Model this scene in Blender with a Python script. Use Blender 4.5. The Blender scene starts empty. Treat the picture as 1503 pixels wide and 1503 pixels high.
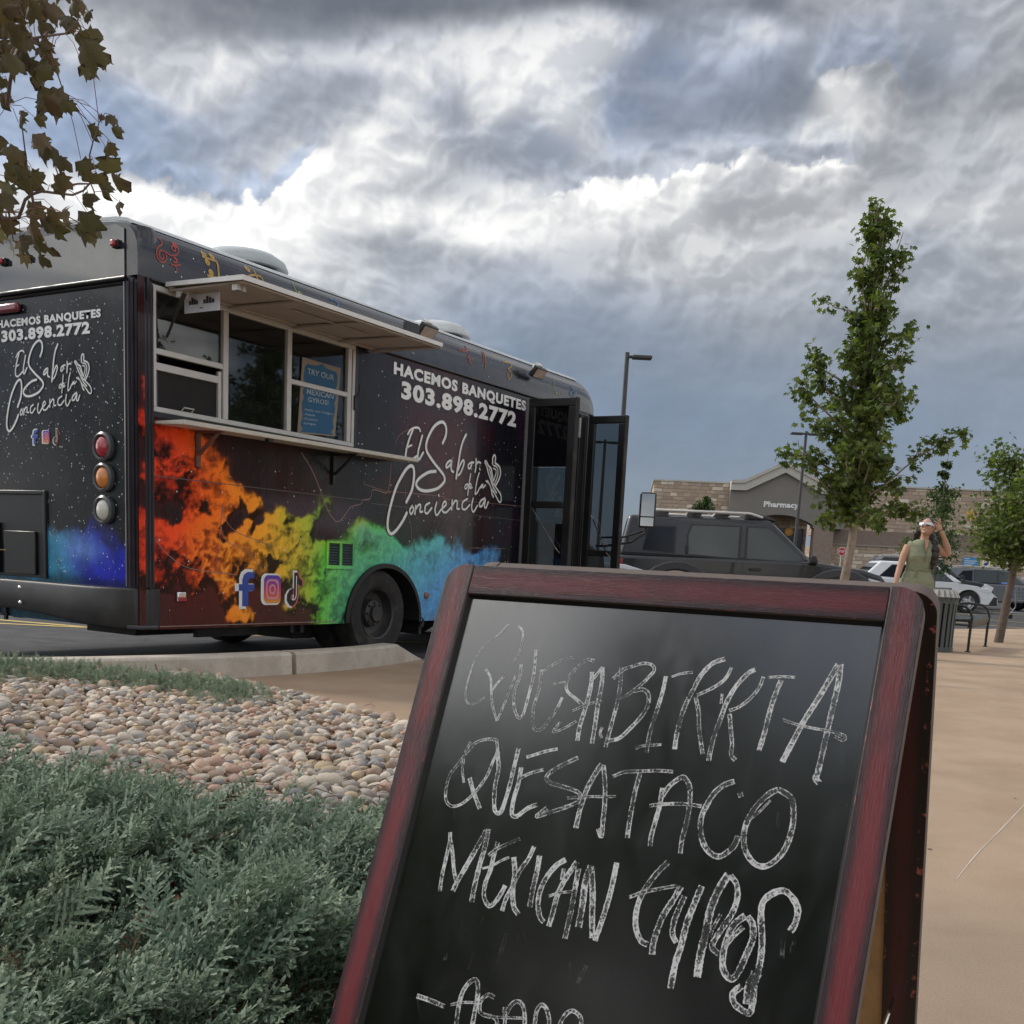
import bpy, bmesh, math, random
import numpy as np
from mathutils import Vector, Matrix
R = math.radians; PI = math.pi
C = bpy.context.scene.collection
sc = bpy.context.scene
random.seed(7)

# ------------------------------------------------------------------ camera
cam_d = bpy.data.cameras.new('camera'); cam = bpy.data.objects.new('camera', cam_d); C.objects.link(cam)
cp, sp = math.cos(-0.1633521166503463), math.sin(-0.1633521166503463); cr_, sr_ = math.cos(0.049959221602047556), math.sin(0.049959221602047556)
_f = Vector((0, cp, sp)); _r = Vector((1, 0, 0)); _u = Vector((0, -sp, cp))
_r2 = cr_*_r + sr_*_u; _u2 = -sr_*_r + cr_*_u
cam.matrix_world = Matrix(((_r2.x, _u2.x, -_f.x, 0), (_r2.y, _u2.y, -_f.y, 0), (_r2.z, _u2.z, -_f.z, 0.90), (0, 0, 0, 1)))
cam_d.sensor_width = 36; cam_d.lens = 37.883; cam_d.shift_y = 0.22269; cam_d.clip_start = .05; cam_d.clip_end = 3000
sc.camera = cam

# ------------------------------------------------------------------ node helpers
class NT:
    def __init__(s, tree): s.t = tree; s.n = tree.nodes; s.l = tree.links
    def new(s, typ, **kw):
        n = s.n.new(typ)
        for k, v in kw.items(): setattr(n, k, v)
        return n
    def put(s, sock, v):
        if isinstance(v, bpy.types.NodeSocket): s.l.new(v, sock)
        elif v is not None:
            if isinstance(v, (tuple, list)) and len(v) == 3 and sock.type == 'RGBA': v = (*v, 1)
            sock.default_value = v
    def math(s, op, a, b=None, c=None, clamp=False):
        n = s.new('ShaderNodeMath', operation=op, use_clamp=clamp)
        s.put(n.inputs[0], a)
        if b is not None: s.put(n.inputs[1], b)
        if c is not None: s.put(n.inputs[2], c)
        return n.outputs[0]
    def vmath(s, op, a, b=None):
        n = s.new('ShaderNodeVectorMath', operation=op); s.put(n.inputs[0], a)
        if b is not None: s.put(n.inputs[1], b)
        return n.outputs[0]
    def mix(s, f, a, b, mode='MIX'):
        n = s.new('ShaderNodeMix', data_type='RGBA', blend_type=mode)
        s.put(n.inputs['Factor'], f); s.put(n.inputs[6], a); s.put(n.inputs[7], b); return n.outputs[2]
    def smooth(s, v, a, b, o0=0., o1=1.):
        n = s.new('ShaderNodeMapRange', interpolation_type='SMOOTHSTEP')
        s.put(n.inputs[0], v); s.put(n.inputs[1], a); s.put(n.inputs[2], b); s.put(n.inputs[3], o0); s.put(n.inputs[4], o1)
        return n.outputs[0]
    def lin(s, v, a, b, o0=0., o1=1.):
        n = s.new('ShaderNodeMapRange')
        s.put(n.inputs[0], v); s.put(n.inputs[1], a); s.put(n.inputs[2], b); s.put(n.inputs[3], o0); s.put(n.inputs[4], o1)
        return n.outputs[0]
    def noise(s, vec, scale, detail=4, rough=.55, dist=0., dim='3D'):
        n = s.new('ShaderNodeTexNoise', noise_dimensions=dim)
        if vec is not None: s.put(n.inputs['Vector'], vec)
        n.inputs['Scale'].default_value = scale; n.inputs['Detail'].default_value = detail
        n.inputs['Roughness'].default_value = rough; n.inputs['Distortion'].default_value = dist
        return n
    def ramp(s, f, stops, interp='LINEAR'):
        n = s.new('ShaderNodeValToRGB'); cr = n.color_ramp; cr.interpolation = interp
        while len(cr.elements) > 1: cr.elements.remove(cr.elements[-1])
        for i, (p, c) in enumerate(stops):
            e = cr.elements[0] if i == 0 else cr.elements.new(p)
            e.position = p; e.color = (*c, 1)
        s.put(n.inputs[0], f); return n.outputs[0]

# ------------------------------------------------------------------ world: physical sky (the cloud deck is the sky dome below)
SUN_AZ, SUN_EL = R(-64), R(38)
sund = (math.sin(SUN_AZ)*math.cos(SUN_EL), math.cos(SUN_AZ)*math.cos(SUN_EL), math.sin(SUN_EL))
world = bpy.data.worlds.new('World'); sc.world = world; world.use_nodes = True
W = NT(world.node_tree); W.n.clear()
sky = W.new('ShaderNodeTexSky', sky_type='NISHITA'); sky.sun_disc = False; sky.sun_elevation = SUN_EL; sky.sun_rotation = SUN_AZ
bg = W.new('ShaderNodeBackground'); W.l.new(sky.outputs[0], bg.inputs[0]); bg.inputs[1].default_value = .05
wo = W.new('ShaderNodeOutputWorld'); W.l.new(bg.outputs[0], wo.inputs[0])

sun_d = bpy.data.lights.new('sun', 'SUN'); sun = bpy.data.objects.new('sun', sun_d); C.objects.link(sun)
sun_d.energy = 4.2; sun_d.angle = R(9); sun_d.color = (1, .93, .82)
sun.rotation_euler = (-Vector(sund)).to_track_quat('-Z', 'Y').to_euler()
vs = sc.view_settings; vs.view_transform = 'Standard'; vs.look = 'None'; vs.exposure = 0.0; vs.gamma = 1; vs.use_curve_mapping = False
sc.render.engine = 'CYCLES'; sc.cycles.max_bounces = 8; sc.cycles.transparent_max_bounces = 16

# ------------------------------------------------------------------ materials
MATS = {}
def mat(name, col=(.5, .5, .5), rough=.5, metal=0., spec=.5, var=.12, vs_=6., bump=0., bs=40., coat=0., coatr=.05, obj=True, ior=1.5, dirt=0., trans=0., alpha=1.):
    if name in MATS: return MATS[name]
    m = bpy.data.materials.new(name); m.use_nodes = True; N = NT(m.node_tree); b = N.n['Principled BSDF']
    tc = N.new('ShaderNodeTexCoord').outputs['Object' if obj else 'Generated']
    b.inputs['Roughness'].default_value = rough; b.inputs['Metallic'].default_value = metal
    b.inputs['Specular IOR Level'].default_value = spec; b.inputs['IOR'].default_value = ior
    b.inputs['Coat Weight'].default_value = coat; b.inputs['Coat Roughness'].default_value = coatr
    nz = N.noise(tc, vs_, 6, .6).outputs[0]
    f = N.lin(nz, .3, .7, 1-var, 1+var)
    c = N.mix(1., (*col, 1), (1, 1, 1, 1), 'MULTIPLY'); cn = c.node; N.l.new(N.comb(f) if False else f, cn.inputs[7])
    if dirt > 0:
        dn = N.noise(tc, 3.1, 8, .7).outputs[0]
        c = N.mix(N.math('MULTIPLY', N.smooth(dn, .5, .72), dirt), c, (.18, .15, .12))
    N.l.new(c, b.inputs['Base Color'])
    N.l.new(N.lin(nz, .3, .7, max(rough-.05, .02), rough+.05), b.inputs['Roughness'])
    if bump > 0:
        bn = N.new('ShaderNodeBump'); bn.inputs['Strength'].default_value = 1; bn.inputs['Distance'].default_value = bump
        N.l.new(N.noise(tc, bs, 6, .6).outputs[0], bn.inputs['Height']); N.l.new(bn.outputs[0], b.inputs['Normal'])
    if trans: b.inputs['Transmission Weight'].default_value = trans
    b.inputs['Alpha'].default_value = alpha
    MATS[name] = m; return m
def glassy(name, tint, clear, rough=.02, ior=1.5):
    # a pane: mirror-like Fresnel reflection over tinted see-through
    m = bpy.data.materials.new(name); m.use_nodes = True; N = NT(m.node_tree); N.n.clear()
    out = N.new('ShaderNodeOutputMaterial'); g = N.new('ShaderNodeBsdfGlossy'); g.inputs['Roughness'].default_value = rough
    t = N.new('ShaderNodeBsdfTransparent'); N.put(t.inputs[0], (*clear, 1)); d = N.new('ShaderNodeBsdfDiffuse'); N.put(d.inputs[0], (*tint, 1))
    tc = N.new('ShaderNodeTexCoord').outputs['Object']
    lw = N.new('ShaderNodeLayerWeight'); lw.inputs[0].default_value = .5; f0 = ((ior-1)/(ior+1))**2; schl = N.math('MULTIPLY_ADD', N.math('POWER', lw.outputs['Facing'], 5.), 1-f0, f0)
    a = N.new('ShaderNodeAddShader'); N.l.new(t.outputs[0], a.inputs[0]); N.l.new(d.outputs[0], a.inputs[1])
    mx = N.new('ShaderNodeMixShader'); N.put(mx.inputs[0], N.math('MULTIPLY', schl, N.lin(N.noise(tc, 4, 3).outputs[0], .3, .7, .85, 1.0)))
    N.l.new(a.outputs[0], mx.inputs[1]); N.l.new(g.outputs[0], mx.inputs[2]); N.l.new(mx.outputs[0], out.inputs[0])
    MATS[name] = m; return m

# ------------------------------------------------------------------ object helpers
def link(name, me, mats, parent=None):
    o = bpy.data.objects.new(name, me); C.objects.link(o)
    if me is not None and mats is not None:
        for m in (mats if isinstance(mats, (list, tuple)) else [mats]): me.materials.append(m)
    if parent: o.parent = parent
    return o
def tag(o, label=None, cat=None, group=None, kind=None):
    if label: o['label'] = label
    if cat: o['category'] = cat
    if group: o['group'] = group
    if kind: o['kind'] = kind
    return o
def empty(name, loc, rz=0., label=None, cat=None, group=None):
    o = bpy.data.objects.new(name, None); C.objects.link(o); o.location = loc; o.rotation_euler = (0, 0, rz); o.empty_display_size = .1
    return tag(o, label, cat, group)
class MB:
    """collects shapes into one mesh"""
    def __init__(s): s.v = []; s.f = []; s.mi = []; s.cur = 0
    def add(s, vs, fs):
        n = len(s.v); s.v += [tuple(v) for v in vs]; s.f += [tuple(i+n for i in f) for f in fs]; s.mi += [s.cur]*len(fs); return s
    def box(s, a, b):
        (x0, y0, z0), (x1, y1, z1) = a, b
        return s.add([(x0, y0, z0), (x1, y0, z0), (x1, y1, z0), (x0, y1, z0), (x0, y0, z1), (x1, y0, z1), (x1, y1, z1), (x0, y1, z1)],
                     [(0, 3, 2, 1), (4, 5, 6, 7), (0, 1, 5, 4), (1, 2, 6, 5), (2, 3, 7, 6), (3, 0, 4, 7)])
    def beam(s, p, q, w, h=None, up=(0, 0, 1)):
        p, q = Vector(p), Vector(q); h = h or w; d = (q-p).normalized(); u = Vector(up)
        if abs(d.dot(u)) > .95: u = Vector((0, 1, 0))
        r = d.cross(u).normalized()*w/2; u = r.cross(d).normalized()*h/2
        vs = [p-r-u, p+r-u, p+r+u, p-r+u, q-r-u, q+r-u, q+r+u, q-r+u]
        return s.add(vs, [(0, 3, 2, 1), (4, 5, 6, 7), (0, 1, 5, 4), (1, 2, 6, 5), (2, 3, 7, 6), (3, 0, 4, 7)])
    def tube(s, pts, rad, n=8, caps=True):
        pts = [Vector(p) for p in pts]; rad = rad if isinstance(rad, (list, tuple)) else [rad]*len(pts)
        t0 = (pts[1]-pts[0]).normalized(); ref = Vector((0, 0, 1)) if abs(t0.z) < .9 else Vector((1, 0, 0))
        u = t0.cross(ref).normalized(); base = len(s.v)
        for i, p in enumerate(pts):
            t = (pts[min(i+1, len(pts)-1)]-pts[max(i-1, 0)]).normalized()
            u = (u-t*u.dot(t)).normalized(); w = t.cross(u)
            for k in range(n):
                a = 2*PI*k/n; s.v.append(tuple(p+(u*math.cos(a)+w*math.sin(a))*rad[i]))
        for i in range(len(pts)-1):
            for k in range(n):
                a = base+i*n+k; b = base+i*n+(k+1) % n; s.f.append((a, b, b+n, a+n)); s.mi.append(s.cur)
        if caps:
            s.f.append(tuple(base+k for k in range(n))[::-1]); s.f.append(tuple(base+(len(pts)-1)*n+k for k in range(n))); s.mi += [s.cur]*2
        return s
    def lathe(s, prof, n=20, c=(0, 0, 0), axis='Z'):
        base = len(s.v)
        for (r, z) in prof:
            for k in range(n):
                a = 2*PI*k/n; x, y = r*math.cos(a), r*math.sin(a)
                p = (x, y, z) if axis == 'Z' else (x, z, y) if axis == 'Y' else (z, x, y)
                s.v.append((p[0]+c[0], p[1]+c[1], p[2]+c[2]))
        for i in range(len(prof)-1):
            for k in range(n):
                a = base+i*n+k; b = base+i*n+(k+1) % n; s.f.append((a, b, b+n, a+n)); s.mi.append(s.cur)
        return s
    def prism(s, poly, d0, d1, plane='XZ'):
        n = len(poly)
        def P(p, d): return (p[0], d, p[1]) if plane == 'XZ' else (d, p[0], p[1]) if plane == 'YZ' else (p[0], p[1], d)
        vs = [P(p, d0) for p in poly]+[P(p, d1) for p in poly]
        return s.add(vs, [tuple(range(n)), tuple(range(2*n-1, n-1, -1))]+[(i, i+n, (i+1) % n+n, (i+1) % n) for i in range(n)])
    def mesh(s, name, smooth=None):
        me = bpy.data.meshes.new(name); me.from_pydata(s.v, [], s.f); me.validate()
        if len(me.polygons) == len(s.mi): me.polygons.foreach_set('material_index', s.mi)
        bm = bmesh.new(); bm.from_mesh(me); bmesh.ops.recalc_face_normals(bm, faces=bm.faces); bm.to_mesh(me); bm.free()
        if smooth: me.shade_smooth(); me.set_sharp_from_angle(angle=R(smooth))
        me.update(); return me
    def build(s, name, m, parent=None, smooth=None, bevel=0., seg=2, ang=35):
        o = link(name, s.mesh(name, smooth), m, parent)
        if bevel:
            b = o.modifiers.new('bevel', 'BEVEL'); b.width = bevel; b.segments = seg; b.limit_method = 'ANGLE'; b.angle_limit = R(ang); b.harden_normals = False
            o.data.shade_smooth(); o.data.set_sharp_from_angle(angle=R(max(smooth or 0, 50)))
        return o
def np_mesh(name, V, F, mats, parent=None, smooth=False):
    V = np.asarray(V, np.float32); F = np.asarray(F, np.int32); k = F.shape[1]
    me = bpy.data.meshes.new(name); me.vertices.add(len(V)); me.vertices.foreach_set('co', V.ravel())
    me.loops.add(F.size); me.loops.foreach_set('vertex_index', F.ravel())
    me.polygons.add(len(F)); me.polygons.foreach_set('loop_start', np.arange(0, F.size, k, dtype=np.int32))
    try: me.polygons.foreach_set('loop_total', np.full(len(F), k, np.int32))
    except Exception: pass
    me.update(calc_edges=True)
    if smooth: me.shade_smooth()
    return link(name, me, mats, parent)
def vcol(o, name, cols):
    a = o.data.color_attributes.new(name, 'FLOAT_COLOR', 'POINT'); c = np.ones((len(o.data.vertices), 4), np.float32)
    cols = np.asarray(cols, np.float32)
    if cols.ndim == 1: cols = cols[:, None]
    c[:, :cols.shape[1]] = cols
    if cols.shape[1] == 1: c[:, 1] = c[:, 2] = cols[:, 0]
    a.data.foreach_set('color', c.ravel())
def copy_tree(o, parent=None):
    c = o.copy(); C.objects.link(c); c.parent = parent
    for ch in [x for x in bpy.data.objects if x.parent == o]: copy_tree(ch, c)
    return c
def catmull(P, step):
    P = [np.array(p, float) for p in P]
    if len(P) < 3:
        n = max(2, int(np.linalg.norm(P[-1]-P[0])/step)); return [P[0]+(P[-1]-P[0])*i/n for i in range(n+1)]
    Q = [2*P[0]-P[1]]+P+[2*P[-1]-P[-2]]; out = []
    for i in range(1, len(Q)-2):
        p0, p1, p2, p3 = Q[i-1:i+3]; n = max(2, int(np.linalg.norm(p2-p1)/step))
        for k in range(n):
            t = k/n; out.append(.5*((2*p1)+(-p0+p2)*t+(2*p0-5*p1+4*p2-p3)*t*t+(-p0+3*p1-3*p2+p3)*t**3))
    out.append(P[-1]); return out
def ribbon(mb, pts, w, place, step, taper=.0, jit=0., rnd=None):
    """flat stroke of width w along 2-D points, laid on a surface by place(x, y)"""
    q = catmull(pts, step); n = len(q); vs = []; fs = []
    for i, p in enumerate(q):
        d = q[min(i+1, n-1)]-q[max(i-1, 0)]; L = np.linalg.norm(d)+1e-9; nn = np.array((-d[1], d[0]))/L
        e = min(i, n-1-i)/max(1, n-1); ww = w*(1-taper*(1-min(1, e*6)))
        if rnd: ww *= 1+jit*(rnd.random()-.5)
        vs += [place(*(p+nn*ww/2)), place(*(p-nn*ww/2))]
    for i in range(n-1): fs.append((2*i, 2*i+1, 2*i+3, 2*i+2))
    mb.add(vs, fs)
    for e, sgn in ((0, -1), (n-1, 1)):   # round ends
        d = q[1]-q[0] if e == 0 else q[-1]-q[-2]; a0 = math.atan2(d[1], d[0]); c = q[e]; r = w*(1-taper)/2
        if r > w*.2: mb.add([place(c[0], c[1])]+[place(c[0]+r*math.cos(a0+sgn*(-PI/2+PI*k/6)), c[1]+r*math.sin(a0+sgn*(-PI/2+PI*k/6)) if sgn > 0 else c[1]+r*math.sin(a0+PI/2+PI*k/6)) if sgn > 0 else place(c[0]+r*math.cos(a0+PI/2+PI*k/6), c[1]+r*math.sin(a0+PI/2+PI*k/6)) for k in range(7)], [(0, k, k+1) for k in range(1, 7)])
def parse(t):
    o = []
    for s in t.split('|'):
        w, p = s.split(';'); o.append((w, [tuple(float(v) for v in q.split(',')) for q in p.split()]))
    return o
def text_mesh(body, size, bold=0., space=1.0, align='LEFT'):
    cu = bpy.data.curves.new('t', 'FONT'); cu.body = body; cu.size = size; cu.offset = bold; cu.space_character = space; cu.align_x = align; cu.resolution_u = 3
    o = bpy.data.objects.new('t', cu); C.objects.link(o); dg = bpy.context.evaluated_depsgraph_get(); dg.update()
    me = bpy.data.meshes.new_from_object(o.evaluated_get(dg)); bpy.data.objects.remove(o); bpy.data.curves.remove(cu); return me
def text_on(name, body, m, place, x0, x1, z0, h, bold=0., parent=None, space=1., split=False):
    """flat lettering fitted between x0 and x1, cap height h, laid on a surface by place(x, z)"""
    me = text_mesh(body, 1., bold, space); n = len(me.vertices); co = np.empty(n*3, np.float32); me.vertices.foreach_get('co', co); co = co.reshape(-1, 3)
    a, b = co[:, 0].min(), co[:, 0].max(); t = text_mesh('H', 1., bold); hc = np.empty(len(t.vertices)*3, np.float32); t.vertices.foreach_get('co', hc); hc = hc.reshape(-1, 3)
    ya, yb = hc[:, 1].min(), hc[:, 1].max(); bpy.data.meshes.remove(t)
    out = [place(x0+(c[0]-a)/(b-a)*(x1-x0), z0+(c[1]-ya)/(yb-ya)*h) for c in co]
    me.vertices.foreach_set('co', np.array(out, np.float32).ravel()); me.update()
    if not split: o = link(name, me, m, parent); o['kind'] = 'stuff'; return o
    # one object per letter
    par = list(range(n))
    def find(i):
        while par[i] != i: par[i] = par[par[i]]; i = par[i]
        return i
    for e in me.edges: par[find(e.vertices[0])] = find(e.vertices[1])
    gr = {}
    for p in me.polygons: gr.setdefault(find(p.vertices[0]), []).append(list(p.vertices))
    for fs in gr.values():
        ids = sorted({i for f in fs for i in f}); mp = {v: k for k, v in enumerate(ids)}; q = bpy.data.meshes.new('letter'); q.from_pydata([tuple(me.vertices[i].co) for i in ids], [], [[mp[i] for i in f] for f in fs]); link('letter', q, m, parent)
    bpy.data.meshes.remove(me)
FX = -1.2555; FY = 9.8965; LOT = -.03   # where the van's rear wheel stands; height of the car park

# ------------------------------------------------------------------ sky dome
def vnoise(x, y, P, seed):
    # smooth lattice noise, periodic in x with integer period P
    rng = np.random.RandomState(seed); T = rng.rand(512, 512).astype(np.float32)
    xi = np.floor(x).astype(np.int64); yi = np.floor(y).astype(np.int64)
    fx = fx0 = (x-xi).astype(np.float32); fy = fy0 = (y-yi).astype(np.float32)
    fx = fx*fx*fx*(fx*(fx*6-15)+10); fy = fy*fy*fy*(fy*(fy*6-15)+10)
    def g(a, b, ox, oy):
        th = T[(a % P) % 512, b % 512]*2*np.pi
        return np.cos(th)*(fx0-ox)+np.sin(th)*(fy0-oy)
    r = (g(xi, yi, 0, 0)*(1-fx)+g(xi+1, yi, 1, 0)*fx)*(1-fy)+(g(xi, yi+1, 0, 1)*(1-fx)+g(xi+1, yi+1, 1, 1)*fx)*fy
    return np.clip(r*.95+.5, 0, 1)
def fbm(x, y, P, seed, octv=6, gain=.5, billow=False):
    s = 0; a = 1.; t = 0
    for o in range(octv):
        n = vnoise(x*2**o+17.3*o, y*2**o+5.1*o, P*2**o, seed+o)
        if billow: n = 1-np.abs(2*n-1)
        s = s+a*n; t += a; a *= gain
    return s/t
def sstep(v, a, b):
    t = np.clip((v-a)/(b-a), 0, 1); return t*t*(3-2*t)
def lerp3(t, stops):
    t = np.clip(t, 0, 1); p = [s[0] for s in stops]
    return np.stack([np.interp(t, p, [s[1][k] for s in stops]) for k in range(3)], -1)
SKY_L = """150 140 122 115 116 118 122 122 128 145 158 160 170
172 190 200 192 180 190 192 176 150 165 188 178 186
172 168 188 182 170 196 200 170 148 160 222 195 178
178 165 170 200 226 214 196 176 180 192 212 188 178
228 246 246 250 246 236 214 222 236 216 196 178 184
230 238 240 238 214 182 184 208 216 196 176 174 175
220 226 228 214 186 168 160 162 168 168 162 168 170
205 205 198 182 166 152 136 137 144 147 146 145 147
185 185 176 160 146 138 131 130 132 133 135 138 140
170 170 162 148 140 134 130 128 129 131 134 138 141
165 165 156 148 140 135 132 130 131 133 136 139 142
165 165 156 148 142 137 134 132 133 135 138 141 144"""
SKY_B = """10 5 0 0 0 0 5 10 25 20 10 20 10
60 20 10 15 20 25 25 35 45 40 20 30 10
70 80 35 25 20 25 25 45 50 40 0 10 0
75 90 60 20 5 15 25 40 35 25 0 10 10
15 5 10 0 0 5 15 15 5 0 0 10 10
5 0 0 0 5 15 20 10 0 10 15 20 10
5 5 5 10 20 30 40 35 25 20 25 20 20
10 10 20 30 40 55 75 65 55 50 45 45 45
30 30 40 50 70 85 95 95 90 85 80 75 70
40 40 50 70 80 95 100 100 100 95 90 88 80
50 50 60 75 85 95 100 100 100 98 94 90 85
50 50 60 75 85 95 100 100 100 98 94 90 85"""
SKY_F = """150 150 145 138 132 128 124 120 118 116 118 128 135 132 128 122 125 140 150 155 135 160 165 175 170 168 170 178
190 175 160 150 150 150 145 145 150 160 175 190 205 205 205 200 190 165 170 185 195 172 158 155 175 180 185 180
215 205 185 190 215 205 185 195 200 215 210 210 222 222 220 210 185 160 180 180 165 155 150 160 165 165 170 165
165 185 205 195 215 180 165 160 160 205 215 195 225 225 215 195 165 155 160 158 152 150 215 185 155 150 165 165
170 170 185 200 185 165 165 165 185 215 185 175 225 195 215 195 160 152 150 148 145 165 222 205 175 165 175 170
160 160 165 160 170 178 185 190 225 205 200 180 175 170 180 200 165 155 155 165 165 205 215 200 175 175 180 190
165 165 165 165 180 175 200 235 230 225 215 190 180 178 178 205 185 225 230 225 195 210 225 180 175 185 180 190
235 240 235 200 175 235 235 230 225 205 195 195 215 225 230 235 230 220 215 190 185 190 175 175 180 180 190 195
238 245 240 235 245 245 240 240 235 235 230 230 230 225 225 225 220 220 205 180 185 190 200 190 190 205 205 200
232 235 228 240 240 240 235 210 180 175 185 215 225 215 200 190 190 185 195 200 200 185 180 185 180 170 175 185
225 228 228 228 225 220 200 170 155 155 160 175 180 175 170 170 175 180 185 190 185 178 172 172 170 165 170 172"""
def grid_of(t): return np.array([[float(v) for v in r.split()] for r in t.split('\n')])
def bicub(Gd, x, y):
    h, w = Gd.shape; x = np.clip(x, 0, w-1.001); y = np.clip(y, 0, h-1.001)
    xi = np.floor(x).astype(int); yi = np.floor(y).astype(int); fx = x-xi; fy = y-yi
    def wt(f): return [-.5*f+f*f-.5*f**3, 1-2.5*f*f+1.5*f**3, .5*f+2*f*f-1.5*f**3, -.5*f*f+.5*f**3]
    wx = wt(fx); wy = wt(fy); s = 0
    for j in range(4):
        for i in range(4):
            s = s+wy[j]*wx[i]*Gd[np.clip(yi+j-1, 0, h-1), np.clip(xi+i-1, 0, w-1)]
    return s
def s2l(v):
    v = np.clip(v/255., 0, 1.3); return np.where(v < .04045, v/12.92, ((v+.055)/1.055)**2.4)
# chart of the western sky: the sky's own map of bank brightness is laid out on a plane touching the sphere
CH_C, CH_S, CH_RC, CH_RS, CH_F, CH_Y = (0.9866876845863745, -0.16262660632743722, 0.9987522976350197, 0.0499384417935615, 1581.628532595443, 1086.2092124312085)
def sky_colour(az, el, sund):
    TP = 2*math.pi
    X = lambda P: az/TP*P
    kk = 1/TP
    cd = np.cos(el); dx = np.sin(az)*cd; dy = np.cos(az)*cd; dz = np.sin(el)
    ff = dy*CH_C+dz*CH_S; uu = -dy*CH_S+dz*CH_C; rr = CH_RC*dx+CH_RS*uu; u2 = -CH_RS*dx+CH_RC*uu
    ok = ff > .25; fs = np.where(ok, ff, 1)
    px = 751.5+CH_F*rr/fs; py = CH_Y-CH_F*u2/fs
    # how far inside the charted part of the sky
    ins = np.where(ok, 1., 0.)*sstep(px, -500, -60)*sstep(-px, -2000, -1560)*sstep(py, -420, -30)
    w1x = fbm(X(40), el*40*kk*1.2, 40, 11, 4)-.5; w1y = fbm(X(40), el*40*kk*1.2, 40, 21, 4)-.5
    w2x = fbm(X(150), el*150*kk*1.1, 150, 31, 5)-.5; w2y = fbm(X(150), el*150*kk*1.1, 150, 41, 5)-.5
    wx = px+w1x*60+w2x*30; wy = py+w1y*40+w2y*26
    GL, GB, GF = grid_of(SKY_L), grid_of(SKY_B), grid_of(SKY_F)
    L = bicub(GL, wx/125, wy/75); B = bicub(GB, wx/125, wy/75)/100
    kf = sstep(wx, 60, 150)*sstep(-wy, -410, -350); L = L*(1-kf)+kf*((bicub(GF, (wx-125)/50, wy/40)-178)*1.22+178); B = B*(1-.75*sstep(L, 172, 212))
    # puffy relief: light comes from the upper left
    def den(a, e):
        n = fbm(X(50)+(a+w1x*.04+w2x*.010)*kk*50, (el+e+w1y*.03+w2y*.010)*kk*50*1.35, 50, 51, 5, .46)
        b = fbm(X(130)+(a+w1x*.03+w2x*.012)*kk*130, (el+e+w1y*.02+w2y*.012)*kk*130*1.25, 130, 61, 4, .48, True)
        return n*1.1+b*.55
    D0 = den(0, 0); rel = (D0-den(-.0035, .0055))*1.9+(D0-den(-.012, .022))*.7
    amp = sstep(L, 128, 200)*.75+.25
    amp = amp*sstep(-py, -640, -380)+.10
    strk = fbm(X(22)+w1x*.6, el*22*kk*5, 22, 131, 6, .55)-.5
    L2 = L-11+np.clip(rel*52*amp, -15, 17)+(D0-.90)*12*amp*sstep(-L, -250, -180)+strk*22*sstep(py, 330, 460)*sstep(-py, -760, -560)
    # clear gaps where the deck is thin
    gap = sstep(-D0, -.74, -.60)*sstep(B, .25, .7)*sstep(-py, -420, -330)
    L2 = L2*(1-.15*gap)+.15*gap*152; B2 = np.clip(B+.35*gap, 0, 1)
    # crisp cauliflower tops: cloud below a ridge line, older sky above it
    jag = (fbm(X(190), el*190*kk, 190, 91, 5, .6, True)-.6)*46+(w2y)*22
    for rx, ry, dark, blue, soft in RIDGES:
        r = np.interp(px, rx, ry)+jag
        fade = sstep(px, rx[0]-10, rx[0]+60)*sstep(-px, -rx[-1]-10, -rx[-1]+50)
        above = sstep(-(py-r), -2., 7.)*fade*sstep(py-r, -soft, -soft*.3)
        near_top = sstep(py-r, -4, 5)*sstep(-(py-r), -55, -8)*fade
        L2 = L2*(1-above*.8)+above*.8*(dark+rel*60); B2 = B2*(1-above*.7)+above*.7*blue
        L2 = L2+near_top*(20+rel*40)
        B2 = B2*(1-near_top*.8)
    L2 = np.clip(L2, 92, 262)
    # outside the chart: a broken grey-white deck with blue gaps
    q = fbm(X(18)+w1x*1.5, el*18*kk*2.2+w1y*1.5, 18, 71, 7, .56)
    Lo = 150+150*sstep(q, .38, .66)+rel*90; Bo = 1-sstep(q, .40, .56)
    Lo = Lo*(1-.12*sstep(el, .5, 1.2))
    L2 = np.clip(L2*ins+Lo*(1-ins), 80, 300); B2 = B2*ins+Bo*(1-ins)
    l = s2l(L2)[..., None]; Bq = B2[..., None]
    tint = np.array([1.0, .985, .965])*(1-Bq)+Bq*np.array([.78, .985, 1.40])
    warm = sstep(L2, 190, 250)[..., None]
    tint = tint*(1-warm*.8)+warm*.8*np.array([1.03, 1.0, .93])
    cd_ = dx*sund[0]+dy*sund[1]+dz*sund[2]
    near = sstep(cd_, .55, 1.)[..., None]*(1-ins[..., None])
    return l*tint*(1+1.2*near)
RIDGES = [([780, 860, 930, 990, 1030, 1070, 1100, 1130, 1170, 1200, 1240, 1265, 1285], [292, 264, 256, 262, 232, 236, 212, 232, 241, 232, 236, 224, 262], 168, .35, 60),
          ([1170, 1185, 1200, 1235, 1280, 1310, 1330, 1345], [215, 150, 108, 86, 82, 96, 128, 170], 160, .6, 90),
          ([120, 190, 260, 330, 390, 420, 450, 480], [262, 264, 272, 292, 288, 262, 232, 205], 165, .8, 50)]

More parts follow.
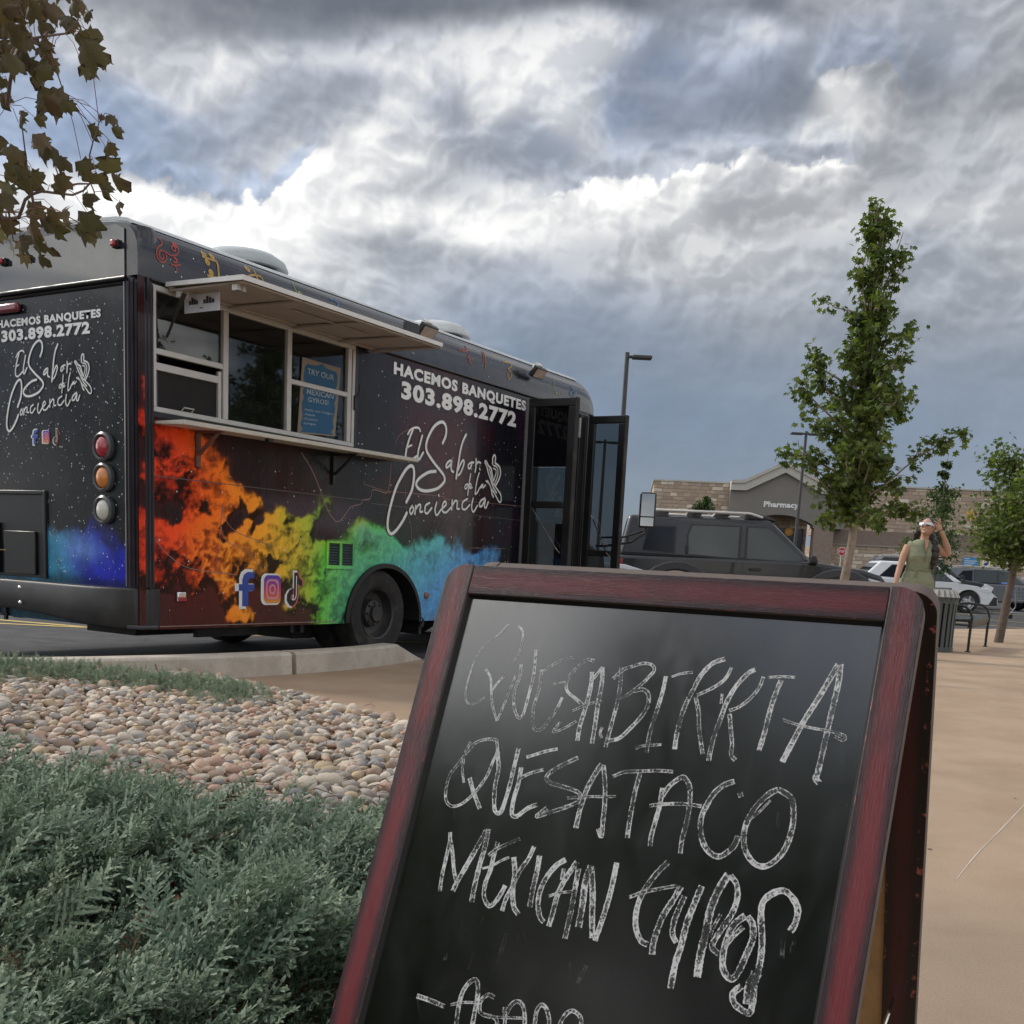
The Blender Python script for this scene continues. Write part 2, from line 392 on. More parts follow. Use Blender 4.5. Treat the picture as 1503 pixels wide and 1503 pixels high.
def build_sky():
    d = math.degrees; A = np.unique(np.concatenate([np.radians(np.arange(-31, 30.01, .085)), np.radians(np.arange(-180, 180.1, 2.))]))
    E = np.unique(np.concatenate([np.radians(np.arange(-.6, 26.5, .085)), np.radians(np.arange(-3, 89.1, 1.8)), [R(89.9)]]))
    az, el = np.meshgrid(A, E); c = sky_colour(az, el, sund); Rd = 1500.
    V = np.stack([np.sin(az)*np.cos(el)*Rd, np.cos(az)*np.cos(el)*Rd, np.sin(el)*Rd], -1).reshape(-1, 3)
    h, w = az.shape; i = np.arange(h*w).reshape(h, w); F = np.stack([i[:-1, :-1], i[:-1, 1:], i[1:, 1:], i[1:, :-1]], -1).reshape(-1, 4)
    m = bpy.data.materials.new('cloud_deck'); m.use_nodes = True; N = NT(m.node_tree); N.n.clear()
    at = N.new('ShaderNodeVertexColor'); at.layer_name = 'clouds'; e = N.new('ShaderNodeEmission'); t = N.new('ShaderNodeBsdfTransparent'); t.inputs[0].default_value = (.45, .45, .45, 1); ad = N.new('ShaderNodeAddShader'); ou = N.new('ShaderNodeOutputMaterial')
    nz = N.noise(N.vmath('MULTIPLY', N.new('ShaderNodeTexCoord').outputs['Object'], (.012, .012, .02)), 3., 5, .6).outputs[0]
    N.l.new(N.mix(1., at.outputs[0], N.lin(nz, .25, .75, .985, 1.015), 'MULTIPLY'), e.inputs[0]); N.l.new(e.outputs[0], ad.inputs[0]); N.l.new(t.outputs[0], ad.inputs[1]); N.l.new(ad.outputs[0], ou.inputs[0])
    m.cycles.emission_sampling = 'NONE'
    o = np_mesh('sky', V, F, m, smooth=True); vcol(o, 'clouds', c.reshape(-1, 3)); tag(o, kind='structure')
build_sky()

# ------------------------------------------------------------------ ground
def ground_mat(name, c1, c2, sc_, bump, bs, rough=.85, speck=0., cracks=0., stain=.25):
    m = bpy.data.materials.new(name); m.use_nodes = True; N = NT(m.node_tree); b = N.n['Principled BSDF']
    tc = N.new('ShaderNodeTexCoord').outputs['Object']
    a = N.noise(tc, sc_, 8, .62).outputs[0]; c = N.mix(N.smooth(a, .35, .65), c1, c2)
    big = N.noise(tc, .35, 5, .6).outputs[0]; c = N.mix(1., c, N.lin(big, .3, .7, 1-stain, 1+stain*.6), 'MULTIPLY')
    g = N.noise(tc, bs, 3, .7).outputs[0]
    if speck: c = N.mix(1., c, N.lin(g, .3, .7, 1-speck, 1+speck), 'MULTIPLY')
    if cracks:
        v = N.new('ShaderNodeTexVoronoi', feature='DISTANCE_TO_EDGE'); N.put(v.inputs['Vector'], N.vmath('ADD', tc, N.vmath('MULTIPLY', N.noise(tc, 2.5, 5, .6).outputs['Color'], (.5, .5, .5)))); v.inputs['Scale'].default_value = .22
        c = N.mix(N.math('MULTIPLY', N.smooth(v.outputs['Distance'], .004, 0.), cracks), c, (.02, .02, .02))
    N.l.new(c, b.inputs['Base Color']); b.inputs['Roughness'].default_value = rough; b.inputs['Specular IOR Level'].default_value = .3
    bn = N.new('ShaderNodeBump'); bn.inputs['Distance'].default_value = bump; N.l.new(g, bn.inputs['Height']); N.l.new(bn.outputs[0], b.inputs['Normal'])
    MATS[name] = m; return m
m_asph = ground_mat('asphalt', (.045, .044, .045), (.075, .073, .072), 3., .004, 90., .8, .35, .8)
m_walk = ground_mat('tan_concrete', (.345, .243, .160), (.42, .305, .212), 1.3, .0014, 160., .85, .14, 0., .20)
m_curb = ground_mat('curb_concrete', (.46, .40, .33), (.56, .50, .42), 7., .002, 120., .9, .14, 0., .2)
m_soil = ground_mat('bed_soil', (.055, .038, .028), (.12, .085, .06), 9., .01, 60., .95, .4)
m_yel = mat('road_yellow', (.62, .44, .10), .7, var=.25, vs_=14, dirt=.35)
def sheet(name, poly, z, m, kind='structure', parent=None):
    mb = MB(); mb.add([(x, y, z) for x, y in poly], [tuple(range(len(poly)))]); o = mb.build(name, m, parent)
    if kind: tag(o, kind=kind)
    return o
sheet('asphalt_ground', [(-900, -900), (900, -900), (900, 900), (-900, 900)], LOT, m_asph)
EDGE = [(-.35, -60), (-.35, -3), (-.32, .8), (-.12, 1.9), (.02, 3.1), (.0, 4.2), (-.18, 5.05), (-.60, 5.66), (-1.372, 6.737)]      # right edge of the bed
KERB = [(-6.5, 4.6), (-4.6, 5.55), (-3.3, 6.42), (-2.35, 7.16), (-1.65, 7.95), (-1.18, 8.72), (-.84, 9.65)]                           # walkway-side foot of the kerb
BEDK = (-2.14, 7.36)
sheet('pavement', [(60, -60), (60, 62), (24, 35), (11.8, 24.6), (7.7, 21.2), (4.2, 17.6), (1.9, 14.6), (.3, 12.2), (-.62, 9.95), (-.84, 9.65), (-1.18, 8.72), (-1.65, 7.95), BEDK]+EDGE[::-1], 0., m_walk)
# pale scratch lines and spots of dirt on the pavement
mb = MB(); rr = random.Random(4)
def flat(z): return lambda x, y: (x, y, z)
ribbon(mb, [(1.40, 3.24), (1.62, 3.60), (1.88, 4.0), (2.18, 4.47), (2.7, 5.3)], .0035, flat(.0015), .05, jit=.5, rnd=rr)
mb.build('scratch', mat('scratch_white', (.6, .52, .45), .8), bpy.data.objects['pavement'])
mb = MB()
for k in range(170):
    x, y, r = rr.uniform(.6, 9), rr.uniform(1.6, 17), rr.uniform(.004, .011)
    mb.add([(x+r*math.cos(t*1.05)*rr.uniform(.5, 1.3), y+r*math.sin(t*1.05)*rr.uniform(.5, 1.3), .002) for t in range(6)], [(0, 1, 2, 3, 4, 5)])
tag(mb.build('debris', mat('dark_spots', (.09, .065, .05), .9), bpy.data.objects['pavement']), kind='stuff')
# yellow bay lines on the lot
def stripe(p, q, w, name='road_marking'):
    d = (Vector(q)-Vector(p)).normalized(); n = Vector((-d.y, d.x))*w/2; p, q = Vector(p), Vector(q)
    mb = MB(); mb.add([(*(p-n), LOT+.004), (*(q-n), LOT+.004), (*(q+n), LOT+.004), (*(p+n), LOT+.004)], [(0, 1, 2, 3)]); return tag(mb.build(name, m_yel), kind='structure')
stripe((-9.5, 11.6), (-4.45, 11.72), .11); stripe((-4.45, 11.72), (-1.0, 11.95), .11); stripe((-4.6, 11.75), (-9.8, 13.6), .11)
for k in range(5): stripe((6+3*k, 21.5+1.5*k), (4+3*k, 26.5+1.5*k), .1)
for k in range(9): stripe((-4+3.1*k, 31+.6*k), (-5+3.1*k, 36+.6*k), .1)

# kerb: raised concrete run in pieces with joints, tapering away at its right end
def kerb_piece(pts, z0, z1):
    mb = MB(); n = len(pts); vs = []
    for i, (x, y) in enumerate(pts):
        t = i/(n-1); zt = z0+(z1-z0)*t; a = pts[max(i-1, 0)]; b = pts[min(i+1, n-1)]; d = Vector((b[0]-a[0], b[1]-a[1])).normalized(); nn = Vector((-d.y, d.x))
        r = min(.02, zt*.3)
        for (o, z) in ((0, -.05), (0.012, zt-r), (.028, zt-r*.2), (.05, zt), (.17, zt), (.19, zt-r), (.20, -.08)): vs.append((x+nn.x*o, y+nn.y*o, z))
    fs = []
    for i in range(n-1):
        for k in range(6): fs.append((i*7+k, (i+1)*7+k, (i+1)*7+k+1, i*7+k+1))
    fs += [tuple(range(7)), tuple(range((n-1)*7, n*7))[::-1]]
    mb.add(vs, fs); return mb
kq = [tuple(p) for p in catmull(KERB, .02)]
def cut(a, b): return [p for p in kq if a <= p[1] <= b]
kroot = tag(kerb_piece(cut(7.97, 9.22), .162, .162).build('kerb', m_curb, None, 40), kind='structure')
kerb_piece(cut(9.20, 9.66), .162, .012).build('kerb_end', m_curb, kroot, 40)
kerb_piece(cut(6.05, 7.96), .155, .162).build('kerb_stone', m_curb, kroot, 40)
kerb_piece(cut(4.5, 6.04), .15, .155).build('kerb_stone', m_curb, kroot, 40)

# planting bed
def hbed(x, y): return .005+.085*max(0., min(1., (-x-1.5)/1.6))+.02*math.sin(x*2.1+y*1.3)*max(0., min(1., -x*.6))
bedpoly = [(-12, -60)]+EDGE[:-1]+[(-1.372, 6.737), BEDK, (-3.3, 6.42), (-4.6, 5.55), (-6.5, 4.6), (-12, 3.)]
mb = MB()
def inside(x, y, poly):
    c = False; j = len(poly)-1
    for i in range(len(poly)):
        if (poly[i][1] > y) != (poly[j][1] > y) and x < (poly[j][0]-poly[i][0])*(y-poly[i][1])/(poly[j][1]-poly[i][1])+poly[i][0]: c = not c
        j = i
    return c
sheet('bed_ground', bedpoly, -.012, m_soil)
gx = np.arange(-6.5, .3, .1); gy = np.arange(.2, 7.6, .1); idx = {}
V = []; F = []
for i, x in enumerate(gx):
    for j, y in enumerate(gy):
        if inside(x, y, bedpoly): idx[(i, j)] = len(V); V.append((x, y, hbed(x, y)))
for (i, j) in idx:
    q = [(i, j), (i+1, j), (i+1, j+1), (i, j+1)]
    if all(k in idx for k in q): F.append([idx[k] for k in q])
tag(np_mesh('ground_soil', V, F, m_soil, smooth=True), kind='structure')
# flush concrete edging between bed and walk
mb = MB(); eq = catmull(EDGE[1:], .12); vs = []
for i, p in enumerate(eq):
    d = eq[min(i+1, len(eq)-1)]-eq[max(i-1, 0)]; d = d/np.linalg.norm(d); nn = np.array((d[1], -d[0]))
    for (o, z) in ((-.055, -.04), (-.055, .022), (.05, .022), (.052, -.04)): vs.append((p[0]+nn[0]*o, p[1]+nn[1]*o, z))
fs = []
for i in range(len(eq)-1):
    for k in range(3): fs.append((4*i+k, 4*i+4+k, 4*i+5+k, 4*i+k+1))
mb.add(vs, fs); tag(mb.build('bed_edging', m_curb), kind='structure')

# river stones
def stone_mat(name, island):
    m = bpy.data.materials.new(name); m.use_nodes = True; N = NT(m.node_tree); b = N.n['Principled BSDF']
    rnd = N.new('ShaderNodeNewGeometry').outputs['Random Per Island'] if island else N.new('ShaderNodeObjectInfo').outputs['Random']
    tc = N.new('ShaderNodeTexCoord').outputs['Object']
    c = N.ramp(rnd, [(0., (.43, .34, .25)), (.09, (.33, .23, .17)), (.18, (.50, .43, .35)), (.28, (.30, .26, .22)), (.37, (.42, .29, .205)), (.46, (.38, .35, .31)), (.54, (.56, .48, .39)), (.62, (.22, .205, .195)), (.70, (.40, .25, .185)), (.78, (.48, .41, .32)), (.86, (.31, .265, .22)), (.93, (.42, .32, .20))], 'CONSTANT')
    nz = N.noise(tc, 22, 6, .65, .6).outputs[0]; c = N.mix(1., c, N.lin(nz, .3, .7, .86, 1.42), 'MULTIPLY')
    fine = N.noise(tc, 160, 3, .7).outputs[0]; c = N.mix(1., c, N.lin(fine, .3, .7, .86, 1.14), 'MULTIPLY')
    wvp = N.noise(N.vmath('MULTIPLY', tc, (1, 1, 6)), 14, 3).outputs[0]; c = N.mix(N.math('MULTIPLY', N.smooth(wvp, .56, .62), .35), c, (.50, .42, .36))
    N.l.new(c, b.inputs['Base Color']); b.inputs['Roughness'].default_value = .72
    bn = N.new('ShaderNodeBump'); bn.inputs['Distance'].default_value = .002; N.l.new(N.noise(tc, 60, 5, .6).outputs[0], bn.inputs['Height']); N.l.new(bn.outputs[0], b.inputs['Normal'])
    return m
ms_part = stone_mat('river_stone_piece', False); ms_all = stone_mat('river_stone_fill', True)
rs = random.Random(12); protos = []
for k in range(12):
    bm = bmesh.new(); bmesh.ops.create_icosphere(bm, subdivisions=2 if k % 4 else 1, radius=1.)
    ax = Vector((1., rs.uniform(.68, .95), rs.uniform(.42, .66))); ph = [rs.uniform(0, 6.3) for _ in range(6)]; sq = rs.uniform(.0, .16)
    for v in bm.verts:
        p = v.co.copy(); r = 1+(.10 if k % 3 else .20)*math.sin(2.1*p.x+ph[0])+.08*math.sin(2.9*p.y+ph[1])+.07*math.sin(3.3*p.z+ph[2])+.04*math.sin(5*p.x+4*p.y+ph[3])+sq*(abs(p.x)**3+abs(p.y)**3-.6)
        v.co = Vector((p.x*ax.x, p.y*ax.y, p.z*ax.z))*r
    me = bpy.data.meshes.new('stone'); bm.to_mesh(me); bm.free(); me.shade_smooth(); me.materials.append(ms_part)
    co = np.empty(len(me.vertices)*3, np.float32); me.vertices.foreach_get('co', co); fa = np.array([list(p.vertices) for p in me.polygons]); protos.append((me, co.reshape(-1, 3), fa))
cells = {}
def free(x, y, r, lay):
    g = .12; ci, cj = int(x/g), int(y/g)
    for a in range(ci-2, ci+3):
        for b in range(cj-2, cj+3):
            for (X, Y, Rr) in cells.get((lay, a, b), ()):
                if (X-x)**2+(Y-y)**2 < ((Rr+r)*.70)**2: return False
    cells.setdefault((lay, ci, cj), []).append((x, y, r)); return True
stones = []
for lay, tries, zoff in ((0, 36000, .0), (1, 16000, .022)):
    for t in range(tries):
        x = rs.uniform(-4.6, .1); y = rs.uniform(2.5, 7.4)
        if not inside(x, y, bedpoly) or not inside(x-.05, y-.04, bedpoly): continue
        if y < 3.0+max(0, (-x-1.2))*.0 and lay: continue
        r = rs.choice((.016, .020, .024, .028, .033, .040))*rs.uniform(.85, 1.12)*(1.0 if t % 60 else 1.45)
        if free(x, y, r, lay): stones.append((x, y, r, hbed(x, y)+zoff+r*.28))
stage = bpy.data.objects['ground_soil']
def vis(s):
    x, y, r, z = s; d = math.hypot(x, y); return r/d if (abs(x)/max(y, .1) < .52 and y > 3.35 and x < .0-(6-y)*.02) else 0
stones.sort(key=vis, reverse=True)
VV = []; FF = []; n0 = 0
for k, (x, y, r, z) in enumerate(stones):
    me, co, fa = protos[rs.randrange(len(protos))]
    rot = Matrix.Rotation(rs.uniform(0, 6.3), 3, 'Z') @ Matrix.Rotation(rs.gauss(0, .28), 3, 'X') @ Matrix.Rotation(rs.gauss(0, .28), 3, 'Y')
    if k < 300:
        o = bpy.data.objects.new('stone', me); C.objects.link(o); o.parent = stage; o.location = (x, y, z); o.rotation_euler = rot.to_euler(); o.scale = (r*1.12,)*3
    else:
        VV.append(co*r*1.12 @ np.array(rot.transposed())+np.array((x, y, z))); FF.append(fa+n0); n0 += len(co)
tag(np_mesh('river_stones', np.concatenate(VV), np.concatenate(FF), ms_all, stage, True), 'small rounded river stones filling the gaps of the bed', kind='stuff')
# twigs and dry leaves lying on the stones
mb = MB()
for k in range(120):
    x, y = rs.uniform(-3.2, -.3), rs.uniform(3.4, 6.2); a = rs.uniform(0, 3.1); L = rs.uniform(.04, .13); z = hbed(x, y)+.075
    mb.tube([(x, y, z), (x+L*.5*math.cos(a), y+L*.5*math.sin(a), z+rs.uniform(0, .015)), (x+L*math.cos(a+.2), y+L*math.sin(a+.2), z-.01)], [.0022, .002, .0012], 4)
tag(mb.build('twigs', mat('dry_twig', (.17, .10, .06), .9)), 'thin dry twigs scattered over the river stones', kind='stuff')

# ------------------------------------------------------------------ food truck
m_black = mat('black_wrap', (.010, .010, .012), .28, var=.3, coat=.2, coatr=.06, dirt=.03)
m_trim = mat('black_trim', (.013, .013, .014), .38, var=.25, bump=.0006, bs=90)
m_bump = mat('bumper_black', (.022, .021, .021), .42, var=.25, dirt=.12, bump=.0005, bs=60)
m_rub = mat('rubber', (.022, .021, .020), .85, var=.25, dirt=.35, bump=.002, bs=70)
m_alu = mat('aluminium_frame', (.56, .54, .51), .42, metal=.25, var=.08, dirt=.08)
m_under = mat('awning_underside', (.40, .34, .29), .6, var=.08, dirt=.12)
m_white = mat('white_paint', (.72, .71, .68), .45, var=.06, dirt=.15)
m_roofw = mat('roof_white', (.58, .60, .60), .5, var=.10, dirt=.25)
m_letter = mat('white_vinyl', (.80, .80, .78), .4, var=.05)
m_edge = mat('letter_outline', (.006, .006, .006), .35)
m_glass = glassy('truck_glass', (.004, .0045, .005), (.72, .75, .75), .015, 1.6)
m_chrome = mat('chrome', (.75, .76, .78), .12, metal=1., var=.05)
m_in = mat('cabin_dark', (.035, .033, .032), .7)
m_red = mat('red_lens', (.35, .02, .03), .2, coat=.6, var=.15); m_amber = mat('amber_lens', (.62, .20, .03), .25, coat=.5); m_clear = mat('clear_lens', (.60, .58, .50), .25, coat=.5)
def wrap_mat():
    m = bpy.data.materials.new('printed_wrap'); m.use_nodes = True; N = NT(m.node_tree); b = N.n['Principled BSDF']
    at = N.new('ShaderNodeVertexColor'); at.layer_name = 'print'; tc = N.new('ShaderNodeTexCoord').outputs['Object']
    c = N.mix(1., at.outputs[0], N.lin(N.noise(tc, 30, 6, .7).outputs[0], .3, .7, .84, 1.16), 'MULTIPLY')
    dn = N.noise(N.vmath('MULTIPLY', tc, (2, 2, .6)), 3, 7, .7).outputs[0]; c = N.mix(N.math('MULTIPLY', N.smooth(dn, .55, .85), .05), c, (.22, .19, .17))
    N.l.new(c, b.inputs['Base Color']); b.inputs['Roughness'].default_value = .26; N.l.new(N.lin(dn, .3, .7, .20, .34), b.inputs['Roughness'])
    b.inputs['Specular IOR Level'].default_value = .25; b.inputs['Coat Weight'].default_value = .12; b.inputs['Coat Roughness'].default_value = .05
    bn = N.new('ShaderNodeBump'); bn.inputs['Distance'].default_value = .004; bn.inputs['Strength'].default_value = .5; N.l.new(N.noise(tc, 2.2, 3).outputs[0], bn.inputs['Height']); N.l.new(bn.outputs[0], b.inputs['Normal'])
    return m
m_wrap = wrap_mat()
truck = empty('food_truck', (FX, FY, LOT), PI/2-0.5410842946233635, 'black food truck with rainbow smoke wrap, serving window open, behind the kerb', 'food truck')
X0, X1, YW, ZB, ZS = -2.71, 3.95, 2.30, .33, 2.70
PROF = [(0, 2.86), (.006, 2.93), (.03, 2.985), (.07, 3.03), (.13, 3.06), (.24, 3.08), (.5, 3.10), (.9, 3.12)]
def yroof(z):
    for (y0, z0), (y1, z1) in zip(PROF, PROF[1:]):
        if z <= z0: return y0
        if z <= z1: return y0+(y1-y0)*(z-z0)/(z1-z0)
    return .13
def sidep(x, z, off=.003): return (x, yroof(z)-off, z)
BLOBS = [(1.99, 1.28, 0.14, 0.07, 0.9), (1.91, 1.1, 0.19, 0.1, 0.9), (1.76, 0.88, 0.24, 0.13, 0.9), (-1.45, 1.13, 0.11, 0.07, 0.9), (-1.25, 1.11, 0.13, 0.09, 1), (-1.37, 0.97, 0.16, 0.11, 1), (-1.09, 1.04, 0.11, 0.08, 0.8), (-1.22, 1.25, 0.08, 0.05, 0.8), (-1.32, 1.16, 0.09, 0.06, 0.9), (-1.77, 1.01, 0.13, 0.09, 0.8), (-1.59, 0.81, 0.13, 0.09, 0.8), (-1.52, 0.94, 0.12, 0.08, 0.9), (-1.84, 0.95, 0.16, 0.11, 0.9), (-2.58, 1.39, 0.11, 0.08, 0.6), (-2.49, 1.26, 0.11, 0.08, 0.6), (-2.64, 1.79, 0.13, 0.1, 0.6), (-2.64, 1.96, 0.07, 0.05, 0.5), (-2.52, 1.63, 0.12, 0.09, 0.6), (-2.32, 1.63, 0.15, 0.11, 1), (-2.12, 1.53, 0.16, 0.12, 0.9), (-2.18, 1.33, 0.17, 0.13, 0.7), (-1.92, 1.43, 0.11, 0.08, 0.8), (-2.0, 1.27, 0.16, 0.12, 1), (-1.78, 1.35, 0.1, 0.07, 0.9), (-1.66, 1.25, 0.1, 0.07, 1), (-1.68, 1.12, 0.07, 0.05, 0.9), (-2.08, 1.12, 0.18, 0.13, 1), (-2.66, 1.08, 0.13, 0.1, 0.9), (-2.69, 0.92, 0.15, 0.12, 1), (-2.5, 0.9, 0.17, 0.13, 0.9), (-2.25, 0.94, 0.2, 0.15, 1), (-2.02, 0.9, 0.19, 0.14, 1), (-2.11, 0.72, 0.18, 0.13, 1), (-1.91, 0.7, 0.17, 0.12, 1), (-1.84, 0.54, 0.11, 0.08, 1), (-1.7, 0.41, 0.1, 0.07, 1), (-1.61, 0.27, 0.09, 0.06, 0.9), (-1.8, 0.41, 0.07, 0.05, 0.9), (-1.44, 0.92, 0.15, 0.11, 0.9), (-1.29, 1.0, 0.14, 0.1, 0.8), (-1.17, 0.79, 0.18, 0.12, 1), (-1.12, 0.98, 0.13, 0.09, 1), (-1.05, 1.12, 0.1, 0.07, 0.7), (-1.4, 0.7, 0.12, 0.09, 0.7), (-0.96, 0.88, 0.15, 0.1, 1), (-1.0, 0.62, 0.15, 0.1, 0.7), (-0.83, 0.71, 0.19, 0.12, 1), (-1.2, 0.43, 0.11, 0.08, 0.5), (-0.66, 0.83, 0.22, 0.14, 0.9), (-0.57, 0.6, 0.28, 0.18, 1), (-0.65, 0.39, 0.18, 0.12, 1), (-0.34, 0.75, 0.33, 0.2, 1), (-0.01, 0.78, 0.26, 0.16, 0.9), (-0.31, 1.19, 0.15, 0.09, 0.7), (-0.17, 1.11, 0.18, 0.11, 0.9), (0.08, 1.06, 0.18, 0.11, 0.9), (-0.4, 1.07, 0.13, 0.08, 0.5), (-0.85, 1.22, 0.12, 0.08, 0.35), (-0.77, 1.36, 0.12, 0.08, 0.3), (0.4, 0.92, 0.33, 0.19, 0.9), (0.84, 0.86, 0.42, 0.23, 1), (0.86, 0.6, 0.43, 0.24, 1), (1.44, 0.88, 0.31, 0.16, 0.8), (1.3, 1.08, 0.22, 0.12, 0.6), (1.19, 1.21, 0.12, 0.07, 0.5), (0.64, 0.4, 0.34, 0.2, 1), (1.82, 0.96, 0.22, 0.11, 0.4), (0.41, 0.66, 0.44, 0.25, 1), (-2.53, 0.97, 0.09, 0.07, 0.4), (-2.4, 1.46, 0.1, 0.08, 0.6), (-2.56, 0.74, 0.12, 0.1, 0.35), (-2.65, 0.78, 0.12, 0.09, 0.5)]
DARKS = [(-2.12, 1.21, 0.09, 0.07), (-1.81, 1.18, 0.1, 0.07), (-2.43, 1.07, 0.07, 0.06), (-2.53, 1.19, 0.1, 0.08), (-2.44, 0.83, 0.06, 0.05), (-1.52, 1.12, 0.09, 0.06), (-1.4, 0.59, 0.08, 0.05), (-1.33, 0.81, 0.06, 0.04), (-1.88, 1.05, 0.06, 0.04), (-0.8, 1.05, 0.12, 0.08), (0.28, 1.1, 0.1, 0.06)]
RX = [-2.79, -2.37, -1.91, -1.48, -1.09, -0.75, -0.2, 0.4, 1.07, 2.09]
RC = [(.38, .012, .008), (.66, .045, .010), (.80, .15, .012), (.74, .28, .02), (.36, .36, .03), (.09, .40, .035), (.05, .42, .10), (.05, .38, .42), (.045, .25, .60), (.03, .09, .40)]
def side_print(s, z):
    u = lambda k, o=0: s*k+50+o; v = lambda k, o=0: z*k+20+o
    w1 = fbm(u(1.8), v(1.8), 4096, 301, 4, .5)-.5; w2 = fbm(u(1.8), v(1.8), 4096, 311, 4, .5)-.5
    w3 = fbm(u(6), v(6), 4096, 321, 4, .55)-.5; w4 = fbm(u(6), v(6), 4096, 331, 4, .55)-.5
    S = s+w1*.30+w3*.07; Z = z+w2*.30+w4*.07
    def puffs(dx, dz):
        t = 0; a = 1.
        for k, (f, g) in enumerate(((3.2, 1.), (7., .55), (15., .28), (32., .13))):
            n = vnoise(u(f, 7*k)+w3*1.2+dx*f, v(f, 3*k)+w4*1.2+dz*f, 4096, 341+k); t = t+g*np.sqrt(np.abs(2*n-1)+.01)
        return 1.35-t
    def field(dx, dz):
        t = 0
        for bs, bz, rs_, rz, w in BLOBS: t = t+w*np.exp(-(((S+dx-bs)/(rs_*1.15))**2+((Z+dz-bz)/(rz*1.15))**2)*1.15)
        for bs, bz, rs_, rz in DARKS: t = t-.9*np.exp(-((S+dx-bs)/rs_)**2-((Z+dz-bz)/rz)**2)
        return np.minimum(t, 1.15)+puffs(dx, dz)*.42*sstep(t, .02, .35)
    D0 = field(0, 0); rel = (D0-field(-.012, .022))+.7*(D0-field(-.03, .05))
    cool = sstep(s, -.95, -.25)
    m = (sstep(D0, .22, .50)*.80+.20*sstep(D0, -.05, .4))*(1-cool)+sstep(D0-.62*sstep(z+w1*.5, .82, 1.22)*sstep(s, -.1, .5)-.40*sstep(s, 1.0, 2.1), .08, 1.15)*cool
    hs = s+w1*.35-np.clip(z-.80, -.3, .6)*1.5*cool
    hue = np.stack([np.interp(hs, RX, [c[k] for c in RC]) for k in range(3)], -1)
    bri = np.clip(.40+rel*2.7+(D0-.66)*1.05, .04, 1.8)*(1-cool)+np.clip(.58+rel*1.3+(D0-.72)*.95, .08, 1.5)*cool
    hot = sstep(bri, .8, 1.5)[..., None]*(1-cool[..., None])
    smoke = hue*bri[..., None]*(1-hot*.55)+hot*.55*np.minimum(hue*1.4+np.array([.12, .03, .0]), 1.)
    core = np.exp(-((s+1.83)/.35)**2-((z-.78)/.25)**2)[..., None]*hot; smoke = smoke*(1-core*.6)+core*.6*np.array([.95, .48, .05])
    soft = sstep(D0, .6, 1.3)[..., None]*cool[..., None]; smoke = smoke*(1-soft*.30)+soft*.30*np.array([.22, .50, .60])
    nb = fbm(u(1.3), v(1.3), 4096, 351, 6, .6); red = sstep(nb, .45, .62)
    base = np.array([.009, .009, .013])*(1-red[..., None])+red[..., None]*np.array([.020, .005, .007])
    low = sstep(-z, -1.45, -.45)[..., None]*(1-cool[..., None]); base = base+low*np.array([.050, .007, .003])
    base = base+(sstep(s, -.1, .8)*sstep(-s, -1.9, -1.1)*sstep(z, 1.0, 1.5))[..., None]*np.array([.040, .007, .008])*(.3+nb[..., None])
    base = base+(sstep(s, 1.5, 2.2)*sstep(nb, .4, .6))[..., None]*np.array([.000, .002, .012])
    hz = (sstep(s, -1.9, -1.2)*sstep(-s, .0, .6)*sstep(z, 1.05, 1.2)*sstep(-z, -1.42, -1.3))[..., None]; base = base+hz*np.array([.035, .030, .045])*(.4+nb[..., None])
    gn = np.exp(-((s-.15)/.55)**2-((z-1.0)/.30)**2)[..., None]*nb[..., None]; base = base+gn*np.array([.0, .05, .015])
    glow = (sstep(D0, -.25, .40)*(1-cool)*.07)[..., None]*hue*np.array([1., .5, .5]); base = base+glow
    return base*(1-m[..., None])+smoke*m[..., None]
HOLE = (-2.60, -.45, 1.83, 2.67); DOOR = (2.62, 3.74, .33, 2.66)
def side_panel():
    g = .0115; cuts = [X0, HOLE[0], HOLE[1], DOOR[0], DOOR[1], X1]; xs = np.unique(np.concatenate([np.linspace(a, b, max(2, int((b-a)/g))) for a, b in zip(cuts, cuts[1:])]))
    cz = [ZB, HOLE[2], DOOR[3], HOLE[3], ZS]; zs = np.unique(np.concatenate([np.linspace(a, b, max(2, int((b-a)/g))) for a, b in zip(cz, cz[1:])]))
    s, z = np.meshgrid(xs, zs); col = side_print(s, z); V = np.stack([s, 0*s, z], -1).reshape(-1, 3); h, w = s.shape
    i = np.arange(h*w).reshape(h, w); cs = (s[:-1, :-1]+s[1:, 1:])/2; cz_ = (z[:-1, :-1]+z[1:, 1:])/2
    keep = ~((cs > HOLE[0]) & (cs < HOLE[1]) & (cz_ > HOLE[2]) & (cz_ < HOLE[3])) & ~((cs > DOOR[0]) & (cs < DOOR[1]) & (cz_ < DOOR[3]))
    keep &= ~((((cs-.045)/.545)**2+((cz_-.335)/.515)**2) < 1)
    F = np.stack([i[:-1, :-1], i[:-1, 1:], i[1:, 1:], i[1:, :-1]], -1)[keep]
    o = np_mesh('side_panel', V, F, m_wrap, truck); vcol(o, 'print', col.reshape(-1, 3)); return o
side_panel()
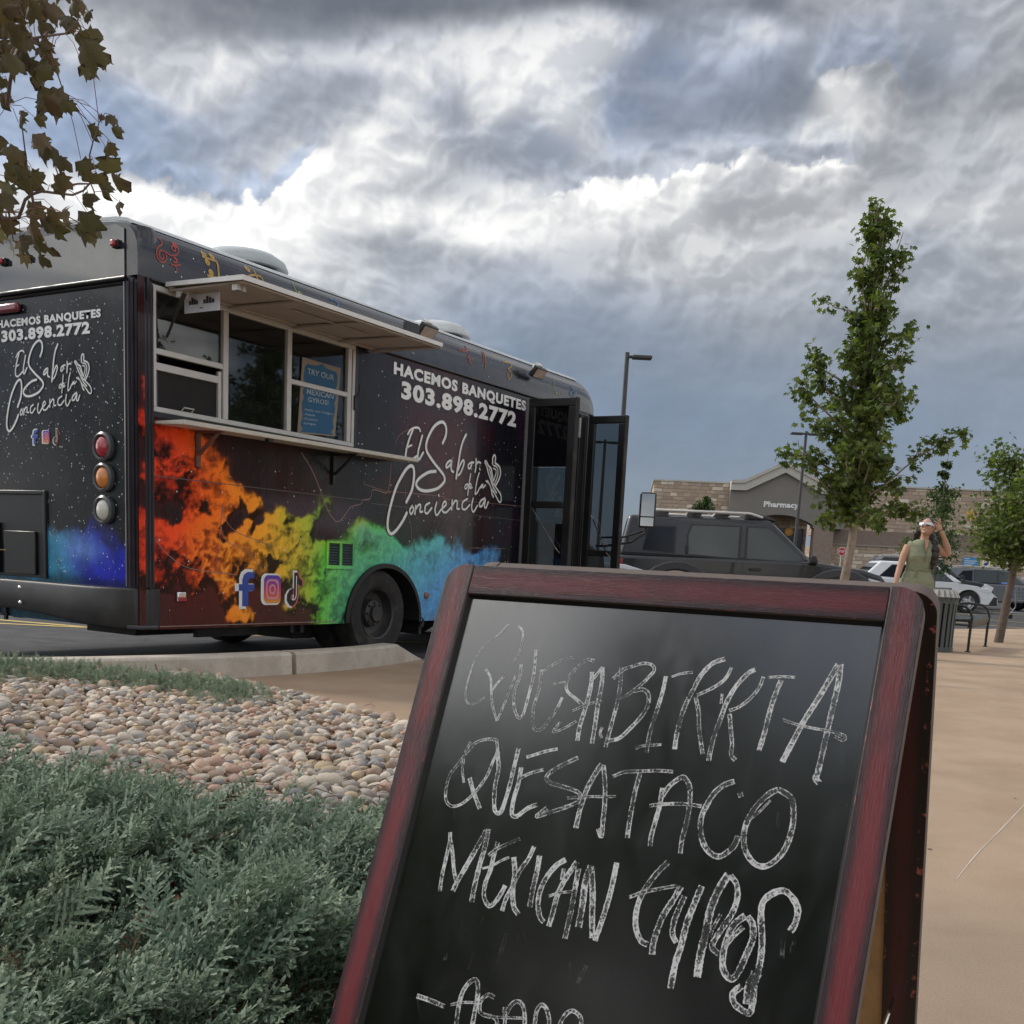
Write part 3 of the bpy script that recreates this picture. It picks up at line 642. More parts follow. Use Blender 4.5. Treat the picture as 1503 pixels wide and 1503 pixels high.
def rear_print(y, z):
    u = lambda k: y*k+90; v = lambda k: z*k+40
    n = fbm(u(3), v(3), 4096, 401, 6, .58); n2 = fbm(u(6), v(6), 4096, 411, 5, .55, True)
    w = (n-.5)*.5
    m = sstep(-z+w, -1.10, -.86); c = sstep(y+w*.6, .50, .92)[..., None]
    blue = np.array([.010, .018, .36])*(1-c)+c*np.array([.035, .22, .36])
    pale = np.exp(-((y-.62)/.22)**2-((z-.88+w*.2)/.11)**2)[..., None]; blue = blue*(1-pale*.75)+pale*.75*np.array([.14, .26, .62])
    blue = blue*(.55+.9*n2[..., None])
    dk = sstep(-z+w*.4, -.72, -.62)[..., None]; blue = blue*(1-dk*.7)
    base = np.array([.012, .013, .016])*(.7+.8*n[..., None])
    return base*(1-m[..., None])+blue*m[..., None]
def rear_panel():
    g = .0115; ys = np.linspace(.135, YW-.135, int((YW-.27)/g)); zs = np.linspace(ZB, 2.66, int((2.66-ZB)/g)); y, z = np.meshgrid(ys, zs); col = rear_print(y, z)
    V = np.stack([0*y+X0, y, z], -1).reshape(-1, 3); h, w = y.shape; i = np.arange(h*w).reshape(h, w); cy = (y[:-1, :-1]+y[1:, 1:])/2; czz = (z[:-1, :-1]+z[1:, 1:])/2
    keep = ~((cy > 1.0) & (cy < 2.0) & (czz > .66) & (czz < 1.28)); F = np.stack([i[:-1, :-1], i[1:, :-1], i[1:, 1:], i[:-1, 1:]], -1)[keep]
    o = np_mesh('rear_panel', V, F, m_wrap, truck); vcol(o, 'print', col.reshape(-1, 3))
rear_panel()
# shell: upper side band, roof, far side, front, corner posts
prof = PROF+[(YW-a, b) for a, b in PROF[::-1]]
def shell():
    # upper side band from the seam up over the roof; ends rounded in plan and elevation
    st = [(X0+.0, .0, .0), (X0+.012, -.0, .0)]
    mb = MB(); rings = []
    sec = [(0., ZS)]+prof+[(YW, ZS)]
    xs = [(X0+.004, .022), (X0+.02, .006), (X0+.06, 0.), (-.5, 0.), (2.5, 0.), (X1-.36, .0), (X1-.22, .012), (X1-.12, .04), (X1-.05, .085), (X1-.01, .16), (X1, .26)]
    for x, drop in xs:
        rings.append([(x, y, z-(drop if z > 2.8 else drop*.0)) for y, z in sec])
    n = len(sec); vs = [p for r in rings for p in r]; fs = []
    for i in range(len(rings)-1):
        for k in range(n-1): fs.append((i*n+k, (i+1)*n+k, (i+1)*n+k+1, i*n+k+1))
    mb.add(vs, fs); mb.add(rings[-1], [tuple(range(n))]); mb.add(rings[0], [tuple(range(n))[::-1]]); return mb
m_upper = mat('upper_band', (.016, .015, .020), .26, var=.3, coat=.35, coatr=.07, dirt=.08)
shell().build('roof', m_upper, truck, 60)
mb = MB()   # pale roof skin running along the crown
mb.prism([(.075, 3.04), (.085, 3.058), (.13, 3.078), (.24, 3.098), (.9, 3.138), (1.4, 3.138), (YW-.24, 3.098), (YW-.13, 3.078), (YW-.07, 3.04)], X0+.03, X1-.34, 'YZ'); mb.build('roof_skin', m_roofw, truck, 40)
mb = MB(); mb.box((X0+.02, YW-.02, ZB), (X1, YW, 2.72)); mb.build('far_side', m_black, truck)
mb = MB(); mb.box((X0+.03, .36, ZB+.25), (X1-.02, YW-.03, ZB+.29)); mb.build('floor', m_in, truck)
mb = MB(); mb.box((-.40, .05, ZB+.05), (-.36, YW-.05, ZS)); mb.build('partition', m_in, truck); mb = MB(); mb.box((2.44, .01, ZB), (2.46, YW-.05, ZS)); mb.build('partition', m_in, truck)
# rear upper panel and its drip rail
mb = MB(); mb.prism([(.12, 2.70), (.12, 3.0), (.2, 3.035), (YW-.2, 3.035), (YW-.12, 3.0), (YW-.12, 2.70)], X0-.006, X0+.01, 'YZ'); mb.build('rear_header', mat('rear_header_gloss', (.022, .028, .034), .10, var=.12, coat=.6, coatr=.03, dirt=.15, ior=1.45), truck)
mb = MB(); mb.tube([(X0-.012, .10, 2.685), (X0-.016, YW/2, 2.685), (X0-.012, YW-.1, 2.685)], .016, 8); mb.tube([(X0-.004, .1, 2.655), (X0-.004, YW-.1, 2.655)], .012, 6); mb.build('rear_rail', m_trim, truck, 60)
mb = MB(); mb.tube([(X0+.10, -.012, 2.69), (0, -.012, 2.69), (X1-.05, -.012, 2.69)], .011, 6); mb.build('side_rail', m_trim, truck, 60)
mb = MB(); mb.box((X0+.06, -.006, ZB+.018), (-.62, .002, ZB+.024)); mb.build('skirt_rail', mat('rail_pinkish', (.32, .20, .17), .5), truck); mb = MB(); mb.box((.75, -.006, ZB+.018), (2.4, .002, ZB+.024)); mb.build('skirt_rail', MATS['rail_pinkish'], truck)
mb = MB()   # panel seam across the side
for a, b in ((-2.60, -1.90), (-1.90, -.2), (-.2, 2.4)): mb.box((a+.01, -.003, 1.398-.02*(a > -1)), (b-.004, .001, 1.404-.02*(a > -1)))
mb.build('panel_seam', mat('seam_grey', (.10, .09, .09), .5), truck)
# ribbed corner post
mb = MB()
for k in range(8):
    a = PI/2*(k+.5)/8; r = .125; mb.tube([(X0+r-r*math.cos(a)*1.02, r-r*math.sin(a)*1.02, ZB+.30), (X0+r-r*math.cos(a)*1.02, r-r*math.sin(a)*1.02, 2.66)], .0165, 7)
mb.lathe([(.122, ZB+.28), (.122, 2.99), (.10, 3.03)], 24, (X0+.125, .125, 0)); mb.build('corner_post', mat('corner_post', (.018, .014, .022), .32, var=.3, coat=.25, dirt=.05), truck, 50)
mb = MB(); mb.box((X0+.07, -.012, 2.55), (X0+.10, .004, 2.70)); mb.box((X0+.085, -.009, ZB), (X0+.115, .002, 2.69)); mb.build('edge_strip', m_trim, truck)
mb = MB(); mb.box((X0+.0, YW-.13, ZB), (X0+.13, YW, 2.66)); mb.build('corner_post', m_trim, truck)
mb = MB()   # black box recess with hitch frame at the back
mb.box((X0-.004, 1.0, .64), (X0+.18, 2.0, 1.28)); mb.box((X0-.02, 1.0, .64), (X0, 1.03, 1.28)); mb.box((X0-.02, 1.03, 1.25), (X0, 2.0, 1.28)); mb.box((X0-.025, 1.12, .66), (X0-.004, 1.5, .98)); mb.box((X0-.03, 1.56, .66), (X0-.004, 1.9, 1.04))
mb.build('rear_locker', mat('locker_black', (.012, .013, .014), .35, var=.3), truck, bevel=.006)
mb = MB(); mb.box((X0-.03, 1.46, .83), (X0-.022, 1.66, .836)); mb.build('locker_strip', mat('brass_strip', (.35, .24, .08), .4, metal=.6), truck)
# bumper with stepped lower edge
mb = MB()
pl = [(X0-.13, .95), (X0-.15, .60), (X0-.15, .32), (X0-.10, .12), (X0-.02, .02), (X0+.10, -.012), (X0+.16, -.012)]
path = [(X0-.13, YW+.0), (X0-.15, YW-.4), (X0-.13, 1.25)]+pl
n = len(path)
vs = []
for (x, y) in path:
    zl = .405 if y > 1.0 else (.375 if y > .4 else .335)
    zl = .405-.07*max(0, min(1, (1.15-y)/.95))
    d = .09 if x > X0-.05 else .16
    vs += [(x, y, zl+.02), (x, y, .60), (x+.012, y+.0, .618), (x+d*.9, max(y, .0)+.05, .618), (x+d*.9, max(y, .0)+.05, zl), (x+.01, y, zl)]
fs = []
for i in range(n-1):
    for k in range(6): fs.append((i*6+k, i*6+(k+1) % 6, (i+1)*6+(k+1) % 6, (i+1)*6+k))
fs += [tuple(range(6)), tuple((n-1)*6+k for k in range(6))[::-1]]
mb.add(vs, fs); bum = mb.build('bumper', m_bump, truck, 40, bevel=.008)
mb = MB(); mb.tube([(X0-.06, .06, .352), (X0+.0, .0, .348), (X0+.14, -.018, .348)], .016, 6); mb.build('bumper_lip', mat('worn_lip', (.045, .047, .055), .35, var=.3), bum, 60)
for z in (.565, .455):
    mb = MB(); mb.lathe([(0, -.012), (.011, -.010), (.016, 0)], 10, (X0-.150, 1.13, z), 'X'); mb.build('bolt', m_chrome, bum, 60)
mb = MB()
for y in (1.50, 1.62): mb.box((X0-.02, y, .30), (X0+.0, y+.03, .40))
mb.box((X0-.02, 1.49, .335), (X0, 1.66, .352)); mb.build('hitch_hook', m_trim, truck)
# round lamps on the rear: red, amber, clear
for z, m in ((1.585, m_red), (1.375, m_amber), (1.152, m_clear)):
    mb = MB(); mb.lathe([(.098, .0), (.100, -.03), (.084, -.042), (.076, -.03)], 28, (X0, .345, z), 'X'); ring = mb.build('rear_lamp', mat('lamp_ring', (.10, .105, .11), .3, var=.2), truck, 40)
    mb = MB(); mb.lathe([(0, -.046), (.03, -.044), (.06, -.036), (.078, -.022), (.078, 0)], 28, (X0, .345, z), 'X'); mb.build('lens', m, ring, 60)
for y in (.19, 1.15, 1.42, 1.69):
    mb = MB(); mb.box((X0-.03, y-.030, 2.878), (X0, y+.030, 2.932)); r_ = mb.build('marker_lamp', m_trim, truck, bevel=.008)
    mb = MB(); mb.box((X0-.055, y-.023, 2.885), (X0-.028, y+.023, 2.927)); mb.build('lens', m_red, r_, bevel=.010)
mb = MB(); mb.box((X0-.05, 1.24, 2.545), (X0, 1.70, 2.61)); mb.build('brake_lamp', mat('dull_red', (.20, .035, .045), .3, coat=.4), truck, bevel=.02)
# wheel arch lip, inner arch, dual wheel
mb = MB(); A = [PI*k/36 for k in range(37)]
arc = lambda rx, rz: [(.045+rx*math.cos(a), .335+rz*math.sin(a)) for a in A]
o1, o2 = arc(.555, .527), arc(.515, .487)
vs = [(x, -.022, z) for x, z in o1]+[(x, -.026, z) for x, z in o2]+[(x, .30, z) for x, z in o2]+[(x, .0, z) for x, z in o1]
vs = [(x, y, z) for x, y, z in vs]; n = 37; fs = []
for i in range(36):
    for a, b in ((0, 1), (1, 2), (3, 0)): fs.append((a*n+i, a*n+i+1, b*n+i+1, b*n+i))
mb.add(vs, fs); mb.build('wheel_arch', mat('arch_rubber', (.012, .012, .012), .6), truck, 50)
mb = MB(); mb.prism([(x, z) for x, z in arc(.54, .51)], .29, .34); mb.build('wheel_well', m_in, truck)
m_rim = mat('rim_black', (.030, .029, .029), .45, var=.3, dirt=.25)
def wheel(x, y, r, parent, w=.24, rim=m_rim, rr_=.56, spokes=0, name='wheel', flip=1):
    e = bpy.data.objects.new(name, None)
    mb = MB(); R_ = r; s = flip
    mb.lathe([(R_*rr_, .0), (R_*(rr_+.05), -.012*s), (R_*.80, -.022*s), (R_*.94, -.012*s), (R_, .03*s), (R_, (w-.03)*s), (R_*.94, (w+.012)*s), (R_*rr_, w*s), (R_*rr_, 0)], 40, (0, 0, 0), 'Y')
    ty = mb.build(name, m_rub, parent, 35); ty.location = (x, y, r)
    mb = MB(); q = R_*rr_
    mb.lathe([(q, -.006*s), (q*.93, .004*s), (q*.90, .05*s), (q*.80, .085*s), (q*.55, .10*s), (q*.50, .045*s), (q*.34, .03*s), (q*.30, .0), (0, .0)], 32, (0, 0, 0), 'Y')
    rm = mb.build('rim', rim, ty, 40)
    if spokes == 0:
        for k in range(8):
            a = 2*PI*k/8; mb = MB(); mb.lathe([(0, -.012*s), (.012, -.008*s), (.013, .03*s)], 6, (q*.42*math.cos(a), .03*s, q*.42*math.sin(a)), 'Y'); mb.build('wheel_nut', rim, ty)
    return ty
wheel(0, .04, .405, truck, .22, rr_=.58); wheel(0, .30, .405, truck, .22, rr_=.58, name='inner_wheel')
wheel(0, 1.80, .405, truck, .22, rr_=.58, name='far_wheel'); wheel(3.2, .18, .40, truck, .22, name='front_wheel'); wheel(3.2, 1.85, .40, truck, .22, name='far_wheel')
mb = MB(); mb.tube([(0, .3, .40), (0, 1.9, .40)], .07, 10); mb.lathe([(.0, .8), (.16, .9), (.18, 1.1), (.16, 1.3), (0, 1.4)], 16, (0, 0, .40), 'Y'); mb.box((-2.5, .55, .30), (2.3, .65, .42)); mb.box((-2.5, 1.65, .30), (2.3, 1.75, .42))
mb.box((-2.0, .9, .20), (-1.2, 1.5, .38)); mb.box((-1.95, .25, .235), (-1.30, .30, .34)); mb.box((-1.1, .08, .26), (-1.06, .12, .34)); mb.box((-.98, .08, .26), (-.94, .12, .34)); mb.box((-.62, .5, .16), (-.2, 1.0, .36)); mb.build('axle', mat('axle_black', (.015, .015, .015), .6, dirt=.3), truck)
mb = MB(); mb.box((.62, .02, .20), (.66, .3, .34)); mb.tube([(.60, .03, .42), (.66, .0, .33), (.64, .0, .27)], .014, 6); mb.build('mud_flap', m_trim, truck)
# serving window: box behind, frames, sashes
mb = MB(); x0, x1, z0, z1 = HOLE
mb.add([(x0, .0, z0), (x1, .0, z0), (x1, .0, z1), (x0, .0, z1), (x0, .05, z0), (x1, .05, z0), (x1, .05, z1), (x0, .05, z1)], [(0, 1, 5, 4), (1, 2, 6, 5), (2, 3, 7, 6), (3, 0, 4, 7)]); mb.build('window_reveal', m_alu, truck)
mb = MB(); mb.add([(x0-.1, .055, 1.6), (x1+.03, .055, 1.6), (x1+.03, 2.2, 1.6), (x0-.1, 2.2, 1.6), (x0-.1, .055, 2.68), (x1+.03, .055, 2.68), (x1+.03, 2.2, 2.68), (x0-.1, 2.2, 2.68)], [(0, 1, 2, 3), (4, 7, 6, 5), (2, 3, 7, 6), (1, 2, 6, 5), (3, 0, 4, 7)]); mb.build('kitchen', mat('kitchen_wall', (.10, .09, .085), .6, var=.3), truck)
mb = MB(); mb.box((-2.3, 1.5, 1.6), (-1.5, 2.1, 2.1)); mb.box((-1.2, 1.6, 1.6), (-.8, 2.1, 1.95)); mb.box((-2.5, .9, 2.45), (-.6, 2.1, 2.6)); mb.build('kitchen_hood', mat('steel', (.30, .30, .30), .35, metal=.8), truck)
def fr(mb, a, b, c, d, w, y0, y1):   # rectangular frame a<x<b, c<z<d
    mb.box((a, y0, c), (b, y1, c+w)); mb.box((a, y0, d-w), (b, y1, d)); mb.box((a, y0, c+w), (a+w, y1, d-w)); mb.box((b-w, y0, c+w), (b, y1, d-w))
mb = MB(); fr(mb, x0+.004, x1-.004, z0+.004, z1-.004, .035, -.012, .030); mb.box((-1.945, -.010, z0+.04), (-1.895, .030, z1-.04)); mb.box((-1.275, -.010, z0+.04), (-1.225, .030, z1-.04)); mb.box((x1-.095, -.008, z0+.04), (x1-.045, .030, z1-.04))
wf = mb.build('serving_window', m_alu, truck, bevel=.004)
mb = MB(); fr(mb, x0-.03, x1+.035, z0-.03, z1+.005, .033, -.008, .012); mb.build('black_surround', m_trim, wf)
def pane(name, a, b, c, d, y, m=None): mb = MB(); mb.box((a, y, c), (b, y+.005, d)); return mb.build(name, m or m_glass, wf)
mb = MB(); mb.box((-2.565, -.006, 2.22), (-1.945, .028, 2.258)); mb.box((-2.565, .0, 2.115), (-1.98, .026, 2.165)); mb.box((-1.985, .0, 1.86), (-1.955, .026, 2.20)); mb.build('sliding_sash', m_alu, wf, bevel=.003)
mb = MB(); mb.tube([(-2.34, -.01, 1.868), (-2.34, -.035, 1.892), (-2.25, -.035, 1.892), (-2.25, -.01, 1.868)], .005, 6); mb.build('handle', m_alu, wf)
pane('glass', -2.565, -1.945, 2.25, 2.635, .018); pane('insect_screen', -2.565, -1.985, 1.865, 2.115, .02, glassy('screen_mesh', (.03, .029, .028), (.10, .10, .10), .5, 1.2)); pane('glass', -1.895, -1.275, 1.865, 2.635, .018)
mb = MB(); mb.box((-1.225, -.006, 2.235), (x1-.095, .028, 2.272)); mb.build('meeting_rail', m_alu, wf, bevel=.003)
pane('glass', -1.225, x1-.095, 1.865, 2.235, .018); pane('glass', -1.225, x1-.095, 2.272, 2.635, .022)
mb = MB(); mb.box((-.47, -.03, 2.14), (-.44, -.004, 2.26)); mb.tube([(-.455, -.03, 2.25), (-.44, -.05, 2.30), (-.42, -.04, 2.36)], .007, 6); mb.build('latch', m_trim, wf, bevel=.004)
# sample menu board hung inside the last window
menu = empty('menu_sign', (0, 0, 0)); tag(menu, 'blue chalk menu sign with kraft border leaning behind the right truck window', 'menu sign')
menu.parent = None; menu.location = truck.location; menu.rotation_euler = truck.rotation_euler
def quad(q, y): return [(a, y, b) for a, b in q]
Q0 = [(-1.130, 1.868), (-.672, 1.897), (-.620, 2.455), (-1.085, 2.462)]
def inq(u, v):  # bilinear in the tilted card
    a, b, c, d = [np.array(p) for p in Q0]; p = (a*(1-u)+b*u)*(1-v)+(d*(1-u)+c*u)*v; return (p[0], p[1])
mb = MB(); mb.prism([inq(0, 0), inq(1, 0), inq(1, 1), inq(0, 1)], .0095, .0150); mb.build('card', mat('kraft_card', (.27, .22, .17), .8), menu)
ol = [(.07, 0.02), (.13, .06), (.06, .12), (.10, .22), (.06, .40), (.10, .48), (.06, .56), (.12, .64), (.06, .74), (.07, .88), (.13, .93), (.25, .93), (.38, .94), (.50, .985), (.62, .94), (.75, .93), (.87, .93), (.93, .88), (.94, .74), (.88, .64), (.94, .56), (.90, .48), (.94, .40), (.90, .22), (.94, .12), (.87, .06), (.93, .02)]
mb = MB(); mb.prism([inq(*p) for p in ol], .0080, .0095); mb.build('blue_panel', mat('chalk_blue', (.018, .105, .215), .7, var=.2), menu)
m_ck = mat('chalk_on_sign', (.40, .45, .46), .9, var=.2)
for i, (t, u0, u1, v, h) in enumerate((('TRY OUR', .14, .84, .80, .075), ('MEXICAN', .16, .86, .535, .07), ('GYROS!', .20, .74, .435, .062), ('-Pollo con hongos', .12, .88, .31, .028), ('-Asada', .12, .42, .25, .028), ('-Al pastor', .12, .5, .19, .028), ('-Lengua', .12, .45, .13, .028))):
    text_on('chalk_writing', t, m_ck, lambda x, z: (inq(x, z)[0], .0072, inq(x, z)[1]), u0, u1, v, h, .004, menu)
# awning flap and serving shelf
AW = (-2.489, -.234, -.75); zi, zo = 2.672, 2.654
mb = MB(); mb.add([(AW[0], -.015, zi), (AW[1], -.015, zi), (AW[1], AW[2], zo), (AW[0], AW[2], zo), (AW[0], -.015, zi+.028), (AW[1], -.015, zi+.028), (AW[1], AW[2], zo+.032), (AW[0], AW[2], zo+.032)],
                  [(4, 5, 6, 7), (0, 1, 5, 4), (1, 2, 6, 5), (2, 3, 7, 6), (3, 0, 4, 7)])
aw = mb.build('awning', m_white, truck)
mb = MB(); mb.add([(AW[0]+.012, -.02, zi+.004), (AW[1]-.012, -.02, zi+.004), (AW[1]-.012, AW[2]+.012, zo+.004), (AW[0]+.012, AW[2]+.012, zo+.004)], [(0, 1, 2, 3)]); mb.build('awning_underside', m_under, aw)
mb = MB()
for x in (-2.46, -1.92, -1.24, -.70, -.27): mb.box((x, AW[2]+.02, zo-.008), (x+.045, -.03, zo+.004))
mb.box((AW[0]+.02, -.07, zi-.012), (AW[1]-.02, -.03, zi)); mb.box((AW[0]+.02, AW[2]+.02, zo-.012), (AW[1]-.02, AW[2]+.055, zo)); mb.box((-1.7, -.46, zo-.004), (-.85, -.44, zo+.002)); mb.build('awning_rib', m_under, aw)
mb = MB(); mb.tube([(-2.46, -.16, 2.60), (-2.47, -.09, 2.47), (-2.48, -.02, 2.34)], .009, 6); mb.tube([(-2.455, -.17, 2.62), (-2.465, -.12, 2.53)], .015, 6); mb.build('gas_strut', m_trim, aw)
for x in (-2.43, -2.40): mb = MB(); mb.box((x-.02, -.12, zo-.05), (x+.03, -.08, zo)); mb.build('bracket', m_alu, aw); mb = MB(); mb.box((x-.02, -.66, zo-.045), (x+.03, -.61, zo)); mb.build('bracket', m_alu, aw)
mb = MB(); mb.box((-.62, -.66, zo+.05), (-.44, -.63, zo+.13)); mb.tube([(-.60, -.64, zo+.03), (-.53, -.64, zo+.12), (-.46, -.64, zo+.03)], .01, 6); mb.build('hook', m_trim, aw)
pap = empty('paper_notice', truck.location, truck.rotation_euler.z, 'white printed notice hanging under the left end of the raised awning', 'notice')
mb = MB(); mb.box((-2.31, -.352, 2.532), (-2.308, -.004, 2.652)); mb.build('sheet', mat('paper', (.72, .74, .80), .8), pap)
mb = MB()
for y0, y1 in ((-.30, -.19), (-.14, -.05)):
    for j in range(4): mb.box((-2.3125, y0+j*(y1-y0)/4, 2.585), (-2.3112, y0+(j+.85)*(y1-y0)/4, 2.612+.010*((j*7) % 3)))
mb.box((-2.3125, -.19, 2.556), (-2.3112, -.16, 2.562)); mb.build('print', mat('ink', (.06, .05, .06), .7), pap)
mb = MB(); mb.add([(-2.576, -.004, 1.752), (.093, -.004, 1.775), (.093-.0, -.30, 1.762), (-2.576, -.30, 1.742), (-2.576, -.004, 1.772), (.093, -.004, 1.795), (.093, -.30, 1.794), (-2.576, -.30, 1.774)], [(0, 3, 2, 1), (4, 5, 6, 7), (0, 1, 5, 4), (1, 2, 6, 5), (2, 3, 7, 6), (3, 0, 4, 7)])
sh = mb.build('shelf', mat('shelf_cream', (.55, .51, .44), .5, var=.1, dirt=.2), truck, bevel=.004)
for x in (-2.19, -.70):
    mb = MB(); mb.box((x-.02, -.02, 1.50), (x+.02, .0, 1.75)); mb.box((x-.018, -.26, 1.735), (x+.018, -.0, 1.752)); mb.beam((x, -.015, 1.58), (x, -.22, 1.735), .03, .012); mb.build('shelf_bracket', mat('bracket_brown', (.14, .075, .055), .5) if x < -1 else m_trim, sh)
mb = MB(); mb.box((-1.75, -.28, 1.725), (-1.70, -.24, 1.75)); mb.build('shelf_latch', m_trim, sh)
# vent grille
mb = MB(); fr(mb, -.775, -.405, .80, 1.045, .030, -.016, .0); mb.box((-.605, -.016, .83), (-.575, .0, 1.015)); vg = mb.build('vent_grille', m_wrap, truck)
vcol(vg, 'print', side_print(np.array([v.co.x for v in vg.data.vertices]), np.array([v.co.z for v in vg.data.vertices]))*1.15)
mb = MB(); mb.box((-.745, -.003, .83), (-.435, .0, 1.015)); mb.build('vent_back', mat('vent_dark', (.008, .012, .012), .5), vg)
for k in range(8):
    for a, b in ((-.745, -.605), (-.575, -.435)):
        mb = MB(); z = .842+k*.0225; mb.add([(a, -.004, z+.012), (b, -.004, z+.012), (b, -.014, z), (a, -.014, z)], [(0, 1, 2, 3)]); mb.build('slat', mat('slat_dark', (.03, .05, .055), .4), vg)
# side marker lamps
mb = MB(); mb.box((-2.385, -.02, .525), (-2.30, .0, .60)); sm = mb.build('side_lamp', m_chrome, truck, bevel=.012); mb = MB(); mb.box((-2.38, -.026, .53), (-2.305, -.018, .562)); mb.build('lens', m_red, sm, bevel=.004)
mb = MB(); mb.lathe([(.034, 0), (.034, -.012), (.024, -.018), (0, -.02)], 18, (.69, 0, .573), 'Y'); mb.build('side_lamp', mat('small_amber', (.22, .08, .03), .3, coat=.5), truck, 50)
# roof fans and flood lights
for x, y, s, m in ((-.82, .95, 1.0, mat('fan_grey', (.42, .46, .46), .4, var=.08)), (2.0, .95, 1.08, m_roofw)):
    mb = MB(); mb.lathe([(0, 3.44), (.14, 3.435), (.28, 3.405), (.36, 3.355), (.385, 3.30), (.375, 3.285), (.30, 3.29)], 28, (x, y, -.02+.03*(s-1)), 'Z'); fan = mb.build('roof_fan', m, truck, 60)
    mb = MB(); mb.lathe([(.29, 3.12), (.29, 3.29)], 20, (x, y, -.02), 'Z'); mb.lathe([(.24, 3.16), (.33, 3.18), (.33, 3.20), (.24, 3.21)], 20, (x, y, 0)); mb.build('fan_base', m_trim, fan, 50)
mb = MB(); mb.lathe([(0, 3.25), (.12, 3.245), (.17, 3.22), (.17, 3.12)], 20, (.75, 1.1, 0)); mb.build('roof_vent', m_roofw, truck, 50)
for x, z in ((.42, 2.955), (2.43, 2.93)):
    f = bpy.data.objects.new('flood_light', None)
    mb = MB(); mb.box((-.115, -.03, -.06), (.115, .025, .06)); fl = mb.build('flood_light', m_trim, truck, bevel=.01); fl.location = (x, -.10, z); fl.rotation_euler = (R(38), 0, 0)
    mb = MB(); mb.box((-.098, -.034, -.046), (.098, -.029, .046)); mb.build('lens', mat('flood_lens', (.36, .30, .26), .25, coat=.4), fl)
    mb = MB(); mb.tube([(-.06, .03, .0), (-.03, .08, .03), (.03, .08, .03), (.06, .03, 0)], .009, 6); mb.box((-.06, .01, .05), (.04, .06, .075)); mb.build('light_bracket', m_white, fl)
# front end and open entry doors
mb = MB(); mb.add([(X1-.02, .06, ZB), (X1-.02, YW-.06, ZB), (X1-.02, YW-.06, 1.35), (X1-.02, .06, 1.35)], [(0, 1, 2, 3)]); mb.add([(X1, .06, 1.35), (X1, YW-.06, 1.35), (X1-.05, YW-.06, 1.42), (X1-.05, .06, 1.42)], [(0, 1, 2, 3)]); mb.build('front_panel', m_black, truck)
mb = MB(); mb.prism([(X1, ZB), (X1+.85, ZB), (X1+.95, .75), (X1+.85, 1.08), (X1+.25, 1.28), (X1, 1.38)], .16, YW-.16); mb.build('bonnet', m_black, truck, 40, bevel=.05)
mb = MB(); mb.box((X1-.004, .12, 1.42), (X1+.002, YW-.12, 2.55)); mb.build('windscreen', m_glass, truck)
mb = MB(); mb.beam((X1, .06, 1.40), (X1-.03, .06, 2.60), .09, .05); mb.beam((X1, YW-.06, 1.40), (X1-.03, YW-.06, 2.60), .09, .05); mb.build('windscreen_pillar', m_trim, truck)
mb = MB(); fr(mb, DOOR[0]-.05, DOOR[1]+.05, DOOR[2]-.03, DOOR[3]+.045, .05, -.02, .04); mb.box((3.60, -.015, .33), (3.74, .05, 2.66)); mb.box((2.62, -.01, .33), (2.70, .05, 2.66)); mb.build('door_frame', m_trim, truck, bevel=.006)
mb = MB(); mb.box((3.575, -.025, 2.40), (3.60, -.005, 2.62)); mb.build('door_closer', m_alu, truck)
mb = MB(); mb.box((2.75, .4, .37), (3.3, 1.3, .8)); mb.box((2.8, .5, .8), (3.2, 1.2, .92)); mb.box((2.78, .5, .92), (2.9, 1.2, 1.6)); mb.build('driver_seat', m_in, truck, bevel=.04)
mb = MB(); mb.prism([(-.47, .9), (-.20, .9), (-.20, 1.32), (-.26, 1.38), (-.36, 1.40), (-.47, 1.40)], 3.2, 3.3, 'YZ')
def leaf(x, yo, zt, sill, name='entry_door'):
    e = []
    mb = MB()
    def fy(a, b, c, d, w, x_, t):
        mb.box((x_-t, a, c), (x_+t, b, c+w)); mb.box((x_-t, a, d-w), (x_+t, b, d)); mb.box((x_-t, a, c+w), (x_+t, a+w, d-w)); mb.box((x_-t, b-w, c+w), (x_+t, b, d-w))
    fy(yo, -.03, .42, zt, .085, x, .026); mb.box((x-.026, yo+.085, sill), (x+.026, -.115, sill+.07)); d = mb.build(name, m_trim, truck, bevel=.008)
    if sill > 1.2:
        mb = MB(); mb.box((x-.004, yo+.08, 1.95), (x+.002, -.11, zt-.08)); mb.build('door_glass', m_dglass2, d); mb = MB(); mb.box((x-.004, yo+.08, sill+.06), (x+.002, -.11, 1.945)); mb.build('door_glass', m_dglass, d)
    else: mb = MB(); mb.box((x-.004, yo+.08, sill+.06), (x+.002, -.11, zt-.08)); mb.build('door_glass', m_dglass, d)
    mb = MB(); mb.box((x-.004, yo+.08, .50), (x+.002, -.11, sill+.01)); mb.build('door_glass', m_dglass, d)
    mb = MB(); mb.tube([(x-.03, yo+.09, 1.05), (x-.06, yo+.13, 1.1), (x-.06, -.18, 1.48), (x-.03, -.13, 1.52)], .007, 6); mb.build('grab_rail', m_chrome, d)
    mb = MB(); mb.box((x-.04, yo-.012, .42), (x+.04, yo, zt)); mb.build('door_seal', m_rub, d)
    return d
m_dglass = glassy('door_glass', (.004, .004, .005), (.42, .45, .46), .01, 1.5)
m_dglass2 = glassy('smoked_glass', (.004, .004, .005), (.05, .05, .055), .03, 1.3)
mb = MB(); mb.box((3.0, .12, .80), (3.4, .55, 1.42)); st_ = mb.build('till_stand', mat('pale_grey_plastic', (.42, .43, .44), .5), truck, bevel=.03); mb = MB(); mb.box((2.99, .20, .98), (3.0, .48, 1.2)); mb.build('drawer', m_in, st_)
leaf(2.416, -.60, 2.655, 1.52); leaf(3.80, -.51, 2.665, 1.05)
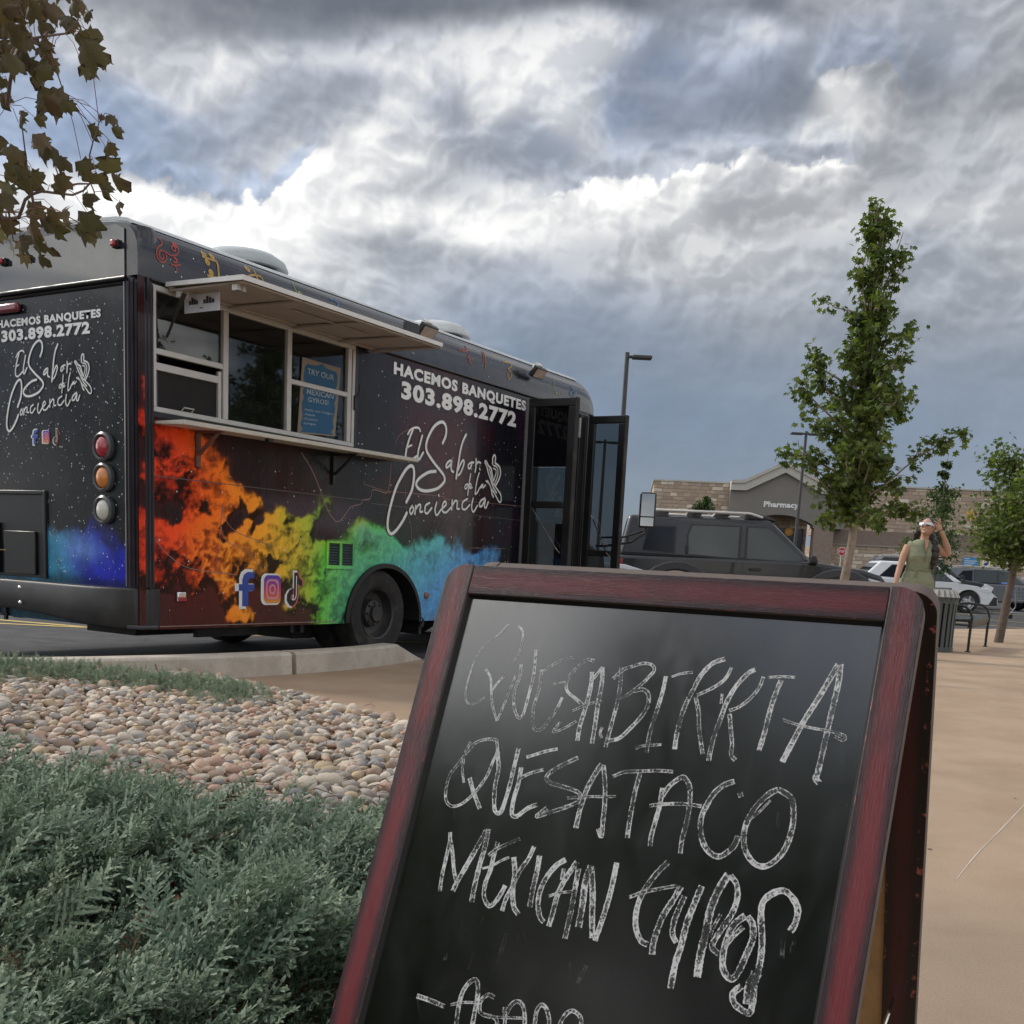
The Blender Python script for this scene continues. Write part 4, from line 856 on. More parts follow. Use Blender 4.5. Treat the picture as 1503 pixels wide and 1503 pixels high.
mb = MB(); mb.box((2.455, -.56, .33), (2.50, -.06, 2.6)); 
# mirror on its arm
mb = MB(); mb.box((-.06, -.10, -.21), (.06, .10, .21)); mr = mb.build('mirror', m_trim, truck, bevel=.03, seg=3); mr.location = (4.34, -.60, 1.63); mr.rotation_euler = (0, 0, R(27)); mb = MB(); mb.box((-.070, -.078, -.075), (-.055, .078, .19)); mb.box((-.070, -.078, -.19), (-.055, .078, -.09)); mb.build('mirror_glass', mat('mirror_silver', (.34, .35, .36), .03, metal=1., var=.02), mr)
mb = MB(); mb.tube([(4.34, -.60, 1.42), (4.34, -.60, 1.36), (4.28, -.44, 1.24), (4.15, -.15, 1.18), (4.1, -.05, 1.18)], .015, 8); mb.tube([(4.34, -.56, 1.38), (4.25, -.36, 1.30), (4.12, -.1, 1.28)], .012, 8); mb.tube([(4.26, -.40, 1.31), (4.26, -.40, 1.23)], .01, 6); mb.build('mirror_arm', m_trim, truck, 60)
# lettering and logos
PH = -.0035
for (nm, t, a, b, z, h) in (('lettering', 'HACEMOS BANQUETES', .079, 2.375, 2.527, .103), ('lettering', '303.898.2772', .197, 2.19, 2.335, .152)):
    text_on('lettering_outline', t, m_edge, lambda x, z: (x, -.0026, z), a-.008, b+.008, z-.007, h+.014, .085, truck, 1.10)
    text_on(nm, t, m_letter, lambda x, z: (x, -.0042, z), a, b, z, h, .046, truck, 1.12, True)
XR = X0-.0042
for (t, a, b, z, h) in (('HACEMOS BANQUETES', 1.535, .368, 2.452, .055), ('303.898.2772', 1.489, .485, 2.352, .080)):
    text_on('rear_lettering_outline', t, m_edge, lambda x, z: (X0-.0024, x, z), a+.005, b-.005, z-.004, h+.008, .085, truck, 1.10)
    text_on('rear_lettering', t, m_letter, lambda x, z: (XR, x, z), a, b, z, h, .046, truck, 1.12)
LG = parse('''19.8;313,2037 356,2082 431,2110 486,2108 502,2087|22.44;387,2082 338,1996 299,1894 295,1823 342,1802 402,1825 462,1858|15.84;291,1902 335,1929 379,1946|22.44;536,2051 509,1980 482,1905 478,1842 502,1831 539,1875 561,1900|29.04;868,2022 913,2092 917,2167 872,2212 799,2202 713,2150 638,2059 603,1982 615,1920 683,1863 767,1807 844,1764 905,1723 925,1678 878,1631 790,1586 637,1555 526,1560 469,1596 490,1644 581,1698 675,1734 771,1748|22.44;1030,1876 980,1862 940,1825 942,1801 983,1815 1031,1857 1038,1882 1025,1824 1031,1782 1066,1771|26.4;1261,2149 1206,2071 1169,1971 1150,1874 1131,1786 1119,1714|21.12;1139,1787 1186,1859 1227,1901 1246,1879 1224,1824 1184,1768 1151,1745|19.8;1353,1885 1322,1863 1326,1829 1356,1837 1381,1873 1361,1891 1415,1896|21.12;1457,1935 1462,1877 1449,1807|19.8;1453,1871 1496,1909 1542,1904|17.16;1528,1849 1537,1837|15.84;1324,1679 1286,1664 1277,1631 1306,1633 1333,1670|17.16;1370,1780 1350,1681 1332,1572|15.84;1344,1641 1388,1665 1377,1686 1353,1667 1366,1638 1407,1651|17.16;1523,1804 1492,1732 1471,1642 1466,1592 1502,1605 1544,1658|15.84;1584,1693 1553,1661 1580,1668 1605,1703 1603,1663 1653,1695|30.36;325,1430 402,1543 429,1660 419,1741 376,1761 295,1713 180,1573 107,1423 61,1274 61,1178 109,1131 188,1168 279,1255 336,1332|19.8;418,1404 381,1360 403,1325 440,1367 418,1404|19.8;472,1407 462,1329|19.8;468,1369 517,1419 549,1413 538,1357 584,1360|19.8;689,1448 627,1418 621,1359 660,1349 727,1403|19.8;804,1459 782,1386 815,1340 884,1401|17.16;833,1535 839,1523|19.8;907,1412 966,1454 945,1483 905,1446 909,1386 971,1378 1048,1430|19.8;1065,1501 1062,1408|19.8;1066,1448 1122,1501 1154,1490 1152,1428 1194,1426|19.8;1331,1533 1253,1497 1244,1438 1300,1427 1378,1479|19.8;1432,1545 1412,1460 1449,1412 1517,1480|17.16;1466,1620 1474,1610|21.12;1650,1565 1574,1529 1554,1482 1599,1480 1661,1553 1646,1488 1675,1467 1718,1530|19.8;1767,1917 1766,1977 1793,2010 1818,1992 1816,1932 1843,1925 1904,1900 1928,1842 1905,1779 1843,1703|14.52;1787,1904 1846,1895 1878,1858 1865,1786 1822,1721|13.2;1786,1874 1829,1868 1842,1834 1809,1760|18.48;1666,1877 1621,1922 1642,1934 1693,1890 1742,1870 1766,1817 1801,1750|17.16;1645,1905 1689,1830 1732,1774 1775,1717|14.52;1705,1861 1737,1824 1783,1728|17.16;1659,1737 1718,1712 1769,1666 1831,1626 1905,1560 1945,1543 1967,1565 1952,1620 1896,1661 1844,1693 1783,1728|19.8;1687,1740 1749,1685 1783,1617 1811,1589|17.16;1754,1735 1807,1679 1869,1634'''); 
mo, mi = MB(), MB(); ro, ri = MB(), MB()
for w, p in LG:
    w = float(w)/1000; q = [(a/1000, b/1000) for a, b in p]
    ribbon(mo, q, w*1.05+.018, lambda x, z: (x, -.0026, z), .012); ribbon(mi, q, w*1.0, lambda x, z: (x, -.0042, z), .012)
    qr = [(1.43-(a-.10)*.51, 1.71+(b-1.131)*.58) for a, b in q]
    ribbon(ro, qr, w*.56+.010, lambda x, z: (X0-.0024, x, z), .008); ribbon(ri, qr, w*.54, lambda x, z: (XR, x, z), .008)
def nofix(mb, name, m, parent): return mb.build(name, m, parent)
nofix(mo, 'script_outline', m_edge, truck); nofix(mi, 'script_logo', m_letter, truck); nofix(ro, 'rear_script_outline', m_edge, truck); nofix(ri, 'rear_script_logo', m_letter, truck)
mb = MB()
for w, p in parse('''10.56;-1092,1717 -981,1614 -889,1491 -795,1336 -711,1237 -628,1196 -547,1247 -466,1328 -321,1369 -310,1401 -198,1425 -176,1497 -74,1498 31,1490 66,1573 84,1750|7.26;-2657,1110 -2595,1001 -2499,892 -2335,794 -2163,758 -1800,731|7.26;-1930,1260 -1924,1167 -1822,1065 -1611,1007 -1405,959|7.26;-1930,1260 -1955,1099 -1895,981 -1707,920 -1569,826 -1528,742|5.28;-1955,1099 -1986,910 -2003,748|6.6;305,1535 328,1373 407,1212 416,1046 368,893|5.94;135,1921 184,2006 343,2090|5.94;-304,1541 84,1494|5.94;50,1506 930,1525 993,1504 2479,1536|5.94;1411,1052 2109,1070'''): ribbon(mb, [(a/1000, b/1000) for a, b in p], max(float(w)/1000*.75, .0045), lambda x, z: (x, -.0022, z), .02)
mb.build('printed_threads', mat('thread_print', (.30, .17, .15), .4, var=.3), truck)
DC = {'r': (.36, .05, .03), 'y': (.42, .25, .05), 'o': (.36, .10, .04), 'g': (.20, .32, .07), 'b': (.05, .13, .28)}
for k, c in DC.items():
    mb = MB()
    for w, p in parse('''r6.4;-2563,2963 -2565,2984 -2537,2999 -2516,2988 -2537,2965|r6.4;-2529,2988 -2497,2974 -2495,2944 -2532,2917 -2550,2880 -2542,2844 -2508,2824 -2474,2842 -2465,2876 -2482,2898 -2512,2900 -2529,2879 -2521,2849 -2495,2848 -2489,2873|r6.4;-2465,2902 -2439,2889 -2387,2899 -2356,2930 -2350,2964|r6.4;-2397,2995 -2391,2966 -2378,2950 -2387,2927 -2409,2928 -2412,2948 -2391,2963|r21.76;-2374,2976 -2365,2970|r10.24;-2396,2881 -2374,2873 -2380,2855 -2400,2855|r6.4;-2427,2831 -2392,2833 -2343,2848|r6.4;-2396,2829 -2379,2817 -2377,2797|y28.16;-2111,2984 -2103,2979|y28.16;-2031,2990 -2025,2984|y28.16;-2096,2931 -2089,2927|y28.16;-2068,2868 -2061,2863|y10.24;-2126,2958 -1995,2959|y11.52;-1995,2961 -1988,2837|y10.24;-2093,2839 -1965,2840|y28.16;-1684,2989 -1674,2983|y8.96;-1689,2931 -1628,2953 -1550,2957 -1538,2903|y8.96;-1608,2990 -1591,2905|y8.96;-1679,2920 -1617,2906|g6.4;-1186,3002 -1172,2924|g21.76;-1137,2935 -1125,2930|b11.52;-758,2976 -702,2981 -667,2953 -711,2908|r10.24;1087,2921 1180,2919 1238,2943 1223,2978|r10.24;1264,2909 1236,2879 1280,2868 1257,2845 1307,2821|o8.96;1527,2983 1523,2878|o8.96;1559,2982 1553,2825|y8.96;1902,2952 2034,2961 2058,2932 1987,2892 2048,2869 2047,2828 1995,2799 1975,2850|g7.68;2959,2942 2947,2854|g19.2;3004,2819 3018,2809|b10.24;3341,2930 3409,2911 3318,2852 3424,2838 3375,2921 3453,2873'''):
        if w[0] == k: ribbon(mb, [(a/1000, b/1000) for a, b in p], float(w[1:])/1000*1.5, lambda x, z: sidep(x, z, .004), .01)
    mb.build('painted_symbols', mat('symbol_'+{'r': 'red', 'y': 'yellow', 'o': 'orange', 'g': 'green', 'b': 'blue'}[k], c, .4), truck)['kind'] = 'stuff'
# stars of the print
rr = random.Random(9)
mb = MB()
def star(pl, a, b, r): mb.add([pl(a+r*math.cos(t*PI/3), b+r*math.sin(t*PI/3)) for t in range(6)], [tuple(range(6))])
for k in range(520):
    a, b = rr.uniform(X0+.1, 2.35), rr.uniform(.4, 2.62)
    if HOLE[0]-.06 < a < HOLE[1]+.06 and HOLE[2]-.1 < b: continue
    if (a-.045)**2/.33+(b-.335)**2/.3 < 1: continue
    star(lambda x, z: (x, -.0018, z), a, b, rr.choice((.0025, .003, .0035, .0045, .007)))
for k in range(620):
    a, b = rr.uniform(.14, 1.6), rr.uniform(.66, 2.6)
    if a > .99 and b < 1.29: continue
    star(lambda y, z: (X0-.0018, y, z), a, b, rr.choice((.0025, .003, .0035, .0045, .006)))
for k in range(60): star(lambda x, z: sidep(x, z, .003), rr.uniform(X0+.2, 3.7), rr.uniform(2.74, 2.92), rr.choice((.003, .004, .006)))
mb.build('star_print', mat('star_white', (.62, .63, .66), .5), truck)['kind'] = 'stuff'
# three badges, on the side and smaller on the rear
def badges(pl, sc_, cx, cz, gap):
    def P(mb, poly, c, off): mb.add([pl(c+x*sc_, cz+z*sc_, off) for x, z in poly], [tuple(range(len(poly)))])
    F_ = [(-.22, -.5), (.02, -.5), (.02, -.05), (.24, -.05), (.28, .14), (.02, .14), (.02, .24), (.08, .32), (.26, .32), (.26, .5), (-.02, .5), (-.16, .42), (-.22, .28), (-.22, .14), (-.36, .14), (-.36, -.05), (-.22, -.05)]
    rnd_ = lambda w, h, r, n=6: [(sx*(w-r)+r*math.cos(a), sz*(h-r)+r*math.sin(a)) for sx, sz, a0 in ((1, 1, 0), (-1, 1, PI/2), (-1, -1, PI), (1, -1, 1.5*PI)) for a in [a0+PI/2*k/n for k in range(n+1)]]
    grow = lambda poly, k, dx=0, dz=0: [(x*k+dx, z*k+dz) for x, z in poly]
    NOTE = [(-.02, .5), (.14, .5), (.20, .36), (.34, .26), (.34, .10), (.22, .12), (.14, .18), (.14, -.20), (.08, -.38), (-.06, -.5), (-.22, -.46), (-.32, -.34), (-.32, -.16), (-.22, -.02), (-.06, .04), (-.06, -.12), (-.15, -.18), (-.16, -.28), (-.08, -.33), (-.02, -.26)]
    o = empty('x', (0, 0, 0)); bpy.data.objects.remove(o)
    c = cx
    root = None
    for nm, poly, cols in (('letter_badge', F_, None), ('camera_badge', None, None), ('note_badge', NOTE, None)):
        mb = MB()
        if nm == 'letter_badge':
            P(mb, grow(poly, 1.16, -.09, 0), c, .0030); b = mb.build(nm, m_letter, truck)
            mb = MB(); P(mb, grow(poly, 1.0, .0, 0), c, .0046); mb.build('face', mat('badge_blue', (.03, .07, .36), .35), b)
        elif nm == 'camera_badge':
            P(mb, rnd_(.42, .47, .20), c-.04*sc_, .0030); b = mb.build(nm, m_letter, truck)
            mb = MB(); n = 8
            pts = rnd_(.36, .42, .17); P(mb, pts, c+.02*sc_, .0046); f = mb.build('face', badge_m, b)
            mb = MB()
            for (ro_, ri_, sq) in ((.27, .215, 1), (.14, .085, 0)):
                A_ = [2*PI*k/28 for k in range(28)]
                fq = (lambda a, r: (r*math.copysign(abs(math.cos(a))**.5, math.cos(a)), 1.12*r*math.copysign(abs(math.sin(a))**.5, math.sin(a)))) if sq else (lambda a, r: (r*math.cos(a), 1.12*r*math.sin(a)))
                vs = [pl(c+.02*sc_+fq(a, ro_)[0]*sc_, cz+fq(a, ro_)[1]*sc_, .0056) for a in A_]+[pl(c+.02*sc_+fq(a, ri_)[0]*sc_, cz+fq(a, ri_)[1]*sc_, .0056) for a in A_]
                mb.add(vs, [(k, (k+1) % 28, 28+(k+1) % 28, 28+k) for k in range(28)])
            mb.add([pl(c+(.18+.02*math.cos(t))*sc_, cz+(.20+.03*math.sin(t))*sc_, .0056) for t in range(6)], [tuple(range(6))]); mb.build('glyph', mat('badge_pink', (.62, .30, .36), .35), b)
        else:
            P(mb, grow(poly, 1.16, -.07, 0), c, .0028); b = mb.build(nm, m_letter, truck)
            mb = MB(); P(mb, grow(poly, 1.08, .03, -.01), c, .0036); mb.build('shade', mat('badge_red', (.55, .10, .08), .35), b)
            mb = MB(); P(mb, grow(poly, 1.02, -.02, .0), c, .0046); mb.build('face', mat('badge_black', (.010, .012, .012), .3), b)
            mb = MB(); ribbon(mb, [(.06, .40), (.06, .0), (.05, -.22), (-.03, -.32), (-.12, -.30)], .035, lambda x, z: pl(c+x*sc_, cz+z*sc_, .0056), .04); mb.build('glyph', m_letter, b)
        c += gap
def badge_mat():
    m = bpy.data.materials.new('sunset_badge'); m.use_nodes = True; N = NT(m.node_tree); b = N.n['Principled BSDF']; tc = N.new('ShaderNodeTexCoord').outputs['Generated']
    s = N.new('ShaderNodeSeparateXYZ'); N.l.new(tc, s.inputs[0]); N.l.new(N.ramp(s.outputs[2], [(0., (.75, .35, .05)), (.25, (.70, .12, .06)), (.55, (.55, .04, .16)), (.8, (.20, .04, .35)), (1., (.06, .05, .40))]), b.inputs['Base Color']); b.inputs['Roughness'].default_value = .35; return m
badge_m = badge_mat()
badges(lambda x, z, o: (x, -o, z), .265, -1.675, .622, .265)
badges(lambda x, z, o: (X0-o, -x, z), .105, -1.114, 1.662, .122)

# ------------------------------------------------------------------ chalk menu board on the pavement
def board_wood(nm='mahogany_stain', k=1.):
    m = bpy.data.materials.new(nm); m.use_nodes = True; N = NT(m.node_tree); b = N.n['Principled BSDF']
    uv = N.new('ShaderNodeUVMap'); uv.uv_map = 'grain'; sp_ = N.new('ShaderNodeSeparateXYZ'); N.l.new(uv.outputs[0], sp_.inputs[0]); U, Vv = sp_.outputs[0], sp_.outputs[1]
    tc = N.new('ShaderNodeTexCoord').outputs['Object']
    cmb = N.new('ShaderNodeCombineXYZ'); N.l.new(N.math('MULTIPLY', U, 34.), cmb.inputs[0]); N.l.new(N.math('MULTIPLY', Vv, 14.), cmb.inputs[1])
    g = N.noise(cmb.outputs[0], 1., 8, .65, .35).outputs[0]
    cm2 = N.new('ShaderNodeCombineXYZ'); N.l.new(N.math('MULTIPLY', U, 110.), cm2.inputs[0]); N.l.new(N.math('MULTIPLY', Vv, 9.), cm2.inputs[1]); g2 = N.noise(cm2.outputs[0], 1., 4, .7).outputs[0]
    c = N.mix(N.smooth(g, .3, .7), (.150, .016, .020), (.195, .023, .028)); c = N.mix(1., c, N.lin(g2, .3, .7, .93, 1.06), 'MULTIPLY')
    # shaded stain that darkens towards both arrises, uneven along the rail
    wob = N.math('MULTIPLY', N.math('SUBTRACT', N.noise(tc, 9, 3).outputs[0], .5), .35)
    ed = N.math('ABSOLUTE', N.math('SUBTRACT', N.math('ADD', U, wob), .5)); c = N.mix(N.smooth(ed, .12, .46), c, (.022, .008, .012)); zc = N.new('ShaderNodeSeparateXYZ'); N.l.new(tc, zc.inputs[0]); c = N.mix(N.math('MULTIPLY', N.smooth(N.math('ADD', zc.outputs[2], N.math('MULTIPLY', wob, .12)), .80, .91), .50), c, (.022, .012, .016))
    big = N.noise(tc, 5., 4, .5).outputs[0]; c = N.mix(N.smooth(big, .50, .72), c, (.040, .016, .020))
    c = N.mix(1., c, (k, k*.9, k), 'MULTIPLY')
    # scuffs: pale red bare wood along the very edge and faint white rubs
    nx = N.noise(tc, 60, 5, .7).outputs[0]; ed2 = N.math('ABSOLUTE', N.math('SUBTRACT', U, .5))
    sc_ = N.math('MULTIPLY', N.smooth(ed2, .455, .49), N.smooth(nx, .56, .64)); c = N.mix(N.math('MULTIPLY', sc_, .75), c, (.50, .13, .10))
    rb = N.noise(N.vmath('MULTIPLY', tc, (3, 3, 40)), 4, 4, .7).outputs[0]; c = N.mix(N.math('MULTIPLY', N.smooth(rb, .70, .82), .12), c, (.45, .36, .38))
    N.l.new(c, b.inputs['Base Color']); N.l.new(N.lin(g2, .3, .7, .30, .46), b.inputs['Roughness']); b.inputs['Coat Weight'].default_value = .10; b.inputs['Coat Roughness'].default_value = .25; b.inputs['Specular IOR Level'].default_value = .4
    bn = N.new('ShaderNodeBump'); bn.inputs['Distance'].default_value = .0006; N.l.new(N.math('ADD', g2, N.math('MULTIPLY', sc_, -.6)), bn.inputs['Height']); N.l.new(bn.outputs[0], b.inputs['Normal'])
    return m
def slate():
    m = bpy.data.materials.new('chalkboard'); m.use_nodes = True; N = NT(m.node_tree); b = N.n['Principled BSDF']; tc = N.new('ShaderNodeTexCoord').outputs['Object']
    a = N.noise(N.vmath('MULTIPLY', tc, (6, 6, 2.0)), 3, 8, .65, .8).outputs[0]; w = N.noise(N.vmath('MULTIPLY', tc, (60, 60, 5)), 3, 5, .7, .4).outputs[0]; fi = N.noise(tc, 700, 2, .6).outputs[0]
    c = N.mix(N.smooth(a, .40, .78), (.0026, .0022, .0030), (.0075, .007, .0082)); c = N.mix(N.math('MULTIPLY', N.smooth(w, .60, .85), .14), c, (.07, .068, .072)); c = N.mix(1., c, N.lin(fi, .3, .7, .85, 1.15), 'MULTIPLY')
    N.l.new(c, b.inputs['Base Color']); N.l.new(N.lin(a, .3, .8, .14, .24), b.inputs['Roughness']); b.inputs['IOR'].default_value = 2.25; b.inputs['Specular IOR Level'].default_value = .6
    bn = N.new('ShaderNodeBump'); bn.inputs['Distance'].default_value = .00003; N.l.new(fi, bn.inputs['Height']); N.l.new(bn.outputs[0], b.inputs['Normal'])
    return m
def chalk(name, dens, bright):
    m = bpy.data.materials.new(name); m.use_nodes = True; N = NT(m.node_tree); N.n.clear(); tc = N.new('ShaderNodeTexCoord').outputs['Object']
    n1 = N.noise(N.vmath('MULTIPLY', tc, (1, 1, .6)), 560, 4, .75).outputs[0]; n2 = N.noise(tc, 230, 4, .6).outputs[0]; n3 = N.noise(tc, 28, 3, .6).outputs[0]
    uv = N.new('ShaderNodeUVMap'); uv.uv_map = 'across'; sp_ = N.new('ShaderNodeSeparateXYZ'); N.l.new(uv.outputs[0], sp_.inputs[0]); ed = N.math('ABSOLUTE', N.math('SUBTRACT', sp_.outputs[0], .5))
    v = N.math('ADD', N.math('ADD', N.math('MULTIPLY', n1, 1.), N.math('MULTIPLY', n2, .6)), N.math('MULTIPLY', n3, 1.1)); v = N.math('ADD', v, N.math('MULTIPLY', N.smooth(ed, .18, .5), .20))
    al = N.smooth(v, 1.42-dens, 1.68-dens, .05 if dens > 0 else 0., .95 if dens > 0 else .38)
    d = N.new('ShaderNodeBsdfDiffuse'); N.put(d.inputs[0], N.mix(n2, (bright*.72,)*3, (bright, bright, bright*.98))); t = N.new('ShaderNodeBsdfTransparent'); mx = N.new('ShaderNodeMixShader'); o = N.new('ShaderNodeOutputMaterial')
    N.l.new(al, mx.inputs[0]); N.l.new(t.outputs[0], mx.inputs[1]); N.l.new(d.outputs[0], mx.inputs[2]); N.l.new(mx.outputs[0], o.inputs[0]); return m
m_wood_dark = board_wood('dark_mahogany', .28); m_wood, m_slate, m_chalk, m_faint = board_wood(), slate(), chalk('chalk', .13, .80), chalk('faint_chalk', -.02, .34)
m_mdf = mat('raw_edge', (.115, .085, .072), .7, var=.25, bump=.0005, bs=200); m_bezel = mat('board_bezel', (.004, .0035, .004), .55)
m_ply = mat('hardboard_back', (.36, .22, .10), .7, var=.15, vs_=30)
BO = (-.0790, 1.2081, .8959); BYAW = -.4733; BT = .4104; BW = .5; BL_ = .977
board = empty('chalkboard_sign', (BO[0], BO[1], 0.), BYAW, 'mahogany framed A-frame chalkboard with handwritten taco menu, nearest of all things', 'sign')
def BP(u, v, w=0.):   # u right, v down the face, w behind the face
    ct, st = math.cos(BT), math.sin(BT); return (u, -st*v+ct*w, BO[2]-ct*v-st*w)
def BQ(u, v, w=0., T=R(27)):   # rear leaf
    ct, st = math.cos(T), math.sin(T); y0 = .034; return (u, y0+st*v+ct*w, BO[2]-.004-ct*v+st*w)
def rail(name, poly, th, F, m, uvf, parent, bevel=.0009, w0=0.):
    mb = MB(); n = len(poly); vs = [F(u, v, w0) for u, v in poly]+[F(u, v, w0+th) for u, v in poly]
    mb.add(vs, [tuple(range(n)), tuple(range(2*n-1, n-1, -1))]+[(i, i+n, (i+1) % n+n, (i+1) % n) for i in range(n)])
    me = mb.mesh(name); uv = me.uv_layers.new(name='grain')
    src = {tuple(round(c, 5) for c in v): p for v, p in zip(vs, list(poly)*2)}
    for l in me.loops:
        p = src[tuple(round(c, 5) for c in me.vertices[l.vertex_index].co)]; uv.data[l.index].uv = uvf(*p)
    o = link(name, me, m, parent)
    if len(o.data.materials) > 1:
        for p in me.polygons:
            if abs(p.normal.dot((Vector(F(0, 0, 1))-Vector(F(0, 0, 0))).normalized())) < .5: p.material_index = 1
            elif p.normal.dot((Vector(F(0, 0, 1))-Vector(F(0, 0, 0))).normalized()) > .5: p.material_index = 1
    b = o.modifiers.new('bevel', 'BEVEL'); b.width = bevel; b.segments = 2; b.limit_method = 'ANGLE'; b.angle_limit = R(40); b.material = -1; me.shade_smooth(); me.set_sharp_from_angle(angle=R(50)); return o
SW, RW, TH = .0315, .034, .0175
rc = .024; arcp = [(rc-rc*math.cos(a), rc-rc*math.sin(a)) for a in [PI/2*k/7 for k in range(8)]]
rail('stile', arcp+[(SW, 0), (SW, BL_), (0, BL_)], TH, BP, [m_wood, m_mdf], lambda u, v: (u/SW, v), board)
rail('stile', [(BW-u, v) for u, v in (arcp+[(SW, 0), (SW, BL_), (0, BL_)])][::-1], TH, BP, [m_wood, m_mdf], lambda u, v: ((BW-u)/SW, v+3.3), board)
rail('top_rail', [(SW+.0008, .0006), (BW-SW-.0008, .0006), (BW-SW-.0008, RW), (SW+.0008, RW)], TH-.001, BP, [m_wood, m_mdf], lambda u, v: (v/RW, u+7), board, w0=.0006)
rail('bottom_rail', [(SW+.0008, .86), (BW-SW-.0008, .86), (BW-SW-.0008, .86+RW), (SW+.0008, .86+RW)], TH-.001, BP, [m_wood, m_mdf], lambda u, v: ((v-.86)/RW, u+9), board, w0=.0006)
# writing surface set back behind a black bevelled lip
mb = MB(); a, b_, c_, d_ = SW, BW-SW, RW, .86; L1, L2 = .004, .0105
o4 = [(a, c_), (b_, c_), (b_, d_), (a, d_)]; i4 = [(a+L2, c_+L2), (b_-L2, c_+L2), (b_-L2, d_-L2), (a+L2, d_-L2)]; m4 = [(a+L1, c_+L1), (b_-L1, c_+L1), (b_-L1, d_-L1), (a+L1, d_-L1)]
vs = [BP(u, v, .0035) for u, v in o4]+[BP(u, v, .0095) for u, v in m4]+[BP(u, v, .0092) for u, v in i4]
mb.add(vs, [(r*4+k, r*4+(k+1) % 4, r*4+4+(k+1) % 4, r*4+4+k) for r in (0, 1) for k in range(4)]); mb.build('lip', m_bezel, board)
mb = MB(); vs = [BP(u, v, .0085) for u, v in [(a, c_), (b_, c_), (b_, d_), (a, d_)]]+[BP(u, v, .013) for u, v in [(a, c_), (b_, c_), (b_, d_), (a, d_)]]; mb.add(vs, [(0, 1, 2, 3), (7, 6, 5, 4)]); mb.build('writing_surface', m_slate, board)
def chalk_obj(name, data, m, place, step):
    V = []; F = []; UV = []; rg = random.Random(5)
    for w, p in parse(data):
        w = float(w)/1000; q = catmull([(x/1000, y/1000) for x, y in p], step); n = len(q); b0 = len(V); lat = 3
        for i, pt in enumerate(q):
            d = q[min(i+1, n-1)]-q[max(i-1, 0)]; L = np.linalg.norm(d)+1e-9; nn = np.array((-d[1], d[0]))/L; ww = w*(1+.22*(rg.random()-.5))
            for k in range(lat): t = k/(lat-1); V.append(place(*(pt+nn*ww*(t-.5)))); UV.append((t, i/n))
        for i in range(n-1):
            for k in range(lat-1): F.append((b0+i*lat+k, b0+i*lat+k+1, b0+(i+1)*lat+k+1, b0+(i+1)*lat+k))
    me = bpy.data.meshes.new(name); me.from_pydata([tuple(map(float, v)) for v in V], [], F); uv = me.uv_layers.new(name='across')
    for l in me.loops: uv.data[l.index].uv = UV[l.vertex_index]
    o = link(name, me, m, board); o['kind'] = 'stuff'; return o
